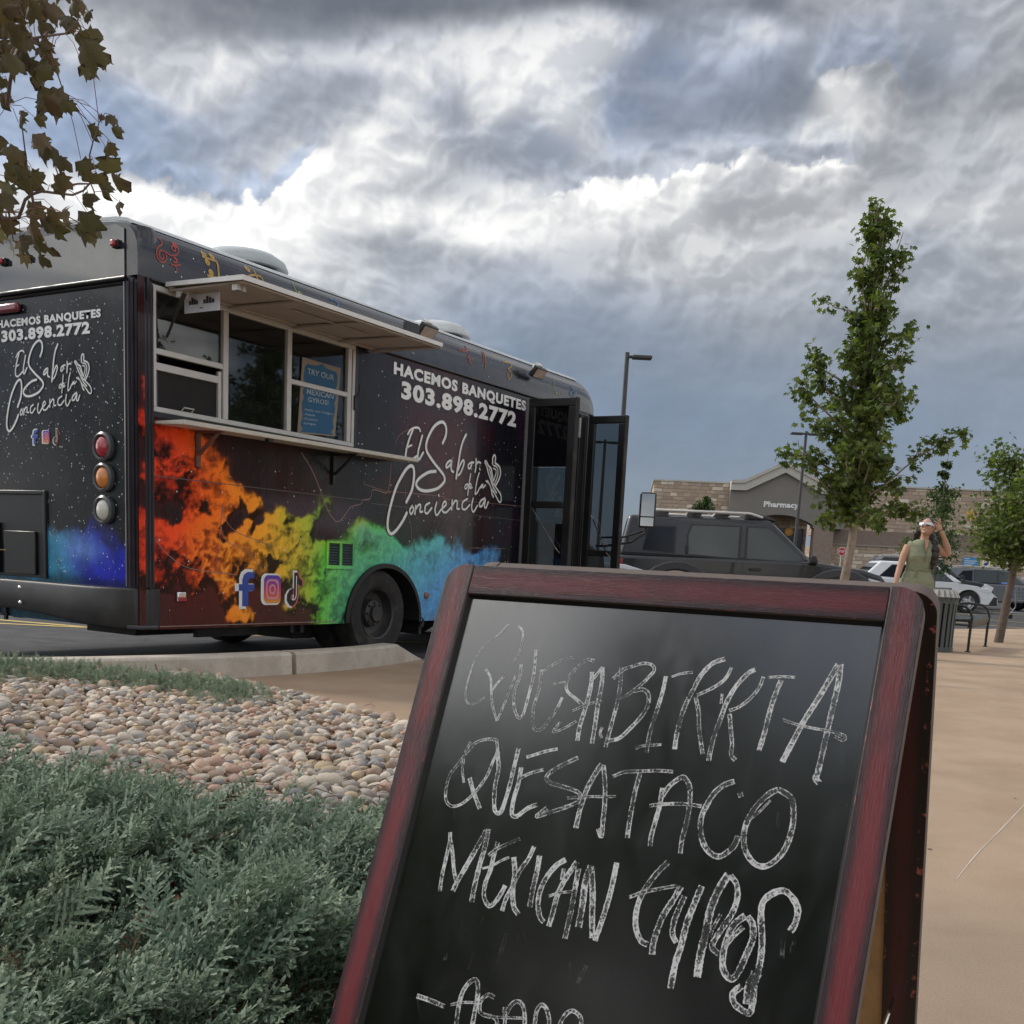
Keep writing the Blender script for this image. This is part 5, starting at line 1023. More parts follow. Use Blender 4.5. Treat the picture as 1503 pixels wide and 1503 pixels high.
chalk_obj('chalk_writing', '''2;86.6,63.4 79,74.9 67.2,86 58.8,101 56.2,118 55.5,136 57.3,148 62.4,155 71.2,154 80.5,146|2.3;98.9,63.9 106,70.3 108,82.3 107,94.6 104,104|2.6;72.7,115 81.1,124 85.2,136 91.6,154 101,170|2.6;96.3,121 90.7,130 86,139|2.6;101,170 104,156 107,137 110,118|3.3;113,106 115,119 113,135 116,151 121,160 125,164 129,160 130,140 130,114 126,89|3.3;137,110 139,115 140,133 139,151 142,165 146,174 153,173 159,163 165,149 168,137|2.6;139,112 151,102 162,95.3 171,93.3|2;155,124 168,120|3.3;194,95.2 186,94.5 180,99.5 172,111 169,121 172,130 183,137 193,143|2.6;189,160 179,168 167,174 172,163|2.6;182,150 194,143 203,139 212,137|4.6;194,107 196,121 196,142 194,164 195,180|3.3;197,114 204,101|4.6;204,101 207,117 208,140 210,163 211,181|4;224,99.5 227,118 228,138 227,158 226,183|3.3;218,112 226,102 236,96.9 246,93 255,93.6 259,98.9 255,106 251,112 239,125 230,133|4;242,123 251,120 258,124 260,135 256,147 247,161 238,172 228,176|2.6;218,163 217,169 220,174|4;272,104 272,121 270,142 268,163 269,183|2.6;278,104 287,99.9 298,97.3|2.6;257,180 263,177 272,175 282,173|4.6;327,81 316,86.5 307,99.3 302,115 297,134 295,157 296,176|3.3;335,89 331,101 321,111 307,120|4;306,122 312,137 316,154 324,177|4.6;358,89 352,93.2 343,107 337,124 334,143 331,164 331,183|3.3;367,95.3 365,106 359,117 350,127 341,132|4;342,135 346,150 350,164 351,174 356,179|2.6;331,116 332,126|4.6;384,97.1 381,112 379,129 378,149 376,167|2.6;371,95.5 385,93.4 396,93|5.3;433,76.4 428,91 420,113 412,133 405,155 399,175|5.3;435,76.2 436,94.3 435,117 434,139 433,161 432,181 431,186 435,190|2.6;392,135 406,138 422,140 438,141 450,144 449,148 441,145|3.3;106,190 94.4,191 83.1,196 76.1,206 68.8,221 62.5,233 61.5,247 64.4,260 71.9,266 81.2,264 90.1,256 98.1,244 105,229 108,212 110,202 106,190|2.6;76.5,196 73.4,208 75.1,226 80.7,240|4.6;85.7,234 94.3,248 106,264|4.6;110,202 116,220 117,238 120,254 124,264 130,264 132,252 133,233 133,213 133,196|4.6;141,215 142,232 141,249 143,264 149,265 158,256 168,250|3.3;144,204 153,200 164,195 176,191|3.3;143,226 152,220 166,214|4;200,197 189,204 178,212 171,220 175,226 188,228 202,230 210,233 211,240 199,248 183,256 170,262 179,252|5.3;226,200 220,215 216,230 214,249 214,267|4.6;228,201 234,220 238,239 240,255 242,271 237,264|2.6;198,239 208,237 222,234 236,232 248,230|3.3;240,211 251,205 267,202 284,199 299,198|4.6;267,203 266,218 266,238 267,254 268,268|4.6;292,215 293,231 292,247 291,263 292,272|4.6;294,223 298,213 306,204 311,202 318,210 321,224 322,242 321,260 322,274|3.3;283,234 294,231 310,228 323,227 333,227|5.3;359,199 350,204 343,212 338,224 335,237 337,251 343,263 352,270 360,270 368,262 371,256 372,249|4.6;366,209 368,213|5.3;400,201 393,206 384,218 378,233 377,248 381,261 389,270 397,273 405,270 414,258 418,242 418,224 414,209 408,204 400,201|2;395,212 387,224 380,232|4;83.9,354 82.1,340 81.6,321 81.1,303 79.1,293|4;81.1,300 87.3,313 93.8,330 101,344|5.3;98.3,351 101,340 107,322 113,304 119,285|5.3;121,283 122,300 121,321 121,342 122,358|4.6;135,294 134,306 134,323 132,337 134,350 142,358 148,352 152,342 154,335|3.3;128,309 137,300 148,293 158,287|2.6;125,323 134,319 143,312 151,307|5.3;156,306 161,321 163,337 168,353 175,360|4.6;175,292 172,305 166,318 162,334 158,348 157,360|5.3;183,300 184,315 184,333 185,351|5.3;211,299 203,306 196,318 192,332 193,347 198,358 203,362|5.3;223,299 216,315 211,332 210,351 209,365|5.3;226,305 227,325 228,348 228,373|2.6;202,337 211,332 225,328|4;211,308 212,319|6.6;238,300 236,317 238,338 239,360|5.9;239,303 246,327 250,347 255,367|5.3;258,369 261,346 263,321 263,293|5.3;312,284 305,294 298,307 293,321 292,337 295,350 302,360 309,362|3.3;282,323 294,316 309,310 325,304|5.9;329,304 324,318 318,333 315,348 314,361 315,370|5.3;334,312 331,325 329,337 330,348 335,355|5.9;348,300 344,319 341,337 340,356 338,373 338,396|7.3;370,285 364,301 360,320 360,340 359,360 360,381|5.3;372,286 379,293 382,305 380,319 375,331 370,343 368,352 375,357|3.3;370,322 366,334 364,344|5.9;392,319 384,328 380,341 379,357 382,370 390,376 395,369 399,353 402,338 400,326 394,319|4.6;392,329 384,340 380,348|5.9;433,325 436,317 436,305 430,296 421,291 411,296 405,305 406,319 410,335 412,351 412,363 411,377 412,391 411,401 402,399 396,395 394,388 400,380|9.9;411,366 408,379 409,394|4.6;87,459 103,460 120,462|4.6;140,486 137,475 135,458 136,443 142,432 148,431 152,442 153,455 154,471 156,484|2.6;126,459 138,454 152,451|4;170,442 163,441 157,448 158,457 163,460 177,461 179,472 168,477|4;183,448 187,463 189,476|4;185,458 189,445 195,440 202,444 207,458 208,471|2.6;167,461 183,458 203,454|4;217,469 217,456 216,445 219,438 225,440 231,452 228,462 218,467|4;242,462 242,450 245,441 251,436 259,439 262,445 262,458|2.6;242,454 261,450''', m_chalk, lambda u, v: BP(u, v, .0081), .0016)
chalk_obj('chalk_smudges', '''3.3;107,396 108,419|3.3;118,374 120,398|4;167,380 166,400 164,420|2.6;138,370 136,382|2.6;239,392 240,402|3.3;255,393 250,411|4;428,331 430,350|3.3;438,331 437,343|2;137,403 136,422|2;184,375 190,385|2;180,379 180,385|2.6;77.3,268 79,279|2;88.2,460 95.5,478|2.6;404,221 406,238|2;467,200 462,208''', m_faint, lambda u, v: BP(u, v, .0083), .003)
# rear leaf
bo = .006
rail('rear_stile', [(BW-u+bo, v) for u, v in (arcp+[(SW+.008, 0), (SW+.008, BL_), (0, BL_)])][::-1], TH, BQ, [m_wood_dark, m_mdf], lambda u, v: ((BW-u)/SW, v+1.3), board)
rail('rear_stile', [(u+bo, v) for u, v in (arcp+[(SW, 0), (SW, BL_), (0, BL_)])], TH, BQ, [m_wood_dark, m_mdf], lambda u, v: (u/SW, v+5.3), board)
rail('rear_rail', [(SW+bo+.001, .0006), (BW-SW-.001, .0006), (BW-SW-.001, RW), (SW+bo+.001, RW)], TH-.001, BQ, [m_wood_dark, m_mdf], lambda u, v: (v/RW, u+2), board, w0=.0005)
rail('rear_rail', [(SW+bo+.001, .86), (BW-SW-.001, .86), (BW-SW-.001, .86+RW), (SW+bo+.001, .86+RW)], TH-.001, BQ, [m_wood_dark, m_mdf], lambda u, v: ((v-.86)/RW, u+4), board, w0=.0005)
mb = MB(); vs = [BQ(u, v, .004) for u, v in o4]+[BQ(u, v, .008) for u, v in o4]; mb.add(vs, [(0, 1, 2, 3), (7, 6, 5, 4), (0, 4, 5, 1), (1, 5, 6, 2), (2, 6, 7, 3), (3, 7, 4, 0)]); mb.build('rear_panel', m_ply, board)
mb = MB(); vs = [BP(u, v, .0135) for u, v in o4]+[BP(u, v, .016) for u, v in o4]; mb.add(vs, [(0, 1, 2, 3), (7, 6, 5, 4), (0, 4, 5, 1), (1, 5, 6, 2), (2, 6, 7, 3), (3, 7, 4, 0)]); mb.build('backing', m_ply, board)
for u in (.06, .44):
    mb = MB(); mb.tube([(u-.02, .024, BO[2]-.012), (u+.02, .024, BO[2]-.012)], .005, 8); mb.build('hinge', m_chrome, board, 60)
for u in (.02, .48):
    mb = MB(); p, q = Vector(BP(u, .55, .02)), Vector(BQ(u, .55, .0)); mid = (p+q)/2+Vector((0, 0, -.03)); mb.tube([p, mid, q], .0022, 5); mb.build('stay_chain', m_chrome, board)

# ------------------------------------------------------------------ foliage
def leaf_mat(name, cols, trans=.35, rough=.5, tipcol=None):
    m = bpy.data.materials.new(name); m.use_nodes = True; N = NT(m.node_tree); b = N.n['Principled BSDF']; N.n['Material Output']
    at = N.new('ShaderNodeVertexColor'); at.layer_name = 'rnd'; sp_ = N.new('ShaderNodeSeparateXYZ'); N.l.new(at.outputs[0], sp_.inputs[0])
    k = len(cols); c = N.ramp(sp_.outputs[0], [(i/(k-1), q) for i, q in enumerate(cols)])
    tc = N.new('ShaderNodeTexCoord').outputs['Object']; c = N.mix(1., c, N.lin(N.noise(tc, 25, 4).outputs[0], .3, .7, .8, 1.2), 'MULTIPLY')
    if tipcol: c = N.mix(sp_.outputs[1], c, tipcol)
    N.l.new(c, b.inputs['Base Color']); b.inputs['Roughness'].default_value = rough; b.inputs['Specular IOR Level'].default_value = .35
    t = N.new('ShaderNodeBsdfTranslucent'); N.l.new(N.mix(1., c, (1.3, 1.5, .7), 'MULTIPLY'), t.inputs[0]); mx = N.new('ShaderNodeMixShader'); mx.inputs[0].default_value = trans
    N.l.new(b.outputs[0], mx.inputs[1]); N.l.new(t.outputs[0], mx.inputs[2]); N.l.new(mx.outputs[0], N.n['Material Output'].inputs[0]); return m
m_leaf = leaf_mat('maple_leaf_green', [(.055, .080, .022), (.088, .122, .032), (.128, .165, .044), (.19, .215, .062)], .42)
m_leafd = leaf_mat('dark_leaf', [(.030, .058, .018), (.050, .085, .024), (.075, .12, .035)], .38)
m_bark = mat('young_bark', (.28, .22, .17), .85, var=.3, vs_=14, bump=.003, bs=30)
m_barkd = mat('dark_bark', (.12, .09, .07), .9, var=.3, vs_=14, bump=.003, bs=30)
LEAF = np.array([(0, 0, 0), (.16, .30, .05), (.48, .30, .0), (.30, .52, .06), (.36, .80, -.04), (.12, .72, .03), (0, 1.05, -.10), (-.12, .72, .03), (-.36, .80, -.04), (-.30, .52, .06), (-.48, .30, .0), (-.16, .30, .05)], np.float32)
LEAFT = np.array([(0, 1, 3), (1, 2, 3), (0, 3, 5), (3, 4, 5), (0, 5, 7), (5, 6, 7), (0, 7, 9), (7, 8, 9), (0, 9, 11), (9, 10, 11)])
SMALL = np.array([(0, 0, 0), (.34, .38, .05), (.10, .62, .0), (0, 1., -.08), (-.10, .62, .0), (-.34, .38, .05)], np.float32); SMALLT = np.array([(0, 1, 2), (0, 2, 4), (2, 3, 4), (0, 4, 5)])
def leaf_cloud(name, pts, size, m, parent, rng, shape='big', droop=.5):
    S, T = (LEAF, LEAFT) if shape == 'big' else (SMALL, SMALLT); n = len(pts); P = np.asarray(pts, np.float32)
    yaw = rng.uniform(0, 2*PI, n); pit = rng.normal(-droop, .55, n); rol = rng.normal(0, .6, n); s = size*rng.uniform(.7, 1.25, n)
    cy, sy, cp_, sp2, cr2, sr2 = np.cos(yaw), np.sin(yaw), np.cos(pit), np.sin(pit), np.cos(rol), np.sin(rol)
    z0 = np.zeros(n); o1 = np.ones(n)
    Rz = np.array([[cy, -sy, z0], [sy, cy, z0], [z0, z0, o1]]).transpose(2, 0, 1); Rx = np.array([[o1, z0, z0], [z0, cp_, -sp2], [z0, sp2, cp_]]).transpose(2, 0, 1); Ry = np.array([[cr2, z0, sr2], [z0, o1, z0], [-sr2, z0, cr2]]).transpose(2, 0, 1)
    M = Rz @ Rx @ Ry; V = np.einsum('nij,kj->nki', M, S)*s[:, None, None]+P[:, None, :]
    F = (T[None]+(np.arange(n)*len(S))[:, None, None]).reshape(-1, 3)
    o = np_mesh(name, V.reshape(-1, 3), F, m, parent); r = np.repeat(np.clip(rng.normal(.45, .25, n), 0, 1), len(S)); vcol(o, 'rnd', np.stack([r, r*0, r*0], -1)); return o
def limb(mb, pts, r0, r1, n=7):
    q = [Vector(tuple(map(float, p))) for p in catmull(pts, .12)]; k = len(q); mb.tube(q, [r0+(r1-r0)*i/(k-1) for i in range(k)], n)
# main young maple behind the board
rng = np.random.RandomState(21)
YT = 10.0
tree = empty('maple_tree', (2.95, YT, 0), 0, 'young green maple with a tall narrow top standing between the board and the pharmacy', 'tree')
mb = MB(); limb(mb, [(-.03, 0, -.05), (-.02, 0, .45)]+[(x-2.95, .02*math.sin(3*z), z) for x, z in [(2.95, 0.71), (2.97, 0.9), (2.99, 1.11), (3.0, 1.33), (3.0, 1.54), (2.99, 2.05), (2.98, 2.64), (2.96, 3.27), (2.96, 3.67), (2.91, 4.11)]], .052, .006, 10); mb.build('trunk', m_bark, tree, 60)
pts = []; mbb = MB()
for poly, rad, wt in [([(2.93, 3.4), (2.93, 3.78), (2.91, 4.17)], 0.066, 1.3), ([(2.98, 3.6), (3.04, 3.85), (3.01, 4.03)], 0.061, 1), ([(2.99, 3.08), (3.07, 3.49), (3.14, 3.86)], 0.066, 1.4), ([(3.01, 2.99), (3.13, 3.36), (3.18, 3.64)], 0.066, 1.4), ([(2.97, 3.08), (2.86, 3.39), (2.82, 3.62)], 0.056, 1), ([(2.97, 3.08), (2.83, 3.23), (2.68, 3.27), (2.58, 3.36)], 0.04, 0.9), ([(2.98, 2.94), (2.85, 3.07), (2.82, 3.19)], 0.051, 0.8), ([(2.98, 2.76), (3.12, 2.95), (3.26, 3.08)], 0.061, 1.3), ([(2.98, 2.62), (3.17, 2.77), (3.3, 2.89)], 0.066, 1.4), ([(3.0, 2.29), (3.22, 2.49), (3.43, 2.62)], 0.066, 1.6), ([(3.01, 2.18), (3.19, 2.35), (3.33, 2.4)], 0.071, 1.2), ([(2.99, 2.62), (2.81, 2.77), (2.75, 2.96)], 0.061, 1.3), ([(2.98, 2.53), (2.72, 2.68), (2.56, 2.79), (2.46, 2.98)], 0.061, 1.5), ([(2.99, 2.41), (2.69, 2.51), (2.62, 2.65)], 0.066, 1.2), ([(2.97, 2.1), (2.66, 2.32), (2.45, 2.45), (2.35, 2.59)], 0.061, 1.7), ([(2.98, 2.06), (2.72, 2.21), (2.56, 2.3)], 0.071, 1.4), ([(2.99, 1.77), (2.7, 1.9), (2.49, 2.01), (2.32, 1.95)], 0.066, 1.6), ([(2.99, 1.63), (2.71, 1.78), (2.47, 1.94), (2.4, 2.09)], 0.066, 1.5), ([(2.99, 1.58), (2.77, 1.64), (2.59, 1.77)], 0.071, 1.4), ([(3.0, 1.55), (3.25, 1.78), (3.47, 2.01), (3.76, 2.18)], 0.066, 2.2), ([(3.0, 1.43), (3.23, 1.49), (3.42, 1.57), (3.59, 1.52)], 0.056, 1.5), ([(3.0, 1.48), (3.21, 1.71), (3.4, 1.77)], 0.076, 1.4), ([(2.99, 1.94), (3.16, 2.11), (3.25, 2.19)], 0.071, 1.2), ([(2.99, 1.34), (2.83, 1.5), (2.72, 1.61)], 0.051, 0.8), ([(2.99, 1.38), (3.14, 1.44), (3.29, 1.4)], 0.045, 0.8), ([(2.98, 2.29), (2.98, 2.06), (3.05, 1.77)], 0.101, 2), ([(2.96, 2.9), (3.01, 2.67), (2.96, 2.41)], 0.086, 1.6), ([(2.97, 3.4), (2.98, 3.22), (3.0, 2.99)], 0.076, 1.3), ([(2.99, 1.94), (2.83, 2.0), (2.8, 2.14)], 0.086, 1.5), ([(3.01, 1.7), (3.12, 1.87), (3.16, 1.97)], 0.086, 1.4)]:
    for side in (0, 1, 2):
        # each traced limb, then two more like it swung round the trunk so the crown is full in depth
        if side and wt < .9: continue
        x0 = poly[0][0]; ang = (0, rng.uniform(60, 120), rng.uniform(-130, -60))[side]; dep = rng.uniform(-.12, .12)
        L = []
        for i, (x, z) in enumerate(poly):
            dx = (x-x0)*(1. if side == 0 else .85); L.append((x0-2.95+dx*math.cos(R(ang)), dx*math.sin(R(ang))*1.0+(dep*i if side == 0 else 0), z-(0 if side == 0 else .05*i*rng.rand())))
        limb(mbb, L, .012 if wt > 1 else .008, .003, 5)
        q = catmull(L, .03); k = len(q); nl = int(118*wt*(1. if side == 0 else .62))
        for c_ in range(max(4, int(nl/15.5))):
            # a side twig and the tuft of leaves at its end
            t = rng.beta(1.5, .95); b0 = q[min(k-1, int(t*k))]; d = rng.normal(0, 1, 3); d /= np.linalg.norm(d); d[2] = abs(d[2])*.5-.15
            tip = b0+d*rad*rng.uniform(.4, 1.25 if poly[0][1] > 2.6 else 2.1)*(.6+.5*math.sin(PI*t)); n_ = rng.randint(8, 19)
            if rng.rand() < .5: mbb.tube([Vector(b0), Vector((b0+tip)/2+(0, 0, .012)), Vector(tip)], [.0045, .003, .002], 4)
            for e in range(n_): pts.append(tuple(tip+rng.normal(0, 1, 3)*np.array((.042, .042, .036))*(.7+rad*4)))
mbb.build('limbs', m_bark, tree, 60)['kind'] = 'stuff'
leaf_cloud('crown', pts, .066, m_leaf, tree, rng, 'big', .6)
def sapling(name, x, y, h, label, seed, crown, lean=0., m=None, bark=None, n=2600, size=.06, group=None, shape='small', z0=0., r0=.05):
    """crown: list of (z, radius) down the height"""
    rg = np.random.RandomState(seed); t = empty(name, (x, y, z0), 0, label, 'tree', group)
    mb = MB(); limb(mb, [(0, 0, -.05), (lean*.25, 0, h*.25), (lean*.5, .03, h*.5), (lean*.8, 0, h*.8), (lean, 0, h)], r0, .006, 9); mb.build('trunk', bark or m_barkd, t, 60)
    zs = [c[0] for c in crown]; rs2 = [c[1] for c in crown]; P = []; mb = MB(); cl = []
    for k in range(26):
        z = rg.uniform(zs[0], zs[-1]); r = np.interp(z, zs, rs2); a = rg.uniform(0, 2*PI); u = z/h; c0 = np.array((lean*u, 0, z-.25*r)); tip = np.array((lean*u+r*math.cos(a)*.85, r*math.sin(a)*.85, z+.1*r)); cl.append((c0, tip, r)); limb(mb, [c0, (c0+tip)/2+(0, 0, .05), tip], .010, .003, 4)
    mb.build('limbs', bark or m_barkd, t, 60)['kind'] = 'stuff'
    while len(P) < n:
        c0, tip, r = cl[rg.randint(len(cl))]; t_ = rg.beta(1.6, 1.); c = c0+(tip-c0)*t_; d = rg.normal(0, 1, 3)*r*.20; P.append(c+d)
    leaf_cloud('crown', P, size, m or m_leafd, t, rg, shape, .6); return t
sapling('street_tree', 7.845, 17.677, 4.3, 'leafy young tree with a leaning trunk rising beside the bench', 31, [(1.42, .35), (1.7, .85), (2.1, 1.0), (2.5, .95), (2.85, .7), (3.1, .35), (3.5, .15)], .38, m_leaf, m_barkd, 8500, .085, r0=.075, shape='big')
sapling('street_tree', 8.35, 17.5, 3.9, 'thin sparse tree whose shoots rise behind the leafy tree by the bench', 32, [(2.2, .2), (2.8, .35), (3.4, .25), (3.85, .1)], .1, m_leaf, m_barkd, 700, .085, r0=.03, shape='big')
sapling('columnar_tree', 11.35, 30.0, 4.25, 'narrow dark columnar tree rising directly behind the person', 33, [(1.2, .35), (1.7, .62), (2.3, .72), (2.9, .62), (3.3, .45), (3.7, .2), (4.2, .10)], .0, None, None, 3200, .10, r0=.06)
sapling('small_tree', 6.545, 40, 3.5, 'small dark treetop poking up behind the roof of the dark grey SUV', 34, [(1.5, .5), (2.4, .62), (3.1, .45), (3.6, .12)], .0, None, None, 1500, .12)
sapling('small_tree', 17.3, 50, 2.9, 'thin pale sapling against the stone wall right of the stop sign', 35, [(1.6, .3), (2.3, .5), (2.9, .2)], .2, m_leaf, None, 420, .14)
# trees out of the frame: those reflected in the truck, and low ones added to darken the board's reflection
for k, (x, y, h, r, lb) in enumerate(((11.5, 9.6, 4.6, 1.5, 'nearest of three shade trees facing the truck serving windows across the pavement'), (15., 12.3, 4.9, 1.6, 'middle one of three shade trees facing the truck serving windows'), (19., 14.8, 5.2, 1.8, 'farthest of three shade trees facing the truck serving windows'),
        (-2.5, -3.4, 4.3, 1.7, 'taller unseen tree added behind the broad one to darken the chalkboard reflection'), (-3.3, -1.7, 3.95, 1.9, 'broad unseen tree added to darken the reflection in the chalkboard'), (-5.4, -1.2, 3.6, 1.6, 'smaller unseen tree added beside the broad one to darken the chalkboard reflection'), (-17., 5.6, 5.2, 1.7, 'shorter of two shade trees standing behind the rear of the truck'), (-19., 9.0, 5.6, 1.5, 'taller of two shade trees standing behind the rear of the truck'))):
    sapling('shade_tree', x, y, h, lb, 50+k, [(.9, r*.6), (1.6, r*.95), (h*.6, r), (h*.85, r*.8), (h, r*.4)], .1, m_leafd, None, 5200, .17, 'shade trees around the car park', r0=.08)

# overhanging maple at upper left: trunk just outside the frame, each big leaf its own piece
m_dry = leaf_mat('drying_leaf', [(.125, .088, .054), (.095, .082, .045), (.16, .098, .064), (.075, .068, .042)], .30, .55)
ot = empty('overhanging_maple', (-2.36, 4.55, 0), 0, 'maple with curling brown-green leaves hanging in front of the truck roof', 'tree')
mb = MB(); limb(mb, [(-.02, 0, -.05), (0, 0, .6), (-.02, 0, 1.6), (-.05, -.05, 2.4), (-.12, -.1, 3.4), (-.15, -.1, 4.4)], .085, .03, 14); mb.build('trunk', mat('tan_bark', (.30, .21, .14), .85, var=.3, vs_=14, bump=.003, bs=30), ot, 60)
mb = MB()
BR = [[(-1.879, 4.0, 1.999), (-1.841, 4.0, 2.019), (-1.783, 4.0, 2.057), (-1.706, 4.0, 2.076), (-1.636, 4.0, 2.094), (-1.579, 4.0, 2.144), (-1.546, 4.0, 2.204), (-1.514, 4.0, 2.31)], [(-1.783, 4.0, 2.057), (-1.79, 4.0, 2.163), (-1.771, 4.0, 2.298)], [(-1.868, 4.0, 2.386), (-1.804, 4.0, 2.487), (-1.74, 4.0, 2.558), (-1.658, 4.0, 2.618), (-1.602, 4.0, 2.672)], [(-1.804, 4.0, 2.487), (-1.827, 4.0, 2.554), (-1.842, 4.0, 2.661), (-1.859, 4.0, 2.727)], [(-1.74, 4.0, 2.558), (-1.679, 4.0, 2.51), (-1.665, 4.0, 2.419)], [(-1.636, 4.0, 2.094), (-1.569, 4.0, 2.132), (-1.567, 4.0, 2.079)], [(-1.841, 4.0, 2.019), (-1.862, 4.0, 1.94)]]
BRP = []
for k, b in enumerate(BR):
    loc = [(x+2.36, y-4.55+.06*math.sin(i*1.7+k), z) for i, (x, y, z) in enumerate(b)]
    limb(mb, loc, (.007 if k in (0, 2) else .004), .002, 6); BRP += catmull(loc, .02)
limb(mb, [(-.1, -.1, 2.2), (-.05, -.3, 2.25), tuple(np.array((BR[0][0][0]+2.36, BR[0][0][1]-4.55, BR[0][0][2])))], .02, .007, 6); limb(mb, [(-.1, -.1, 2.5), (-.05, -.3, 2.6), tuple(np.array((BR[2][0][0]+2.36, BR[2][0][1]-4.55, BR[2][0][2])))], .02, .007, 6)
mb.build('branches', mat('twig_bark', (.16, .11, .09), .8), ot, 60)['kind'] = 'stuff'
mb = MB(); P = []
for k in range(22):
    a = rng.uniform(1.5, 5.0); r = rng.uniform(.9, 1.9); z = rng.uniform(2.0, 3.9); c0 = np.array((-.06, -.06, z-.35)); tip = np.array((min(-.30, r*math.cos(a)), r*math.sin(a)*.9, z+.25)); limb(mb, [c0, (c0+tip)/2+(0, 0, .08), tip], .016, .004, 5)
    for j in range(46): t_ = rng.beta(1.7, 1.1); d = rng.normal(0, .13, 3); q = c0+(tip-c0)*t_+d; P.append((min(q[0], -.28), q[1], q[2]))
mb.build('limbs', MATS['twig_bark'], ot, 60)['kind'] = 'stuff'; leaf_cloud('crown', P, .11, m_dry, ot, rng, 'big', .8)['kind'] = 'stuff'
# lobed leaf outline, cupped and curled as it dries
def lobed(seed):
    rg = random.Random(seed); A = [(0, 0), (.10, .06), (.34, -.06), (.30, .10), (.62, .16), (.42, .28), (.70, .52), (.48, .50), (.50, .66), (.24, .58), (.20, .72), (.10, .74), (.0, 1.05)]
    out = [(x*rg.uniform(.85, 1.1), y*rg.uniform(.92, 1.06)) for x, y in A]; left = [(-x*rg.uniform(.85, 1.1), y*rg.uniform(.92, 1.06)) for x, y in A[1:-1]]
    poly = out+left[::-1]; curl = rg.uniform(1.2, 2.6); cup = rg.uniform(.4, 1.5); tw = rg.uniform(-1., 1.)
    bm = bmesh.new(); vs = [bm.verts.new((x, y, 0)) for x, y in poly]; bm.faces.new(vs); bmesh.ops.triangulate(bm, faces=bm.faces); bmesh.ops.subdivide_edges(bm, edges=bm.edges, cuts=1); bmesh.ops.triangulate(bm, faces=bm.faces)
    for v in bm.verts:
        x, y, _ = v.co; a = abs(x)*curl; xx = math.copysign(math.sin(a)/curl if curl else abs(x), x); zz = -(1-math.cos(a))/curl+.06*math.sin(9*x+7*y+seed); yy = y
        b = yy*cup; y2 = math.sin(b)/cup; z2 = zz*math.cos(b)-(1-math.cos(b))/cup; ang = tw*y
        v.co = Vector((xx*math.cos(ang)-z2*math.sin(ang)*.5, y2, z2*math.cos(ang)+xx*math.sin(ang)*.5))
    me = bpy.data.meshes.new('leaf'); bm.to_mesh(me); bm.free(); me.shade_smooth(); me.materials.append(m_dry)
    a = me.color_attributes.new('rnd', 'FLOAT_COLOR', 'POINT'); r = rg.random(); a.data.foreach_set('color', np.tile(np.array([r, 0, 0, 1], np.float32), len(me.vertices))); return me
leafm = [lobed(k) for k in range(14)]; rl = random.Random(8)
BRA = np.array(BRP); mbp = MB()
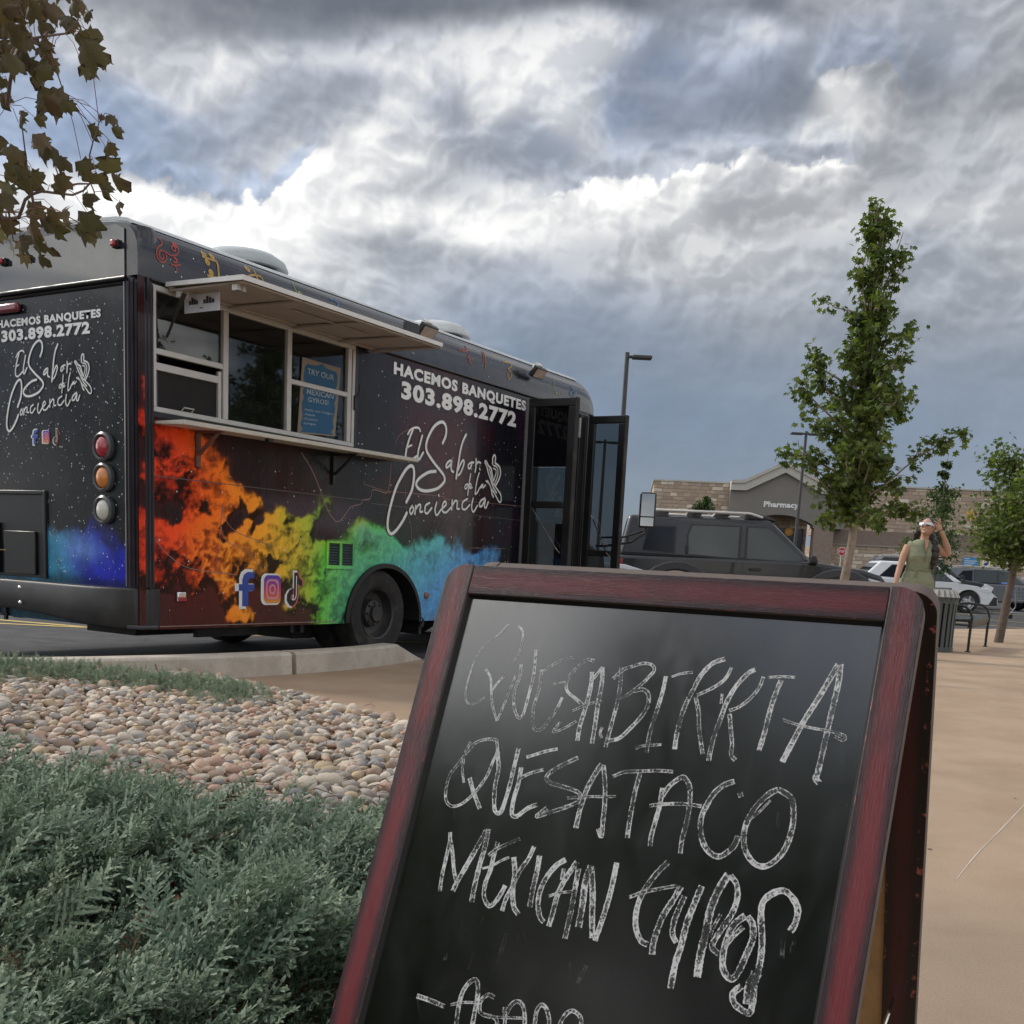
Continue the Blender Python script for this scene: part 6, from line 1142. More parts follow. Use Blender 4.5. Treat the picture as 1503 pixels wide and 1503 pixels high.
LVS = [(-1.758, 3.817, 2.58, 0.072), (-1.82, 4.031, 2.648, 0.068), (-1.722, 3.909, 2.624, 0.066), (-1.75, 4.073, 2.71, 0.069), (-1.719, 4.088, 2.707, 0.062), (-1.52, 3.696, 2.52, 0.049), (-1.482, 3.659, 2.53, 0.048), (-1.683, 4.236, 2.801, 0.048), (-1.505, 3.832, 2.593, 0.043), (-1.741, 3.814, 2.504, 0.072), (-2.013, 4.347, 2.678, 0.074), (-1.799, 3.979, 2.529, 0.067), (-1.875, 4.236, 2.666, 0.064), (-1.714, 3.983, 2.563, 0.068), (-1.757, 4.097, 2.582, 0.046), (-1.716, 3.755, 2.4, 0.057), (-1.808, 4.094, 2.526, 0.062), (-1.841, 4.258, 2.55, 0.048), (-1.868, 4.016, 2.439, 0.038), (-1.658, 4.169, 2.647, 0.071), (-1.6, 4.12, 2.634, 0.07), (-1.447, 3.695, 2.418, 0.077), (-1.631, 4.181, 2.57, 0.055), (-1.554, 4.064, 2.554, 0.054), (-1.617, 3.861, 2.332, 0.087), (-1.498, 3.672, 2.248, 0.042), (-1.829, 4.256, 2.458, 0.04), (-1.789, 3.981, 2.325, 0.034), (-1.874, 4.153, 2.35, 0.043), (-1.851, 4.265, 2.411, 0.04), (-1.616, 4.15, 2.343, 0.055), (-1.642, 4.295, 2.445, 0.032), (-1.455, 3.926, 2.309, 0.037), (-1.544, 4.211, 2.375, 0.04), (-1.481, 3.961, 2.228, 0.045), (-1.597, 4.305, 2.275, 0.073), (-1.69, 4.265, 2.263, 0.064), (-1.549, 3.718, 2.096, 0.049), (-1.618, 3.745, 2.14, 0.064), (-1.736, 3.802, 2.144, 0.064), (-2.001, 4.326, 2.25, 0.073), (-1.761, 3.955, 2.109, 0.067), (-1.788, 4.089, 2.163, 0.046), (-1.609, 3.861, 2.079, 0.058), (-1.524, 4.005, 2.112, 0.06), (-1.449, 3.92, 2.031, 0.052), (-1.81, 3.896, 2.024, 0.059), (-1.889, 4.06, 1.986, 0.069), (-1.811, 4.059, 2.002, 0.084), (-1.869, 4.283, 2.084, 0.065), (-1.823, 4.127, 1.96, 0.07), (-1.826, 4.3, 2.091, 0.065), (-1.924, 4.249, 1.982, 0.064), (-1.828, 4.344, 2.058, 0.057), (-1.627, 4.12, 2.102, 0.054), (-1.482, 3.764, 1.931, 0.071), (-1.668, 4.252, 2.027, 0.064), (-1.724, 4.325, 2.064, 0.049), (-2.033, 4.283, 2.759, 0.073), (-1.937, 4.048, 2.57, 0.069), (-1.968, 4.15, 2.524, 0.063), (-1.823, 3.798, 2.054, 0.064), (-2.028, 4.232, 2.093, 0.072), (-1.963, 4.051, 1.95, 0.061), (-1.753, 3.849, 2.66, 0.065), (-1.603, 3.694, 2.588, 0.063), (-1.758, 4.248, 2.85, 0.064), (-2.045, 4.343, 2.883, 0.074), (-1.479, 3.712, 2.612, 0.049)]
LVS += [(x+rl.gauss(0, .035), y+rl.gauss(0, .10), z+rl.gauss(0, .035), s*rl.uniform(.7, 1.)) for (x, y, z, s) in LVS for _ in (0,) if s > .055 and rl.random() < .8]
for k, (x, y, z, s) in enumerate(LVS):
    # hang from the petiole: leaf base up, tip down
    c = Vector((x+2.36, y-4.55, z)); o = bpy.data.objects.new('leaf', leafm[rl.randrange(14)]); C.objects.link(o); o.parent = ot
    tilt = rl.gauss(0, .5); dirn = Vector((math.sin(tilt)*.8, rl.gauss(0, .3), -math.cos(tilt))).normalized(); up = Vector((rl.gauss(0, .5), -1, rl.gauss(.1, .4))).normalized(); xax = dirn.cross(up).normalized(); up = xax.cross(dirn)
    M = Matrix((xax, dirn, up)).transposed(); top = c-dirn*s*.5; sc2 = s*rl.uniform(.92, 1.12); sc2 *= 1.28; o.matrix_local = Matrix.Translation(top) @ M.to_4x4() @ Matrix.Diagonal((sc2, sc2, sc2, 1))
    i = np.argmin(np.linalg.norm(BRA-np.array(top), axis=1)); q = Vector(tuple(map(float, BRA[i])))
    if (q-top).length < .32: mbp.tube([q, (q+top)/2+Vector((0, 0, .018)), top], .0012, 4)
mbp.build('leaf_stalks', mat('stalk', (.20, .09, .07), .6), ot, 60)['kind'] = 'stuff'

# ------------------------------------------------------------------ creeping juniper
def jun_mat():
    m = bpy.data.materials.new('juniper_green'); m.use_nodes = True; N = NT(m.node_tree); b = N.n['Principled BSDF']; at = N.new('ShaderNodeVertexColor'); at.layer_name = 'rnd'; s = N.new('ShaderNodeSeparateXYZ'); N.l.new(at.outputs[0], s.inputs[0])
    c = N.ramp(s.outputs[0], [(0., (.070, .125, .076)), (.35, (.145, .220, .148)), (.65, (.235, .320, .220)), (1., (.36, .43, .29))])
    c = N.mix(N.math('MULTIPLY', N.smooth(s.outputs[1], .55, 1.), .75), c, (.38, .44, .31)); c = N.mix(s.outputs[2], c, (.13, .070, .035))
    N.l.new(c, b.inputs['Base Color']); b.inputs['Roughness'].default_value = .6; b.inputs['Specular IOR Level'].default_value = .3
    t = N.new('ShaderNodeBsdfTranslucent'); N.l.new(c, t.inputs[0]); mx = N.new('ShaderNodeMixShader'); mx.inputs[0].default_value = .18; N.l.new(b.outputs[0], mx.inputs[1]); N.l.new(t.outputs[0], mx.inputs[2]); N.l.new(mx.outputs[0], N.n['Material Output'].inputs[0]); return m
m_jun = jun_mat()
def spray(seed):
    """feathery branchlet, unit length along +y, short scale-leaf twigs on both sides"""
    rg = random.Random(seed); V = []; F = []; A = []
    def blade(p, d, L, w, t0, t1, br):
        d = d.normalized(); s = d.cross(Vector((rg.gauss(0, .5), rg.gauss(0, .5), 1))).normalized()*w/2; n = len(V)
        V.extend([p-s, p+s, p+d*L*.6+s*.8, p+d*L, p+d*L*.6-s*.8]); F.extend([(n, n+1, n+2), (n, n+2, n+4), (n+4, n+2, n+3)]); A.extend([(t0, br)]*2+[(t1, 0)]+[(min(1, t1+.15), 0)]+[(t1, 0)])
    bend = rg.uniform(-.25, .25); lift = rg.uniform(.0, .25); stem = lambda t: Vector((bend*t*t, t, lift*t*t-.05*t)); n = 18
    for i in range(6):
        t = i/6; p = stem(t); blade(p, stem(t+.18)-p, .19, .020*(1-t*.5), t*.4, t*.4+.1, 1. if t < .45 else 0.)
    for i in range(n):
        t = .10+.88*i/n; p = stem(t); L = (.30*(1-t)**.7+.07)*rg.uniform(.75, 1.2)*(min(1, t*5)); sd = 1 if i % 2 else -1; d = Vector((sd*rg.uniform(.6, .95), rg.uniform(.75, 1.), rg.gauss(.12, .28))).normalized()
        blade(p, d, L, .036, .25+t*.3, .45+t*.4, 0.); m_ = max(2, int(L/.034))
        for j in range(m_):
            q = p+d*L*(j+.6)/m_; dd = (d+Vector((rg.gauss(0, .65), rg.gauss(0, .35), rg.gauss(.1, .55)))).normalized(); blade(q, dd, .062*rg.uniform(.6, 1.2), .034, .4+t*.3, .55+t*.45, 0.)
    return np.array([tuple(v) for v in V], np.float32), np.array(F), np.array(A, np.float32)
SPR = [spray(k) for k in range(7)]
def juniper(name, label, spots, parent=None):
    """spots: position, direction, length, brightness"""
    Vs = []; Fs = []; As = []; n0 = 0
    for k, (p, d, L, br) in enumerate(spots):
        V, F, A = SPR[k % len(SPR)]; d = Vector(d).normalized(); up = Vector((0, 0, 1)) if abs(d.z) < .95 else Vector((1, 0, 0)); x = d.cross(up).normalized(); z = x.cross(d); ro = rj.gauss(0, .5); x, z = x*math.cos(ro)+z*math.sin(ro), z*math.cos(ro)-x*math.sin(ro)
        M = np.array([list(x), list(d), list(z)]); Vs.append(V @ M*L+np.array(p)); Fs.append(F+n0); n0 += len(V); dead = .75 if rj.random() < .018 else 0.; As.append(np.stack([np.full(len(V), br), A[:, 0], np.maximum(A[:, 1], dead)], -1))
    o = np_mesh(name, np.concatenate(Vs), np.concatenate(Fs), m_jun, parent); vcol(o, 'rnd', np.concatenate(As)); tag(o, label, 'shrub', kind='stuff'); return o
rj = random.Random(77)
def jh(x, y):  # height of the mat of foliage
    b = .30+.045*math.sin(x*3.1+1)+.04*math.sin(y*4.3+x*2)+.025*math.sin(7*x-5*y)
    yb = 3.04+.10*math.sin(x*2.3)+.08*math.sin(x*5.1+1) - .10*max(0, min(1, (x+1.35)/1.1)) + .05*math.sin(x*11)
    xr = -.02+.05*math.sin(y*6) if y > 1.55 else -.28
    e = min(1., max(0., (yb-y)/.42))*min(1., max(0., (xr-x)/.30)); return b*math.sqrt(e) if e > 0 else 0
spots = []
while len(spots) < 5000:
    x, y = rj.uniform(-2.75, .02), rj.uniform(.62, 3.3)
    if abs(x)/max(y, .2) > .66 and y > 1.5: continue
    h = jh(x, y)
    if h < .03: continue
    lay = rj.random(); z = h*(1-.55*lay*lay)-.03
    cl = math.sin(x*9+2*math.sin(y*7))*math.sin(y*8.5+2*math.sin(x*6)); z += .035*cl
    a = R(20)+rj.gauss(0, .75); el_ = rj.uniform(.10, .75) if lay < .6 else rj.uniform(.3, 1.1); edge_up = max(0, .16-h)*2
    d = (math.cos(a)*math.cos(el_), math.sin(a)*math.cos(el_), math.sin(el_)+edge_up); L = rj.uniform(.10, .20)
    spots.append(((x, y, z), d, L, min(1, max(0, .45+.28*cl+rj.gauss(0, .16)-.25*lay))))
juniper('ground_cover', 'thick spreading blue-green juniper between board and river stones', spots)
# dark woody litter under the juniper
V = []; F = []; idx = {}
for i, x in enumerate(np.arange(-3., 0.05, .06)):
    for j, y in enumerate(np.arange(.55, 3.4, .06)):
        idx[(i, j)] = len(V); V.append((x, y, max(.012, jh(x, y)*.42+.02*math.sin(x*40)*math.sin(y*37))))
F = [[idx[(i, j)], idx[(i+1, j)], idx[(i+1, j+1)], idx[(i, j+1)]] for (i, j) in idx if (i+1, j+1) in idx and inside(V[idx[(i, j)]][0]+.05, V[idx[(i, j)]][1], bedpoly)]
tag(np_mesh('leaf_litter', V, F, ground_mat('litter', (.030, .018, .012), (.085, .045, .028), 18., .02, 50., .95, .4), smooth=True), kind='structure')
mb = MB()
for k in range(420):
    x, y = rj.uniform(-1.9, -.2), rj.uniform(.8, 2.9); h = jh(x, y)
    if h < .05: continue
    a = rj.uniform(0, 6.3); L = rj.uniform(.015, .045); z = h*rj.uniform(.5, .86); dx, dy = math.cos(a)*L, math.sin(a)*L; w = L*.28
    mb.add([(x, y, z), (x+dx*.5-dy*.3, y+dy*.5+dx*.3, z+.008), (x+dx, y+dy, z-.004), (x+dx*.5+dy*.3, y+dy*.5-dx*.3, z+.004)], [(0, 1, 2, 3)])
tag(mb.build('dead_leaves', mat('dead_leaf', (.26, .12, .055), .75, var=.4, vs_=60)), 'curled orange-brown dead leaves caught in the juniper', 'leaf', kind='stuff')
# low green strip of juniper along the walk
spots = []; strip = [(-3.9, 5.75), (-3.1, 6.08), (-2.45, 6.35), (-2.0, 6.50), (-1.75, 6.42), (-1.58, 6.30)]; sq = catmull(strip, .05)
for k in range(4600):
    c = sq[rj.randrange(len(sq))]; x, y = c[0]+rj.gauss(0, .10), c[1]+rj.gauss(0, .15)-.02; hh = hbed(x, y); t = math.exp(-((x-c[0])**2+(y-c[1])**2)/.06)
    a = rj.uniform(0, 6.3); el_ = rj.uniform(.2, 1.3); spots.append(((x, y, hh+.015+.11*t*rj.random()), (math.cos(a)*math.cos(el_), math.sin(a)*math.cos(el_), math.sin(el_)), rj.uniform(.032, .062), min(1, max(0, .78+rj.gauss(0, .25)))))
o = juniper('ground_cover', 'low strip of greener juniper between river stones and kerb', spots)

# ------------------------------------------------------------------ pharmacy building
def stone_wall_mat():
    m = bpy.data.materials.new('field_stone'); m.use_nodes = True; N = NT(m.node_tree); b = N.n['Principled BSDF']; tc = N.new('ShaderNodeTexCoord').outputs['Object']
    s = N.new('ShaderNodeSeparateXYZ'); N.l.new(tc, s.inputs[0]); cb = N.new('ShaderNodeCombineXYZ'); N.l.new(s.outputs[0], cb.inputs[0]); N.l.new(s.outputs[2], cb.inputs[1])
    v = N.vmath('ADD', cb.outputs[0], N.vmath('MULTIPLY', N.noise(tc, 2.2, 3).outputs['Color'], (.12, .10, 0)))
    br = N.new('ShaderNodeTexBrick'); N.l.new(v, br.inputs['Vector']); br.inputs['Scale'].default_value = 1.; br.inputs['Brick Width'].default_value = .72; br.inputs['Row Height'].default_value = .24; br.inputs['Mortar Size'].default_value = .018; br.offset_frequency = 2; br.squash = .62; br.squash_frequency = 3
    N.put(br.inputs['Color1'], (0, 0, 0, 1)); N.put(br.inputs['Color2'], (1, 1, 1, 1)); N.put(br.inputs['Mortar'], (.35, .35, .35, 1))
    c = N.ramp(br.outputs['Color'], [(0., (.36, .27, .20)), (.25, (.44, .33, .235)), (.5, (.50, .385, .275)), (.7, (.42, .32, .245)), (.84, (.66, .56, .44)), (1., (.74, .64, .52))])
    c = N.mix(N.math('MULTIPLY', br.outputs['Fac'], .8), c, (.30, .24, .19)); c = N.mix(1., c, N.lin(N.noise(tc, 5, 6, .7).outputs[0], .3, .7, .82, 1.18), 'MULTIPLY')
    N.l.new(c, b.inputs['Base Color']); b.inputs['Roughness'].default_value = .9; bn = N.new('ShaderNodeBump'); bn.inputs['Distance'].default_value = .02; N.l.new(N.math('SUBTRACT', N.noise(tc, 9, 5).outputs[0], br.outputs['Fac']), bn.inputs['Height']); N.l.new(bn.outputs[0], b.inputs['Normal']); return m
m_stone = stone_wall_mat(); m_stucco = mat('taupe_stucco', (.215, .195, .17), .85, var=.05, vs_=1.5); m_fascia = mat('cream_fascia', (.50, .47, .41), .7, var=.06); m_band = mat('brown_block', (.235, .175, .14), .85, var=.10, vs_=3)
m_dark = mat('dark_glazing', (.012, .013, .015), .08, var=.1); m_tar = mat('roof_membrane', (.35, .34, .32), .8)
bld = empty('pharmacy_building', (16.9986, 72., 0.), -.10, 'low stone and stucco store with gabled Pharmacy entrance across the car park', 'building')
def slab(name, poly, d0, d1, m, bev=0.): mb = MB(); mb.prism(poly, d0, d1); return mb.build(name, m, bld, bevel=bev)
slab('stone_wing', [(-8.53, LOT-.1), (-3.62, LOT-.1), (-3.62, 6.66), (-8.53, 6.66)], 0, 14, m_stone)
slab('coping', [(-8.60, 6.66), (-3.62, 6.66), (-3.62, 6.76), (-8.60, 6.76)], -.06, 14.1, m_fascia)
A = [(-2.42+4.21*(k/16), 4.20+.58*math.sin(PI*k/16)**.8) for k in range(17)]
slab('stucco_gable', [(-3.62, LOT-.1), (-2.42, LOT-.1)]+A+[(1.79, 4.03), (3.77, 4.03), (3.77, 6.2), (2.1, 6.2), (-.24, 7.42), (-2.64, 6.2), (-3.62, 6.2)], -.9, .3, m_stucco)
slab('fascia', [(-3.62, 6.2), (-2.64, 6.2), (-.24, 7.42), (2.1, 6.2), (3.77, 6.2), (3.77, 6.80), (2.35, 6.82), (-.30, 8.10), (-2.81, 6.82), (-3.62, 6.78)], -1.15, .3, m_fascia)
slab('fascia_lip', [(-3.62, 6.62), (-2.79, 6.66), (-.30, 7.92), (2.33, 6.66), (3.80, 6.64), (3.80, 6.84), (2.36, 6.86), (-.30, 8.14), (-2.83, 6.86), (-3.62, 6.82)], -1.25, -1.14, m_fascia)
slab('pillar', [(1.88, LOT-.1), (3.12, LOT-.1), (3.12, 4.03), (1.88, 4.03)], -.95, .2, mat('split_block', (.26, .195, .155), .85, var=.15, vs_=5))
slab('pillar', [(-3.5, LOT-.1), (-2.45, LOT-.1), (-2.45, 4.03), (-3.5, 4.03)], -.95, -.9, MATS['split_block'])
slab('pillar_foot', [(1.80, LOT-.1), (3.2, LOT-.1), (3.2, 1.1), (1.80, 1.1)], -1.02, .2, m_stone)
slab('porch_back', [(-2.42, LOT-.1), (1.8, LOT-.1), (1.8, 4.9), (-2.42, 4.9)], 1.6, 1.8, m_stone)
slab('porch_ceiling', [(-2.5, 4.86), (1.9, 4.86), (1.9, 4.95), (-2.5, 4.95)], .3, 1.6, m_stucco)
d = slab('entrance_glazing', [(-.89, LOT), (1.56, LOT), (1.56, 4.02), (-.89, 4.02)], 1.50, 1.6, m_dark)
for x in (-.89, -.28, .33, .94, 1.50): mb = MB(); mb.box((x, 1.46, LOT), (x+.06, 1.5, 4.02)); mb.build('mullion', mat('bronze_frame', (.05, .045, .04), .4), d)
mb = MB(); mb.box((-.89, 1.46, 2.3), (1.56, 1.5, 2.38)); mb.build('transom', MATS['bronze_frame'], d)
mb = MB(); mb.lathe([(0, 1.38), (.27, 1.38), (.29, 1.42), (.29, 1.46)], 24, (.62, 0, 3.82), 'Y'); rs_ = mb.build('round_sign', mat('sign_orange', (.75, .33, .04), .5), bld, 40)
mb = MB(); ribbon(mb, [(-.16, -.05), (-.02, .10), (.12, .08), (.05, -.03), (-.12, -.12)], .05, lambda x, z: (.62+x, 1.375, 3.82+z), .03); mb.build('emblem', mat('emblem_cream', (.8, .65, .35), .5), rs_)
text_on('letters', 'Pharmacy', mat('sign_white', (.80, .80, .78), .5), lambda x, z: (x, -.93, z), -1.45, .79, 5.23, .36, .045, bld, 1.05, True)
slab('upper_stone', [(3.77, 4.05), (60, 4.05), (60, 6.86), (3.77, 6.84)], .2, 14, m_stone); slab('coping', [(3.77, 6.86), (60, 6.88), (60, 6.98), (3.77, 6.96)], .12, 14.1, m_fascia)
slab('block_band', [(3.12, 3.12), (60, 3.12), (60, 4.05), (3.12, 4.05)], .12, 1, m_band); slab('lower_stone', [(3.12, LOT-.1), (60, LOT-.1), (60, 3.12), (3.12, 3.12)], .15, 14, m_stone)
slab('sill_course', [(3.12, 3.06), (60, 3.06), (60, 3.14), (3.12, 3.14)], .05, .15, mat('grey_course', (.30, .27, .24), .8))
po = slab('blue_poster', [(11.62, 2.03), (12.66, 2.03), (12.66, 2.66), (11.62, 2.66)], .08, .14, mat('poster_blue', (.06, .26, .50), .5))
mb = MB()
for i, (a, b) in enumerate(((.08, .30), (.10, .78), (.10, .66), (.12, .52))): mb.box((11.62+a, .075, 2.55-.13*i), (11.62+b+.1, .08, 2.59-.13*i))
mb.build('print', m_letter, po)
py = slab('yellow_poster', [(12.70, 2.03), (13.44, 2.03), (13.44, 2.64), (12.70, 2.64)], .08, .14, mat('poster_yellow', (.66, .50, .10), .5))
mb = MB(); mb.box((12.84, .072, 2.10), (13.30, .078, 2.52)); mb.build('print', m_letter, py); mb = MB(); mb.prism([(12.90, 2.22), (13.12, 2.18), (13.24, 2.30), (13.20, 2.42), (12.98, 2.38)], .064, .070); mb.build('print', mat('poster_ink', (.03, .07, .25), .5), py)
mb = MB()
for k in range(6):
    a = PI/2+k*PI/3; c = (11.8+.24*math.cos(a), 5.34+.24*math.sin(a)); ribbon(mb, [(11.8+.13*math.cos(a), 5.34+.13*math.sin(a)), c, (11.8+.36*math.cos(a), 5.34+.36*math.sin(a))], .11, lambda x, z: (x, .14, z), .05, taper=.3)
mb.build('ray_emblem', mat('emblem_yellow', (.80, .45, .05), .5), bld)
sp = empty('stop_sign', (19.0, 65.2, LOT), 0, 'small red octagonal stop sign beside the pale trunk', 'road sign')
mb = MB(); mb.tube([(0, 0, 0), (0, 0, 2.3)], .03, 8); mb.build('post', m_alu, sp); oc = [(.26*math.cos(PI/8+k*PI/4), 2.52+.26*math.sin(PI/8+k*PI/4)) for k in range(8)]; oc2 = [(.235*math.cos(PI/8+k*PI/4), 2.52+.235*math.sin(PI/8+k*PI/4)) for k in range(8)]
mb = MB(); mb.prism(oc, -.05, -.04); mb.build('plate', m_letter, sp); mb = MB(); mb.prism(oc2, -.056, -.0505); mb.build('face', mat('stop_red', (.45, .02, .03), .4), sp); text_on('lettering', 'STOP', m_letter, lambda x, z: (x, -.06, z), -.17, .17, 2.455, .13, .03, sp)
# lamp posts
m_pole = mat('bronze_pole', (.055, .052, .05), .5)
def lamp_post(x, y, h, label, arms, lean=.0):
    t = empty('lamp_post', (x, y, LOT), 0, label, 'lamp post', 'lamp posts of the car park'); mb = MB(); mb.tube([(0, 0, 0), (0, 0, .05)], .30, 12); mb.tube([(0, 0, .05), (0, 0, .8)], .25, 14); mb.build('plinth', m_curb, t, 40)
    mb = MB(); mb.tube([(0, 0, .7), (lean*.5, 0, h*.5), (lean, 0, h+.12)], [.085, .078, .065], 8); mb.build('pole', m_pole, t, 40)
    for s in arms: mb = MB(); mb.box((min(0, s*.2)+lean, -.04, h-.04), (max(0, s*.2)+lean, .04, h+.04)); mb.box((min(s*.15, s*.72)+lean, -.17, h-.05), (max(s*.15, s*.72)+lean, .17, h+.04)); mb.build('lamp_head', m_pole, t, bevel=.02)
lamp_post(2.78, 33, 7.03, 'lamp post with one head rising directly behind the open truck doors', (1,), .03); lamp_post(12.90, 52, 7.50, 'lamp post standing in front of the pharmacy gable', (-1, 1), .09); lamp_post(3.46, 50, 6.45, 'twin-headed lamp post seen through the glass of the truck door', (-1, 1), .05)

# ------------------------------------------------------------------ vehicles
def paint(name, col, metal=.3, rough=.32): return mat(name, col, rough, metal=metal, coat=.5, coatr=.04, var=.04)
m_cglass = glassy('car_glass', (.006, .007, .008), (.10, .11, .11), .02, 1.5); m_cglass2 = glassy('lit_tint_car_glass', (.075, .085, .083), (.10, .11, .11), .02, 1.5); m_plast = mat('black_plastic', (.025, .025, .026), .6); m_headl = mat('headlight', (.70, .72, .72), .12, coat=1., var=.1); m_alloy = mat('alloy', (.55, .56, .57), .3, metal=.8)  # second car glass: light through the cabin put into its paler tint
def car(name, label, loc, rz, L, Wd, hb, roof, paintm, wheels, prof, glassx, windows, r=.35, flare=None, rail=False, cat='car', extras=None, cap=None, group='cars parked in the lot'):
    """prof: side outline above the sill from rear to front; glassx: (rear base, front base, rear top, front top, z base, z top)"""
    t = empty(name, loc, rz, label, cat, group); x0 = -L/2; hw = Wd/2
    pts = [(x0+px, pz) for px, pz in prof]; sill = .30 if not flare else .42; low = []
    for wx in sorted(wheels, reverse=True):
        ar = r+.075; c = x0+wx; th = math.asin(min(.95, (sill-r)/ar)) if sill > r else -math.asin((r-sill)/ar); low += [(c+ar*math.cos(a), r+ar*math.sin(a)) for a in [th+(PI-2*th)*k/12 for k in range(13)]]
    poly = pts+[(x0+prof[-1][0]-.02, sill+.05), (x0+prof[-1][0]-.12, sill)]+low+[(x0+prof[0][0]+.10, sill), (x0+prof[0][0], sill+.06)]
    mb = MB(); n = len(poly); secs = [(-hw+.0, 1.0), (hw, 1.0)]
    mb.prism(poly, -hw, hw); body = mb.build('body', paintm, t, 40, bevel=.055, seg=3, ang=50)
    rb, fb_, rt, ft, zb, zt = glassx; ti = hw-.05; tt = hw-.21
    mb = MB(); b8 = [(x0+rb, -ti, zb), (x0+fb_, -ti, zb), (x0+fb_, ti, zb), (x0+rb, ti, zb)]; m8 = [(x0+rt, -tt, zt), (x0+ft, -tt, zt), (x0+ft, tt, zt), (x0+rt, tt, zt)]
    mb.add(b8+m8, [(3, 2, 1, 0), (4, 5, 6, 7), (0, 1, 5, 4), (1, 2, 6, 5), (2, 3, 7, 6), (3, 0, 4, 7)]); mb.build('cabin', cap or paintm, t, 50, bevel=.07, seg=4, ang=20)
    def yz(z): k = (z-zb)/(zt-zb); return ti+(tt-ti)*k
    for iw, w in enumerate(windows):
        for s in (-1, 1):
            mb = MB(); mb.add([(x0+x, s*(yz(z)+.010), z) for x, z in w], [tuple(range(len(w)))]); g = mb.build('side_window', m_cglass if iw < 1 else m_cglass2, t)
            mb = MB(); c = (sum(p[0] for p in w)/len(w), sum(p[1] for p in w)/len(w)); gw = [(c[0]+(x-c[0])*1.06+math.copysign(.012, x-c[0]), c[1]+(z-c[1])*1.10) for x, z in w]; mb.add([(x0+x, s*(yz(z)+.006), z) for x, z in gw], [tuple(range(len(w)))]); mb.build('window_seal', m_plast, g)
    for (xa, xb_), nm in (((fb_, ft), 'windscreen'), ((rb, rt), 'rear_window')):
        sg = 1 if nm == 'windscreen' else -1; e = .012*sg; mb = MB(); z1_, z2_ = zb+.06, zt-.07; k1, k2 = (z1_-zb)/(zt-zb), (z2_-zb)/(zt-zb); X1_, X2_ = xa+(xb_-xa)*k1, xa+(xb_-xa)*k2
        mb.add([(x0+X1_+e, -yz(z1_)+.07, z1_), (x0+X1_+e, yz(z1_)-.07, z1_), (x0+X2_+e, yz(z2_)-.07, z2_), (x0+X2_+e, -yz(z2_)+.07, z2_)], [(0, 1, 2, 3)]); mb.build(nm, m_cglass, t)
    for wx in wheels:
        for s in (-1, 1):
            ty = wheel(x0+wx, s*(hw-.01), r, t, .22, m_alloy, .66, 5, 'wheel', flip=-s)
            for k in range(5):
                a = 2*PI*k/5; mb = MB(); q = r*.60; mb.beam((q*.2*math.cos(a), -.0, q*.2*math.sin(a)), (q*math.cos(a), -.0, q*math.sin(a)), .05, .03, (0, 1, 0)); mb.build('spoke', m_alloy, ty)
    xf = x0+prof[-1][0]; zf = .72
    for s in (-1, 1):
        mb = MB(); mb.add([(x0+fb_-.10, s*(ti+.01), zb+.0), (x0+fb_+.02, s*(ti+.01), zb+.02), (x0+fb_+.02, s*(ti+.17), zb+.03), (x0+fb_-.10, s*(ti+.17), zb+.03), (x0+fb_-.12, s*(ti+.04), zb+.14), (x0+fb_+.0, s*(ti+.04), zb+.13), (x0+fb_-.02, s*(ti+.17), zb+.14), (x0+fb_-.10, s*(ti+.17), zb+.15)], [(0, 1, 2, 3), (4, 7, 6, 5), (0, 4, 5, 1), (1, 5, 6, 2), (2, 6, 7, 3), (3, 7, 4, 0)]); mb.build('door_mirror', cap or m_plast, t, bevel=.02)
    if extras: extras(t, x0, hw, ti, tt, zb, zt)
    return t
def hl(t, x0, hw, pts, y_in=.02, m=None, name='headlight'):
    for s in (-1, 1):
        mb = MB(); mb.prism([(x0+a, b) for a, b in pts], s*(hw-.25), s*(hw+.006)); mb.build(name, m or m_headl, t, bevel=.012)
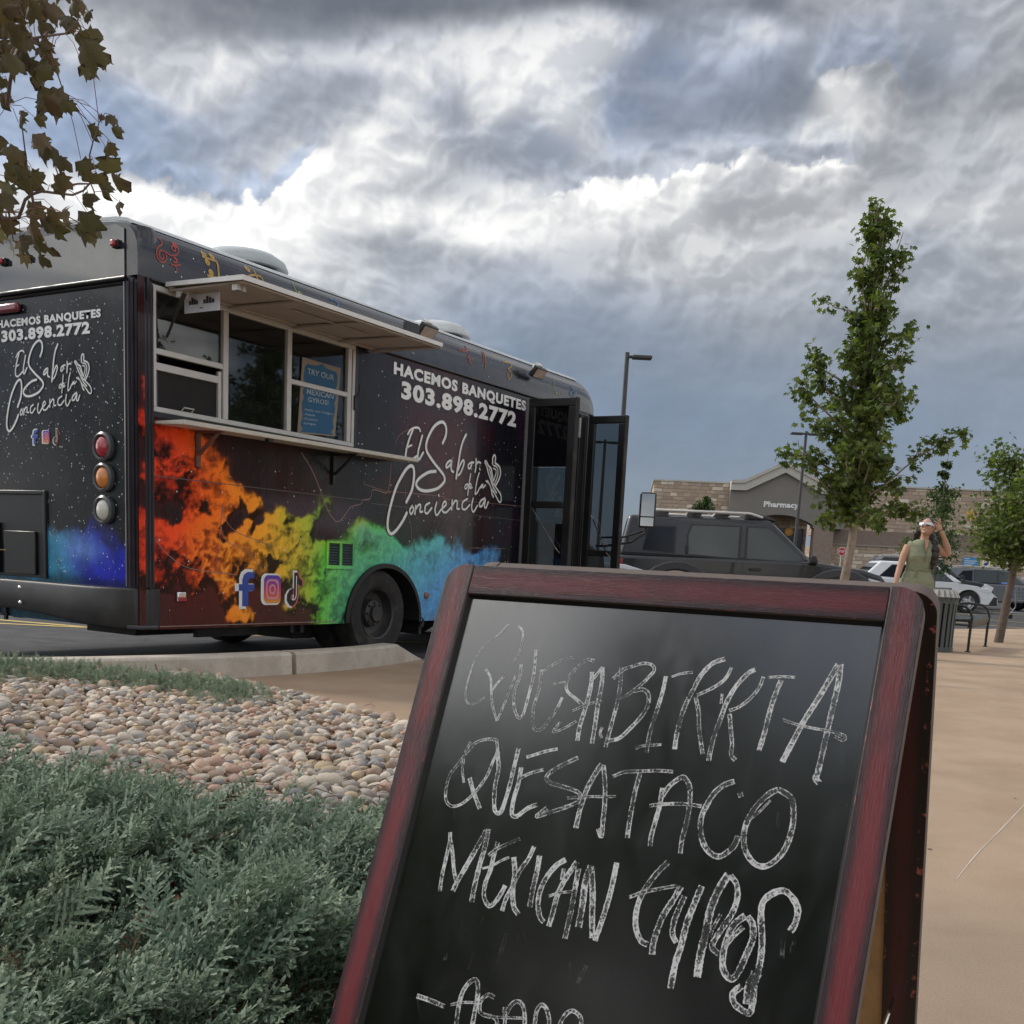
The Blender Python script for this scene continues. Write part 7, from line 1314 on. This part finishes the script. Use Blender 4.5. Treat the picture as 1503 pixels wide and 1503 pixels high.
def suv_extra(t, x0, hw, ti, tt, zb, zt):
    for s in (-1, 1):
        mb = MB(); mb.tube([(x0+.35, s*(tt-.05), zt+.01), (x0+.40, s*(tt-.05), zt+.085), (x0+2.1, s*(tt-.05), zt+.085), (x0+2.3, s*(tt-.05), zt+.03)], .022, 8); mb.build('roof_rail', m_alu, t, 50)
        for x in (.42, 1.25, 2.05): mb = MB(); mb.tube([(x0+x, s*(tt-.05), zt-.01), (x0+x, s*(tt-.05), zt+.08)], .02, 6); mb.build('rail_foot', m_plast, t)
        for wx in (1.0, 3.55):
            c = x0+wx; mb = MB(); ra, rb2 = .50, .64; AA = [PI*k/16 for k in range(17)]; mb.prism([(c+rb2*1.05*math.cos(a), .44+rb2*math.sin(a)) for a in AA]+[(c+ra*math.cos(a), .44+ra*math.sin(a)) for a in AA[::-1]], s*(hw-.03), s*(hw+.075)); mb.build('wheel_flare', mat('flare_lit_grey', (.045, .045, .05), .38), t, bevel=.02)  # flares coloured paler than the body for light falling on their tops
        mb = MB(); mb.box((x0+1.12, s*hw-.012, .66), (x0+1.30, s*hw+.012, .70)); 
        for xh, zh in ((2.12, .98), (1.10, 1.30)): mb = MB(); mb.box((x0+xh, s*(hw if zh < 1.1 else ti-.03)-.02, zh-(.0 if zh < 1.1 else .10)), (x0+xh+(.20 if zh < 1.1 else .05), s*(hw if zh < 1.1 else ti-.03)+.03, zh+.05)); mb.build('door_handle', m_plast, t, bevel=.01)
        for xs in (2.02, 3.06): mb = MB(); mb.box((x0+xs, s*hw-.003, .50), (x0+xs+.008, s*hw+.003, 1.12)); mb.build('door_seam', m_plast, t)
        mb = MB(); mb.tube([(x0+1.5, s*(hw+.02), .42), (x0+3.0, s*(hw+.02), .42)], .045, 8); mb.build('side_step', m_plast, t)
    for k, xs in enumerate((.55, 1.10, 1.55)): mb = MB(); mb.box((x0+xs, -tt+.08, zt+.06), (x0+xs+.26, tt-.08, zt+.10)); mb.build('rack_bar', m_white, t, bevel=.015)
    mb = MB(); mb.prism([(x0+2.02, zt-.01), (x0+2.55, zt-.02), (x0+2.40, zt+.05), (x0+2.1, zt+.12), (x0+2.02, zt+.12)], -tt+.05, tt-.05); mb.build('rack_fairing', m_plast, t, bevel=.03)
    hl(t, x0, hw, [(4.0, .76), (4.22, .74), (4.24, .90), (3.98, .96)]); hl(t, x0, hw, [(4.10, .50), (4.30, .50), (4.30, .66), (4.10, .68)], m=m_plast, name='bumper_corner'); hl(t, x0, hw, [(-.005, .80), (.10, .80), (.12, 1.08), (.0, 1.08)], m=m_red, name='tail_light')
paint('suv_grey', (.010, .010, .012), .0, .30)
car('dark_suv', 'dark grey boxy SUV with roof rack parked behind the board', (3.80, 18.35, LOT), R(-7), 4.35, 1.85, .5, 1.8, MATS['suv_grey'], (1.0, 3.55),
    [(.0, .60), (.0, 1.0), (.04, 1.14), (3.05, 1.17), (3.20, 1.16), (3.9, 1.08), (4.18, 1.0), (4.30, .86), (4.34, .55)], (.03, 3.16, .16, 2.42, 1.12, 1.80),
    [[(.42, 1.24), (.92, 1.22), (.92, 1.62), (.50, 1.62)], [(1.16, 1.20), (1.94, 1.17), (1.94, 1.66), (1.20, 1.66), (1.14, 1.5)], [(2.08, 1.17), (2.98, 1.16), (2.90, 1.26), (2.46, 1.62), (2.38, 1.66), (2.08, 1.66)]], r=.43, flare=1, cat='SUV', extras=suv_extra)
def sedan_x(t, x0, hw, ti, tt, zb, zt): hl(t, x0, hw, [(4.05, .62), (4.40, .60), (4.42, .72), (4.02, .80)])
car('silver_car', 'silver car whose bonnet just shows between truck door and board', (-.20, 16.3, LOT), R(2), 4.5, 1.78, .5, 1.42, paint('silver_paint', (.45, .46, .47), .6), (.85, 3.6), [(.0, .55), (.02, .98), (.9, 1.02), (3.1, 1.02), (3.9, .98), (4.3, .88), (4.48, .62), (4.5, .45)], (.5, 3.1, 1.2, 2.3, .95, 1.42), [[(1.2, 1.0), (2.8, 1.0), (2.3, 1.34), (1.4, 1.34)]], r=.32, extras=sedan_x)
def white_x(t, x0, hw, ti, tt, zb, zt):
    hl(t, x0, hw, [(3.95, .78), (4.45, .66), (4.50, .76), (4.35, .86)]); hl(t, x0, hw, [(4.42, .28), (4.72, .28), (4.70, .55), (4.58, .58)], m=m_plast, name='grille_corner'); hl(t, x0, hw, [(.02, .86), (.35, .88), (.30, .99), (.02, .98)], m=m_red, name='tail_light')
    for s in (-1, 1):
        for a in (1.35, 2.15): mb = MB(); mb.box((x0+a, s*hw-.02, .84), (x0+a+.18, s*hw+.02, .87)); mb.build('door_handle', m_chrome, t)
        mb = MB(); mb.box((x0+1.1, s*hw-.02, .30), (x0+3.2, s*hw+.012, .38)); mb.build('sill_trim', m_plast, t)
car('white_hatchback', 'white hatchback seen from the side directly behind the person', (13.75, 37.6, LOT), R(-3), 4.75, 1.8, .5, 1.6, paint('white_car_paint', (.72, .73, .74), 0., .35), (.85, 3.75), [(.05, .55), (.0, .80), (.12, 1.02), (1.2, 1.02), (3.2, .99), (4.0, .90), (4.45, .76), (4.70, .55), (4.74, .35)], (.15, 3.55, .80, 2.55, .98, 1.60),
    [[(.80, 1.10), (1.95, 1.04), (1.95, 1.50), (1.20, 1.47)], [(2.03, 1.04), (3.22, 1.0), (2.62, 1.46), (2.35, 1.51), (2.03, 1.51)]], r=.35, extras=white_x)
def dk_x(t, x0, hw, ti, tt, zb, zt):
    hl(t, x0, hw, [(4.2, .80), (4.66, .72), (4.70, .88), (4.40, 1.0)]); hl(t, x0, hw, [(4.45, .35), (4.78, .35), (4.76, .52), (4.5, .55)], m=m_alu, name='bumper_trim')
    for s in (-1, 1): mb = MB(); mb.tube([(x0+.6, s*(tt-.04), zt+.02), (x0+.8, s*(tt-.04), zt+.07), (x0+2.6, s*(tt-.04), zt+.06), (x0+2.8, s*(tt-.04), zt+.0)], .025, 6); mb.build('roof_rail', m_alu, t)
paint('black_car_paint', (.016, .016, .020))
car('black_suv', 'black SUV with pale roof rails parked just beyond the white hatchback', (14.9, 40.6, LOT), R(-4), 4.8, 1.88, .5, 1.75, MATS['black_car_paint'], (.9, 3.8), [(.05, .6), (.0, .9), (.1, 1.15), (3.2, 1.14), (4.2, 1.04), (4.6, .92), (4.78, .70), (4.8, .4)], (.2, 3.6, .75, 2.75, 1.12, 1.80), [[(.60, 1.2), (1.3, 1.2), (1.3, 1.66), (.85, 1.64)], [(1.4, 1.2), (2.2, 1.18), (2.2, 1.7), (1.4, 1.7)], [(2.28, 1.18), (3.3, 1.16), (2.72, 1.66), (2.28, 1.70)]], r=.37, cat='SUV', extras=dk_x)
car('grey_wagon', 'grey wagon with pale window line half hidden by the leaning trunk', (19.15, 44.2, LOT), R(-4), 4.9, 1.84, .5, 1.55, paint('grey_car_paint', (.13, .145, .155), .5), (.9, 3.8), [(.05, .55), (.0, .86), (.08, 1.05), (3.3, 1.0), (4.2, .92), (4.7, .78), (4.88, .5)], (.15, 3.6, .45, 2.7, 1.02, 1.60), [[(.62, 1.10), (1.3, 1.08), (1.3, 1.50), (.95, 1.47)], [(1.4, 1.08), (2.25, 1.06), (2.25, 1.52), (1.4, 1.52)], [(2.33, 1.06), (3.3, 1.04), (2.7, 1.48), (2.33, 1.52)]], r=.34, extras=dk_x)
car('dark_hatchback', 'dark hatchback with roof spoiler half hidden between black SUV and grey wagon', (17.9, 47.6, LOT), R(-4), 4.4, 1.8, .5, 1.62, paint('blueblack_paint', (.022, .024, .030)), (.85, 3.5), [(.05, .55), (.0, .9), (.08, 1.10), (3.1, 1.05), (3.9, .95), (4.3, .78), (4.38, .5)], (.15, 3.3, .55, 2.5, 1.06, 1.66), [[(.7, 1.14), (1.9, 1.12), (1.9, 1.56), (.95, 1.54)], [(2.0, 1.12), (3.0, 1.08), (2.45, 1.54), (2.0, 1.56)]], r=.34)

# ------------------------------------------------------------------ litter bin, bench, shopping cart
m_bgr = mat('green_grey_metal', (.075, .090, .088), .42, var=.1, metal=.2); m_iron = mat('black_iron', (.018, .017, .017), .4)
bin_ = empty('litter_bin', (5.60, 14.62, 0), 0, 'slatted dark green-grey litter bin with pale lid beside the person', 'litter bin')
bin_.scale = (.9, .9, .98); mb = MB(); mb.lathe([(.25, .03), (.25, .72)], 24); mb.build('liner', m_iron, bin_, 40)
mb = MB(); mb.lathe([(.29, .02), (.30, .0), (.30, .06), (.285, .07)], 28); mb.build('hoop', m_bgr, bin_, 40); mb = MB(); mb.lathe([(.292, .66), (.30, .66), (.30, .72), (.292, .72)], 28); mb.build('hoop', m_bgr, bin_, 40)
for k in range(22):
    a = 2*PI*k/22; c, s = math.cos(a), math.sin(a); mb = MB(); q = [(.278, .05), (.276, .25), (.276, .5), (.285, .68), (.30, .735)]; w = .026
    vs = []
    for r, z in q: vs += [(r*c-w*s, r*s+w*c, z), (r*c+w*s, r*s-w*c, z), ((r+.012)*c+w*s, (r+.012)*s-w*c, z), ((r+.012)*c-w*s, (r+.012)*s+w*c, z)]
    fs = [(i*4+j, i*4+(j+1) % 4, i*4+4+(j+1) % 4, i*4+4+j) for i in range(4) for j in range(4)]; mb.add(vs, fs+[(0, 1, 2, 3), (19, 18, 17, 16)]); mb.build('slat', m_bgr, bin_)
mb = MB(); mb.lathe([(.30, .725), (.315, .74), (.30, .78), (.25, .835), (.17, .845), (.15, .80)], 28); ld = mb.build('lid', mat('lid_grey', (.20, .21, .20), .35, metal=.3), bin_, 40)
for k in range(22): a = 2*PI*k/22; mb = MB(); mb.beam((.312*math.cos(a), .312*math.sin(a), .742), (.262*math.cos(a), .262*math.sin(a), .832), .045, .012); mb.build('lid_rib', mat('lid_pale', (.50, .45, .40), .4), ld)
ba = math.atan2(1.55, .90); bench = empty('bench', (6.14, 14.73, 0), ba, 'dark iron bench with grey-green perforated seat between bin and tree', 'bench')
BLn = 1.78
for x in (.0, BLn):
    mb = MB(); mb.tube([(x, 0, 0), (x, .0, .30), (x+.0, -.01, .46), (x, .03, .56), (x, .10, .61), (x, .30, .63), (x, .50, .60)], .018, 8); mb.build('arm_frame', m_iron, bench, 50)
    mb = MB(); mb.tube([(x, .62, 0), (x, .54, .12), (x, .46, .36), (x, .48, .45), (x, .58, .84)], .018, 8); mb.build('back_leg', m_iron, bench, 50)
    mb = MB(); mb.tube([(x, .0, .36), (x, .46, .36)], .014, 6); mb.tube([(x, .0, .42), (x, .48, .43)], .014, 6); mb.build('side_rail', m_iron, bench, 50)
    for y in (0, .62): mb = MB(); mb.box((x-.05, y-.03, 0), (x+.05, y+.03, .012)); mb.build('foot', m_iron, bench)
for k in range(9): mb = MB(); y = .01+k*.053; z = .45-.018*math.sin(PI*k/8)-(.02 if k == 0 else 0); mb.box((.02, y, z-.012), (BLn-.02, y+.046, z)); mb.build('seat_slat', m_bgr, bench, bevel=.004)
mb = MB(); mb.prism([(-.012, .435), (.02, .452), (.06, .44), (.03, .36), (.05, .32), (.03, .32), (.0, .36)], .02, BLn-.02, 'YZ'); mb.build('seat_apron', m_bgr, bench, bevel=.004)
for k in range(8): mb = MB(); z = .50+k*.044; y = .505+.22*(z-.5); mb.box((.02, y-.008, z), (BLn-.02, y+.008, z+.036)); mb.build('back_slat', m_bgr, bench)
cart = empty('shopping_cart', (15.0, 32.5, LOT), R(8), 'grey wire shopping cart with blue handle flap beside the leaning trunk', 'shopping cart')
m_wire = mat('cart_wire', (.30, .31, .32), .35, metal=.7); m_bl = mat('cart_blue', (.03, .13, .45), .4)
mb = MB()
for z, a, b, c, d in ((.55, -.30, .45, -.22, .22), (.95, -.42, .55, -.28, .28)): mb.tube([(a, c, z), (b, c*.8, z), (b, d*.8, z), (a, d, z), (a, c, z)], .012, 6)
for k in range(9):
    t = k/8
    for s in (-1, 1): mb.tube([(-.30+.75*t, s*.22*(1-.2*t), .55), (-.42+.97*t, s*.28*(1-.2*t), .95)], .006, 4)
for k in range(4):
    z = .62+k*.1; mb.tube([(-.34, -.24, z), (.50, -.2, z), (.50, .2, z), (-.34, .24, z)], .006, 4)
mb.build('basket', m_wire, cart)
mb = MB()
for s in (-1, 1): mb.tube([(-.55, s*.25, 1.02), (-.42, s*.24, .9), (-.36, s*.24, .35), (-.50, s*.24, .16)], .014, 6); mb.tube([(-.50, s*.24, .18), (.52, s*.20, .18), (.40, s*.2, .50)], .014, 6)
mb.build('frame', m_wire, cart)
for x, y in ((-.48, .24), (-.48, -.24), (.50, .2), (.50, -.2)): mb = MB(); mb.lathe([(.0, -.02), (.065, -.02), (.07, 0), (.065, .02), (0, .02)], 14, (x, y, .07), 'Y'); mb.build('castor', m_rub, cart, 40)
mb = MB(); mb.tube([(-.56, -.27, 1.03), (-.56, .27, 1.03)], .022, 8); mb.build('handle', m_bl, cart); mb = MB(); mb.box((-.45, -.16, .62), (-.42, .16, .98)); mb.build('seat_flap', m_bl, cart, bevel=.02)

# ------------------------------------------------------------------ person in the green jumpsuit
m_skin = mat('skin', (.50, .285, .19), .55, var=.08); m_hair = mat('dark_hair', (.018, .012, .010), .4, var=.4, vs_=30); m_suit = mat('sage_cotton', (.26, .275, .175), .85, var=.16, vs_=9, bump=.02, bs=13)
pn = empty('person', (4.66, 13.0, 0), 0, 'woman in sleeveless sage jumpsuit shading white glasses with a raised hand', 'person')
def remesh(mb, name, m, vox, parent, sm=4):
    o = link(name, mb.mesh(name), m, parent); r = o.modifiers.new('r', 'REMESH'); r.mode = 'VOXEL'; r.voxel_size = vox; s = o.modifiers.new('s', 'SMOOTH'); s.iterations = sm; s.factor = .6
    dg = bpy.context.evaluated_depsgraph_get(); me = bpy.data.meshes.new_from_object(o.evaluated_get(dg)); o.modifiers.clear(); o.data = me; me.shade_smooth(); return o
def ell(mb, c, r, rot=None, n=16):
    bm = bmesh.new(); bmesh.ops.create_uvsphere(bm, u_segments=n, v_segments=n//2+2, radius=1.)
    M = rot or Matrix.Identity(3); vs = [tuple(Vector(c)+M @ Vector((v.co.x*r[0], v.co.y*r[1], v.co.z*r[2]))) for v in bm.verts]; fs = [tuple(v.index for v in f.verts) for f in bm.faces]; bm.free(); mb.add(vs, fs)
def loft(mb, rings, n=20):
    vs = []
    for (cx, cy, z, rx, ry) in rings: vs += [(cx+rx*math.cos(2*PI*k/n), cy+ry*math.sin(2*PI*k/n), z) for k in range(n)]
    fs = [(i*n+k, i*n+(k+1) % n, (i+1)*n+(k+1) % n, (i+1)*n+k) for i in range(len(rings)-1) for k in range(n)]; mb.add(vs, fs+[tuple(range(n))[::-1], tuple((len(rings)-1)*n+k for k in range(n))])
# x to the right in the picture, y away, z up; the face turns to the left and up
HD = Vector((.105, -.02, 1.545)); HR = Matrix.Rotation(R(-38), 3, 'Z') @ Matrix.Rotation(R(-14), 3, 'X')
mb = MB(); ell(mb, HD, (.072, .092, .108), HR, 20); hp = lambda x, y, z: HD+HR @ Vector((x, y, z))
ell(mb, hp(0, -.045, -.055), (.048, .045, .050), HR); ell(mb, hp(0, -.100, -.012), (.012, .018, .022), HR, 10); ell(mb, hp(0, -.088, -.050), (.024, .012, .009), HR, 10); ell(mb, hp(0, -.085, -.085), (.018, .014, .014), HR, 10)
for s in (-1, 1): ell(mb, hp(s*.072, .008, -.005), (.010, .018, .030), HR, 10); ell(mb, hp(s*.035, -.070, -.030), (.020, .018, .020), HR, 10)
mb.tube([(.085, .0, 1.34), (.095, .0, 1.42), (.10, -.01, 1.49)], [.060, .048, .050], 12)
loft(mb, [(.06, 0, .80, .16, .11), (.06, 0, .92, .175, .12), (.06, 0, 1.05, .125, .10), (.06, 0, 1.20, .14, .11), (.07, 0, 1.32, .165, .10), (.08, 0, 1.375, .09, .07)])
mb.tube([(-.085, .0, 1.325), (-.125, .0, 1.22), (-.165, -.01, 1.06), (-.195, -.04, .96), (-.215, -.07, .84), (-.222, -.08, .80)], [.050, .046, .038, .034, .024, .022], 12)   # lowered arm
ell(mb, (-.225, -.085, .755), (.020, .036, .045)); 
for k, (dx, L) in enumerate(((-.022, .062), (-.008, .072), (.006, .066), (.020, .052))): mb.tube([(-.226, -.108+k*.018, .73), (-.228, -.112+k*.018, .70), (-.222, -.112+k*.018, .73-L)], [.009, .008, .006], 7)
mb.tube([(-.215, -.115, .775), (-.205, -.135, .745), (-.205, -.14, .715)], [.010, .009, .007], 7)
mb.tube([(.235, .0, 1.325), (.30, -.01, 1.27), (.385, -.03, 1.245)], [.050, .047, .040], 12); mb.tube([(.385, -.03, 1.245), (.34, -.07, 1.33), (.27, -.11, 1.45), (.235, -.12, 1.50)], [.040, .040, .027, .023], 12)   # raised arm
ell(mb, (.205, -.125, 1.545), (.036, .018, .046), Matrix.Rotation(R(-30), 3, 'Y'))
for k, (x0_, z0_, x1_, z1_) in enumerate(((.215, 1.595, .185, 1.655), (.198, 1.590, .155, 1.645), (.182, 1.578, .130, 1.618), (.172, 1.555, .118, 1.582))): mb.tube([(x0_, -.125, z0_), ((x0_+x1_)/2, -.150, (z0_+z1_)/2+.008), (x1_, -.140, z1_)], [.0095, .0085, .0065], 7)
mb.tube([(.19, -.115, 1.520), (.165, -.125, 1.50), (.145, -.13, 1.505)], [.011, .010, .008], 7)
for s in (-1, 1): mb.tube([(.06+s*.085, 0, .85), (.06+s*.10, 0, .48), (.06+s*.105, .01, .10)], [.085, .055, .036], 10); ell(mb, (.06+s*.105, -.06, .04), (.042, .11, .035))
remesh(mb, 'body', m_skin, .0055, pn, 3)
mb = MB()   # sleeveless top with V neck, belted waist, full trousers
loft(mb, [(.06, 0, .80, .190, .130), (.06, 0, .90, .198, .138), (.055, 0, .99, .170, .122), (.055, 0, 1.045, .140, .112), (.055, 0, 1.06, .136, .108), (.058, 0, 1.12, .146, .118), (.062, -.01, 1.21, .160, .136), (.068, 0, 1.29, .172, .118), (.072, 0, 1.345, .168, .098), (.080, .005, 1.385, .105, .082), (.086, .008, 1.405, .070, .066)], 28)
for s in (-1, 1): mb.tube([(.06+s*.09, 0, .93), (.06+s*.105, 0, .50), (.06+s*.11, 0, .12)], [.112, .105, .112], 14); mb.tube([(.075+s*.12, 0, 1.335), (.075+s*.155, 0, 1.318)], [.060, .050], 12)
suit = remesh(mb, 'jumpsuit', m_suit, .010, pn, 2)
mb = MB(); loft(mb, [(.055, -.003, 1.035, .146, .118), (.055, -.003, 1.05, .148, .120), (.055, -.003, 1.068, .144, .116)], 28); mb.tube([(-.01, -.125, 1.045), (-.02, -.135, 1.0), (-.005, -.13, .96)], [.012, .010, .006], 6); mb.build('belt', mat('sage_belt', (.20, .215, .13), .85), suit, 50)
mb = MB(); mb.add([(.045, -.118, 1.395), (.115, -.108, 1.398), (.105, -.128, 1.33), (.075, -.142, 1.235), (.055, -.130, 1.33)], [(0, 1, 2, 3, 4)]); mb.build('neck_opening', m_skin, suit)
mb = MB(); mb.tube([(.046, -.120, 1.40), (.057, -.135, 1.32), (.075, -.147, 1.23), (.10, -.133, 1.32), (.115, -.112, 1.40)], .005, 5); mb.tube([(.075, -.147, 1.23), (.073, -.146, 1.14)], .003, 5); mb.build('placket', mat('placket_shadow', (.14, .15, .09), .85), suit)
mb = MB(); ell(mb, hp(0, .022, .022), (.084, .092, .102), HR, 18)
for (x, y, z, r) in ((.160, .035, 1.49, .052), (.178, .0, 1.42, .054), (.190, -.045, 1.36, .056), (.198, -.09, 1.28, .054), (.198, -.105, 1.21, .050), (.194, -.10, 1.14, .040), (.188, -.095, 1.08, .026), (.03, .075, 1.47, .045), (.025, .085, 1.42, .035)): ell(mb, (x, y, z), (r, r*.8, r*1.1))
hair = remesh(mb, 'hair', m_hair, .009, pn, 2)
for v in hair.data.vertices:   # open the hair at the face
    l = HR.transposed() @ (v.co-HD)
    if l.y < -.045 and abs(l.x) < .062 and l.z < .062: v.co = HD+HR @ Vector((l.x, -.02+.3*(l.y+.045), l.z))
mb = MB()
for s in (-1, 1):
    P4 = [hp(s*.006, -.118, .030), hp(s*.072, -.082, .034), hp(s*.072, -.082, -.004), hp(s*.030, -.112, -.010), hp(s*.008, -.118, .0)]; mb.add(P4+[p+HR @ Vector((0, .006, 0)) for p in P4], [(0, 1, 2, 3, 4), (9, 8, 7, 6, 5), (0, 5, 6, 1), (1, 6, 7, 2), (2, 7, 8, 3), (3, 8, 9, 4)])
    mb.beam(hp(s*.072, -.082, .022), hp(s*.078, .01, .012), .004, .018)
mb.beam(hp(-.01, -.118, .022), hp(.01, -.118, .022), .006, .014)
gl = mb.build('glasses', mat('white_card', (.80, .80, .84), .5), pn)
mb = MB()
for s in (-1, 1): P4 = [hp(s*.014, -.1195, .004), hp(s*.064, -.0885, .004), hp(s*.064, -.0885, -.012), hp(s*.030, -.1135, -.016)]; mb.add(P4, [(0, 1, 2, 3)])
mb.build('lens', mat('black_film', (.01, .01, .012), .2), gl)
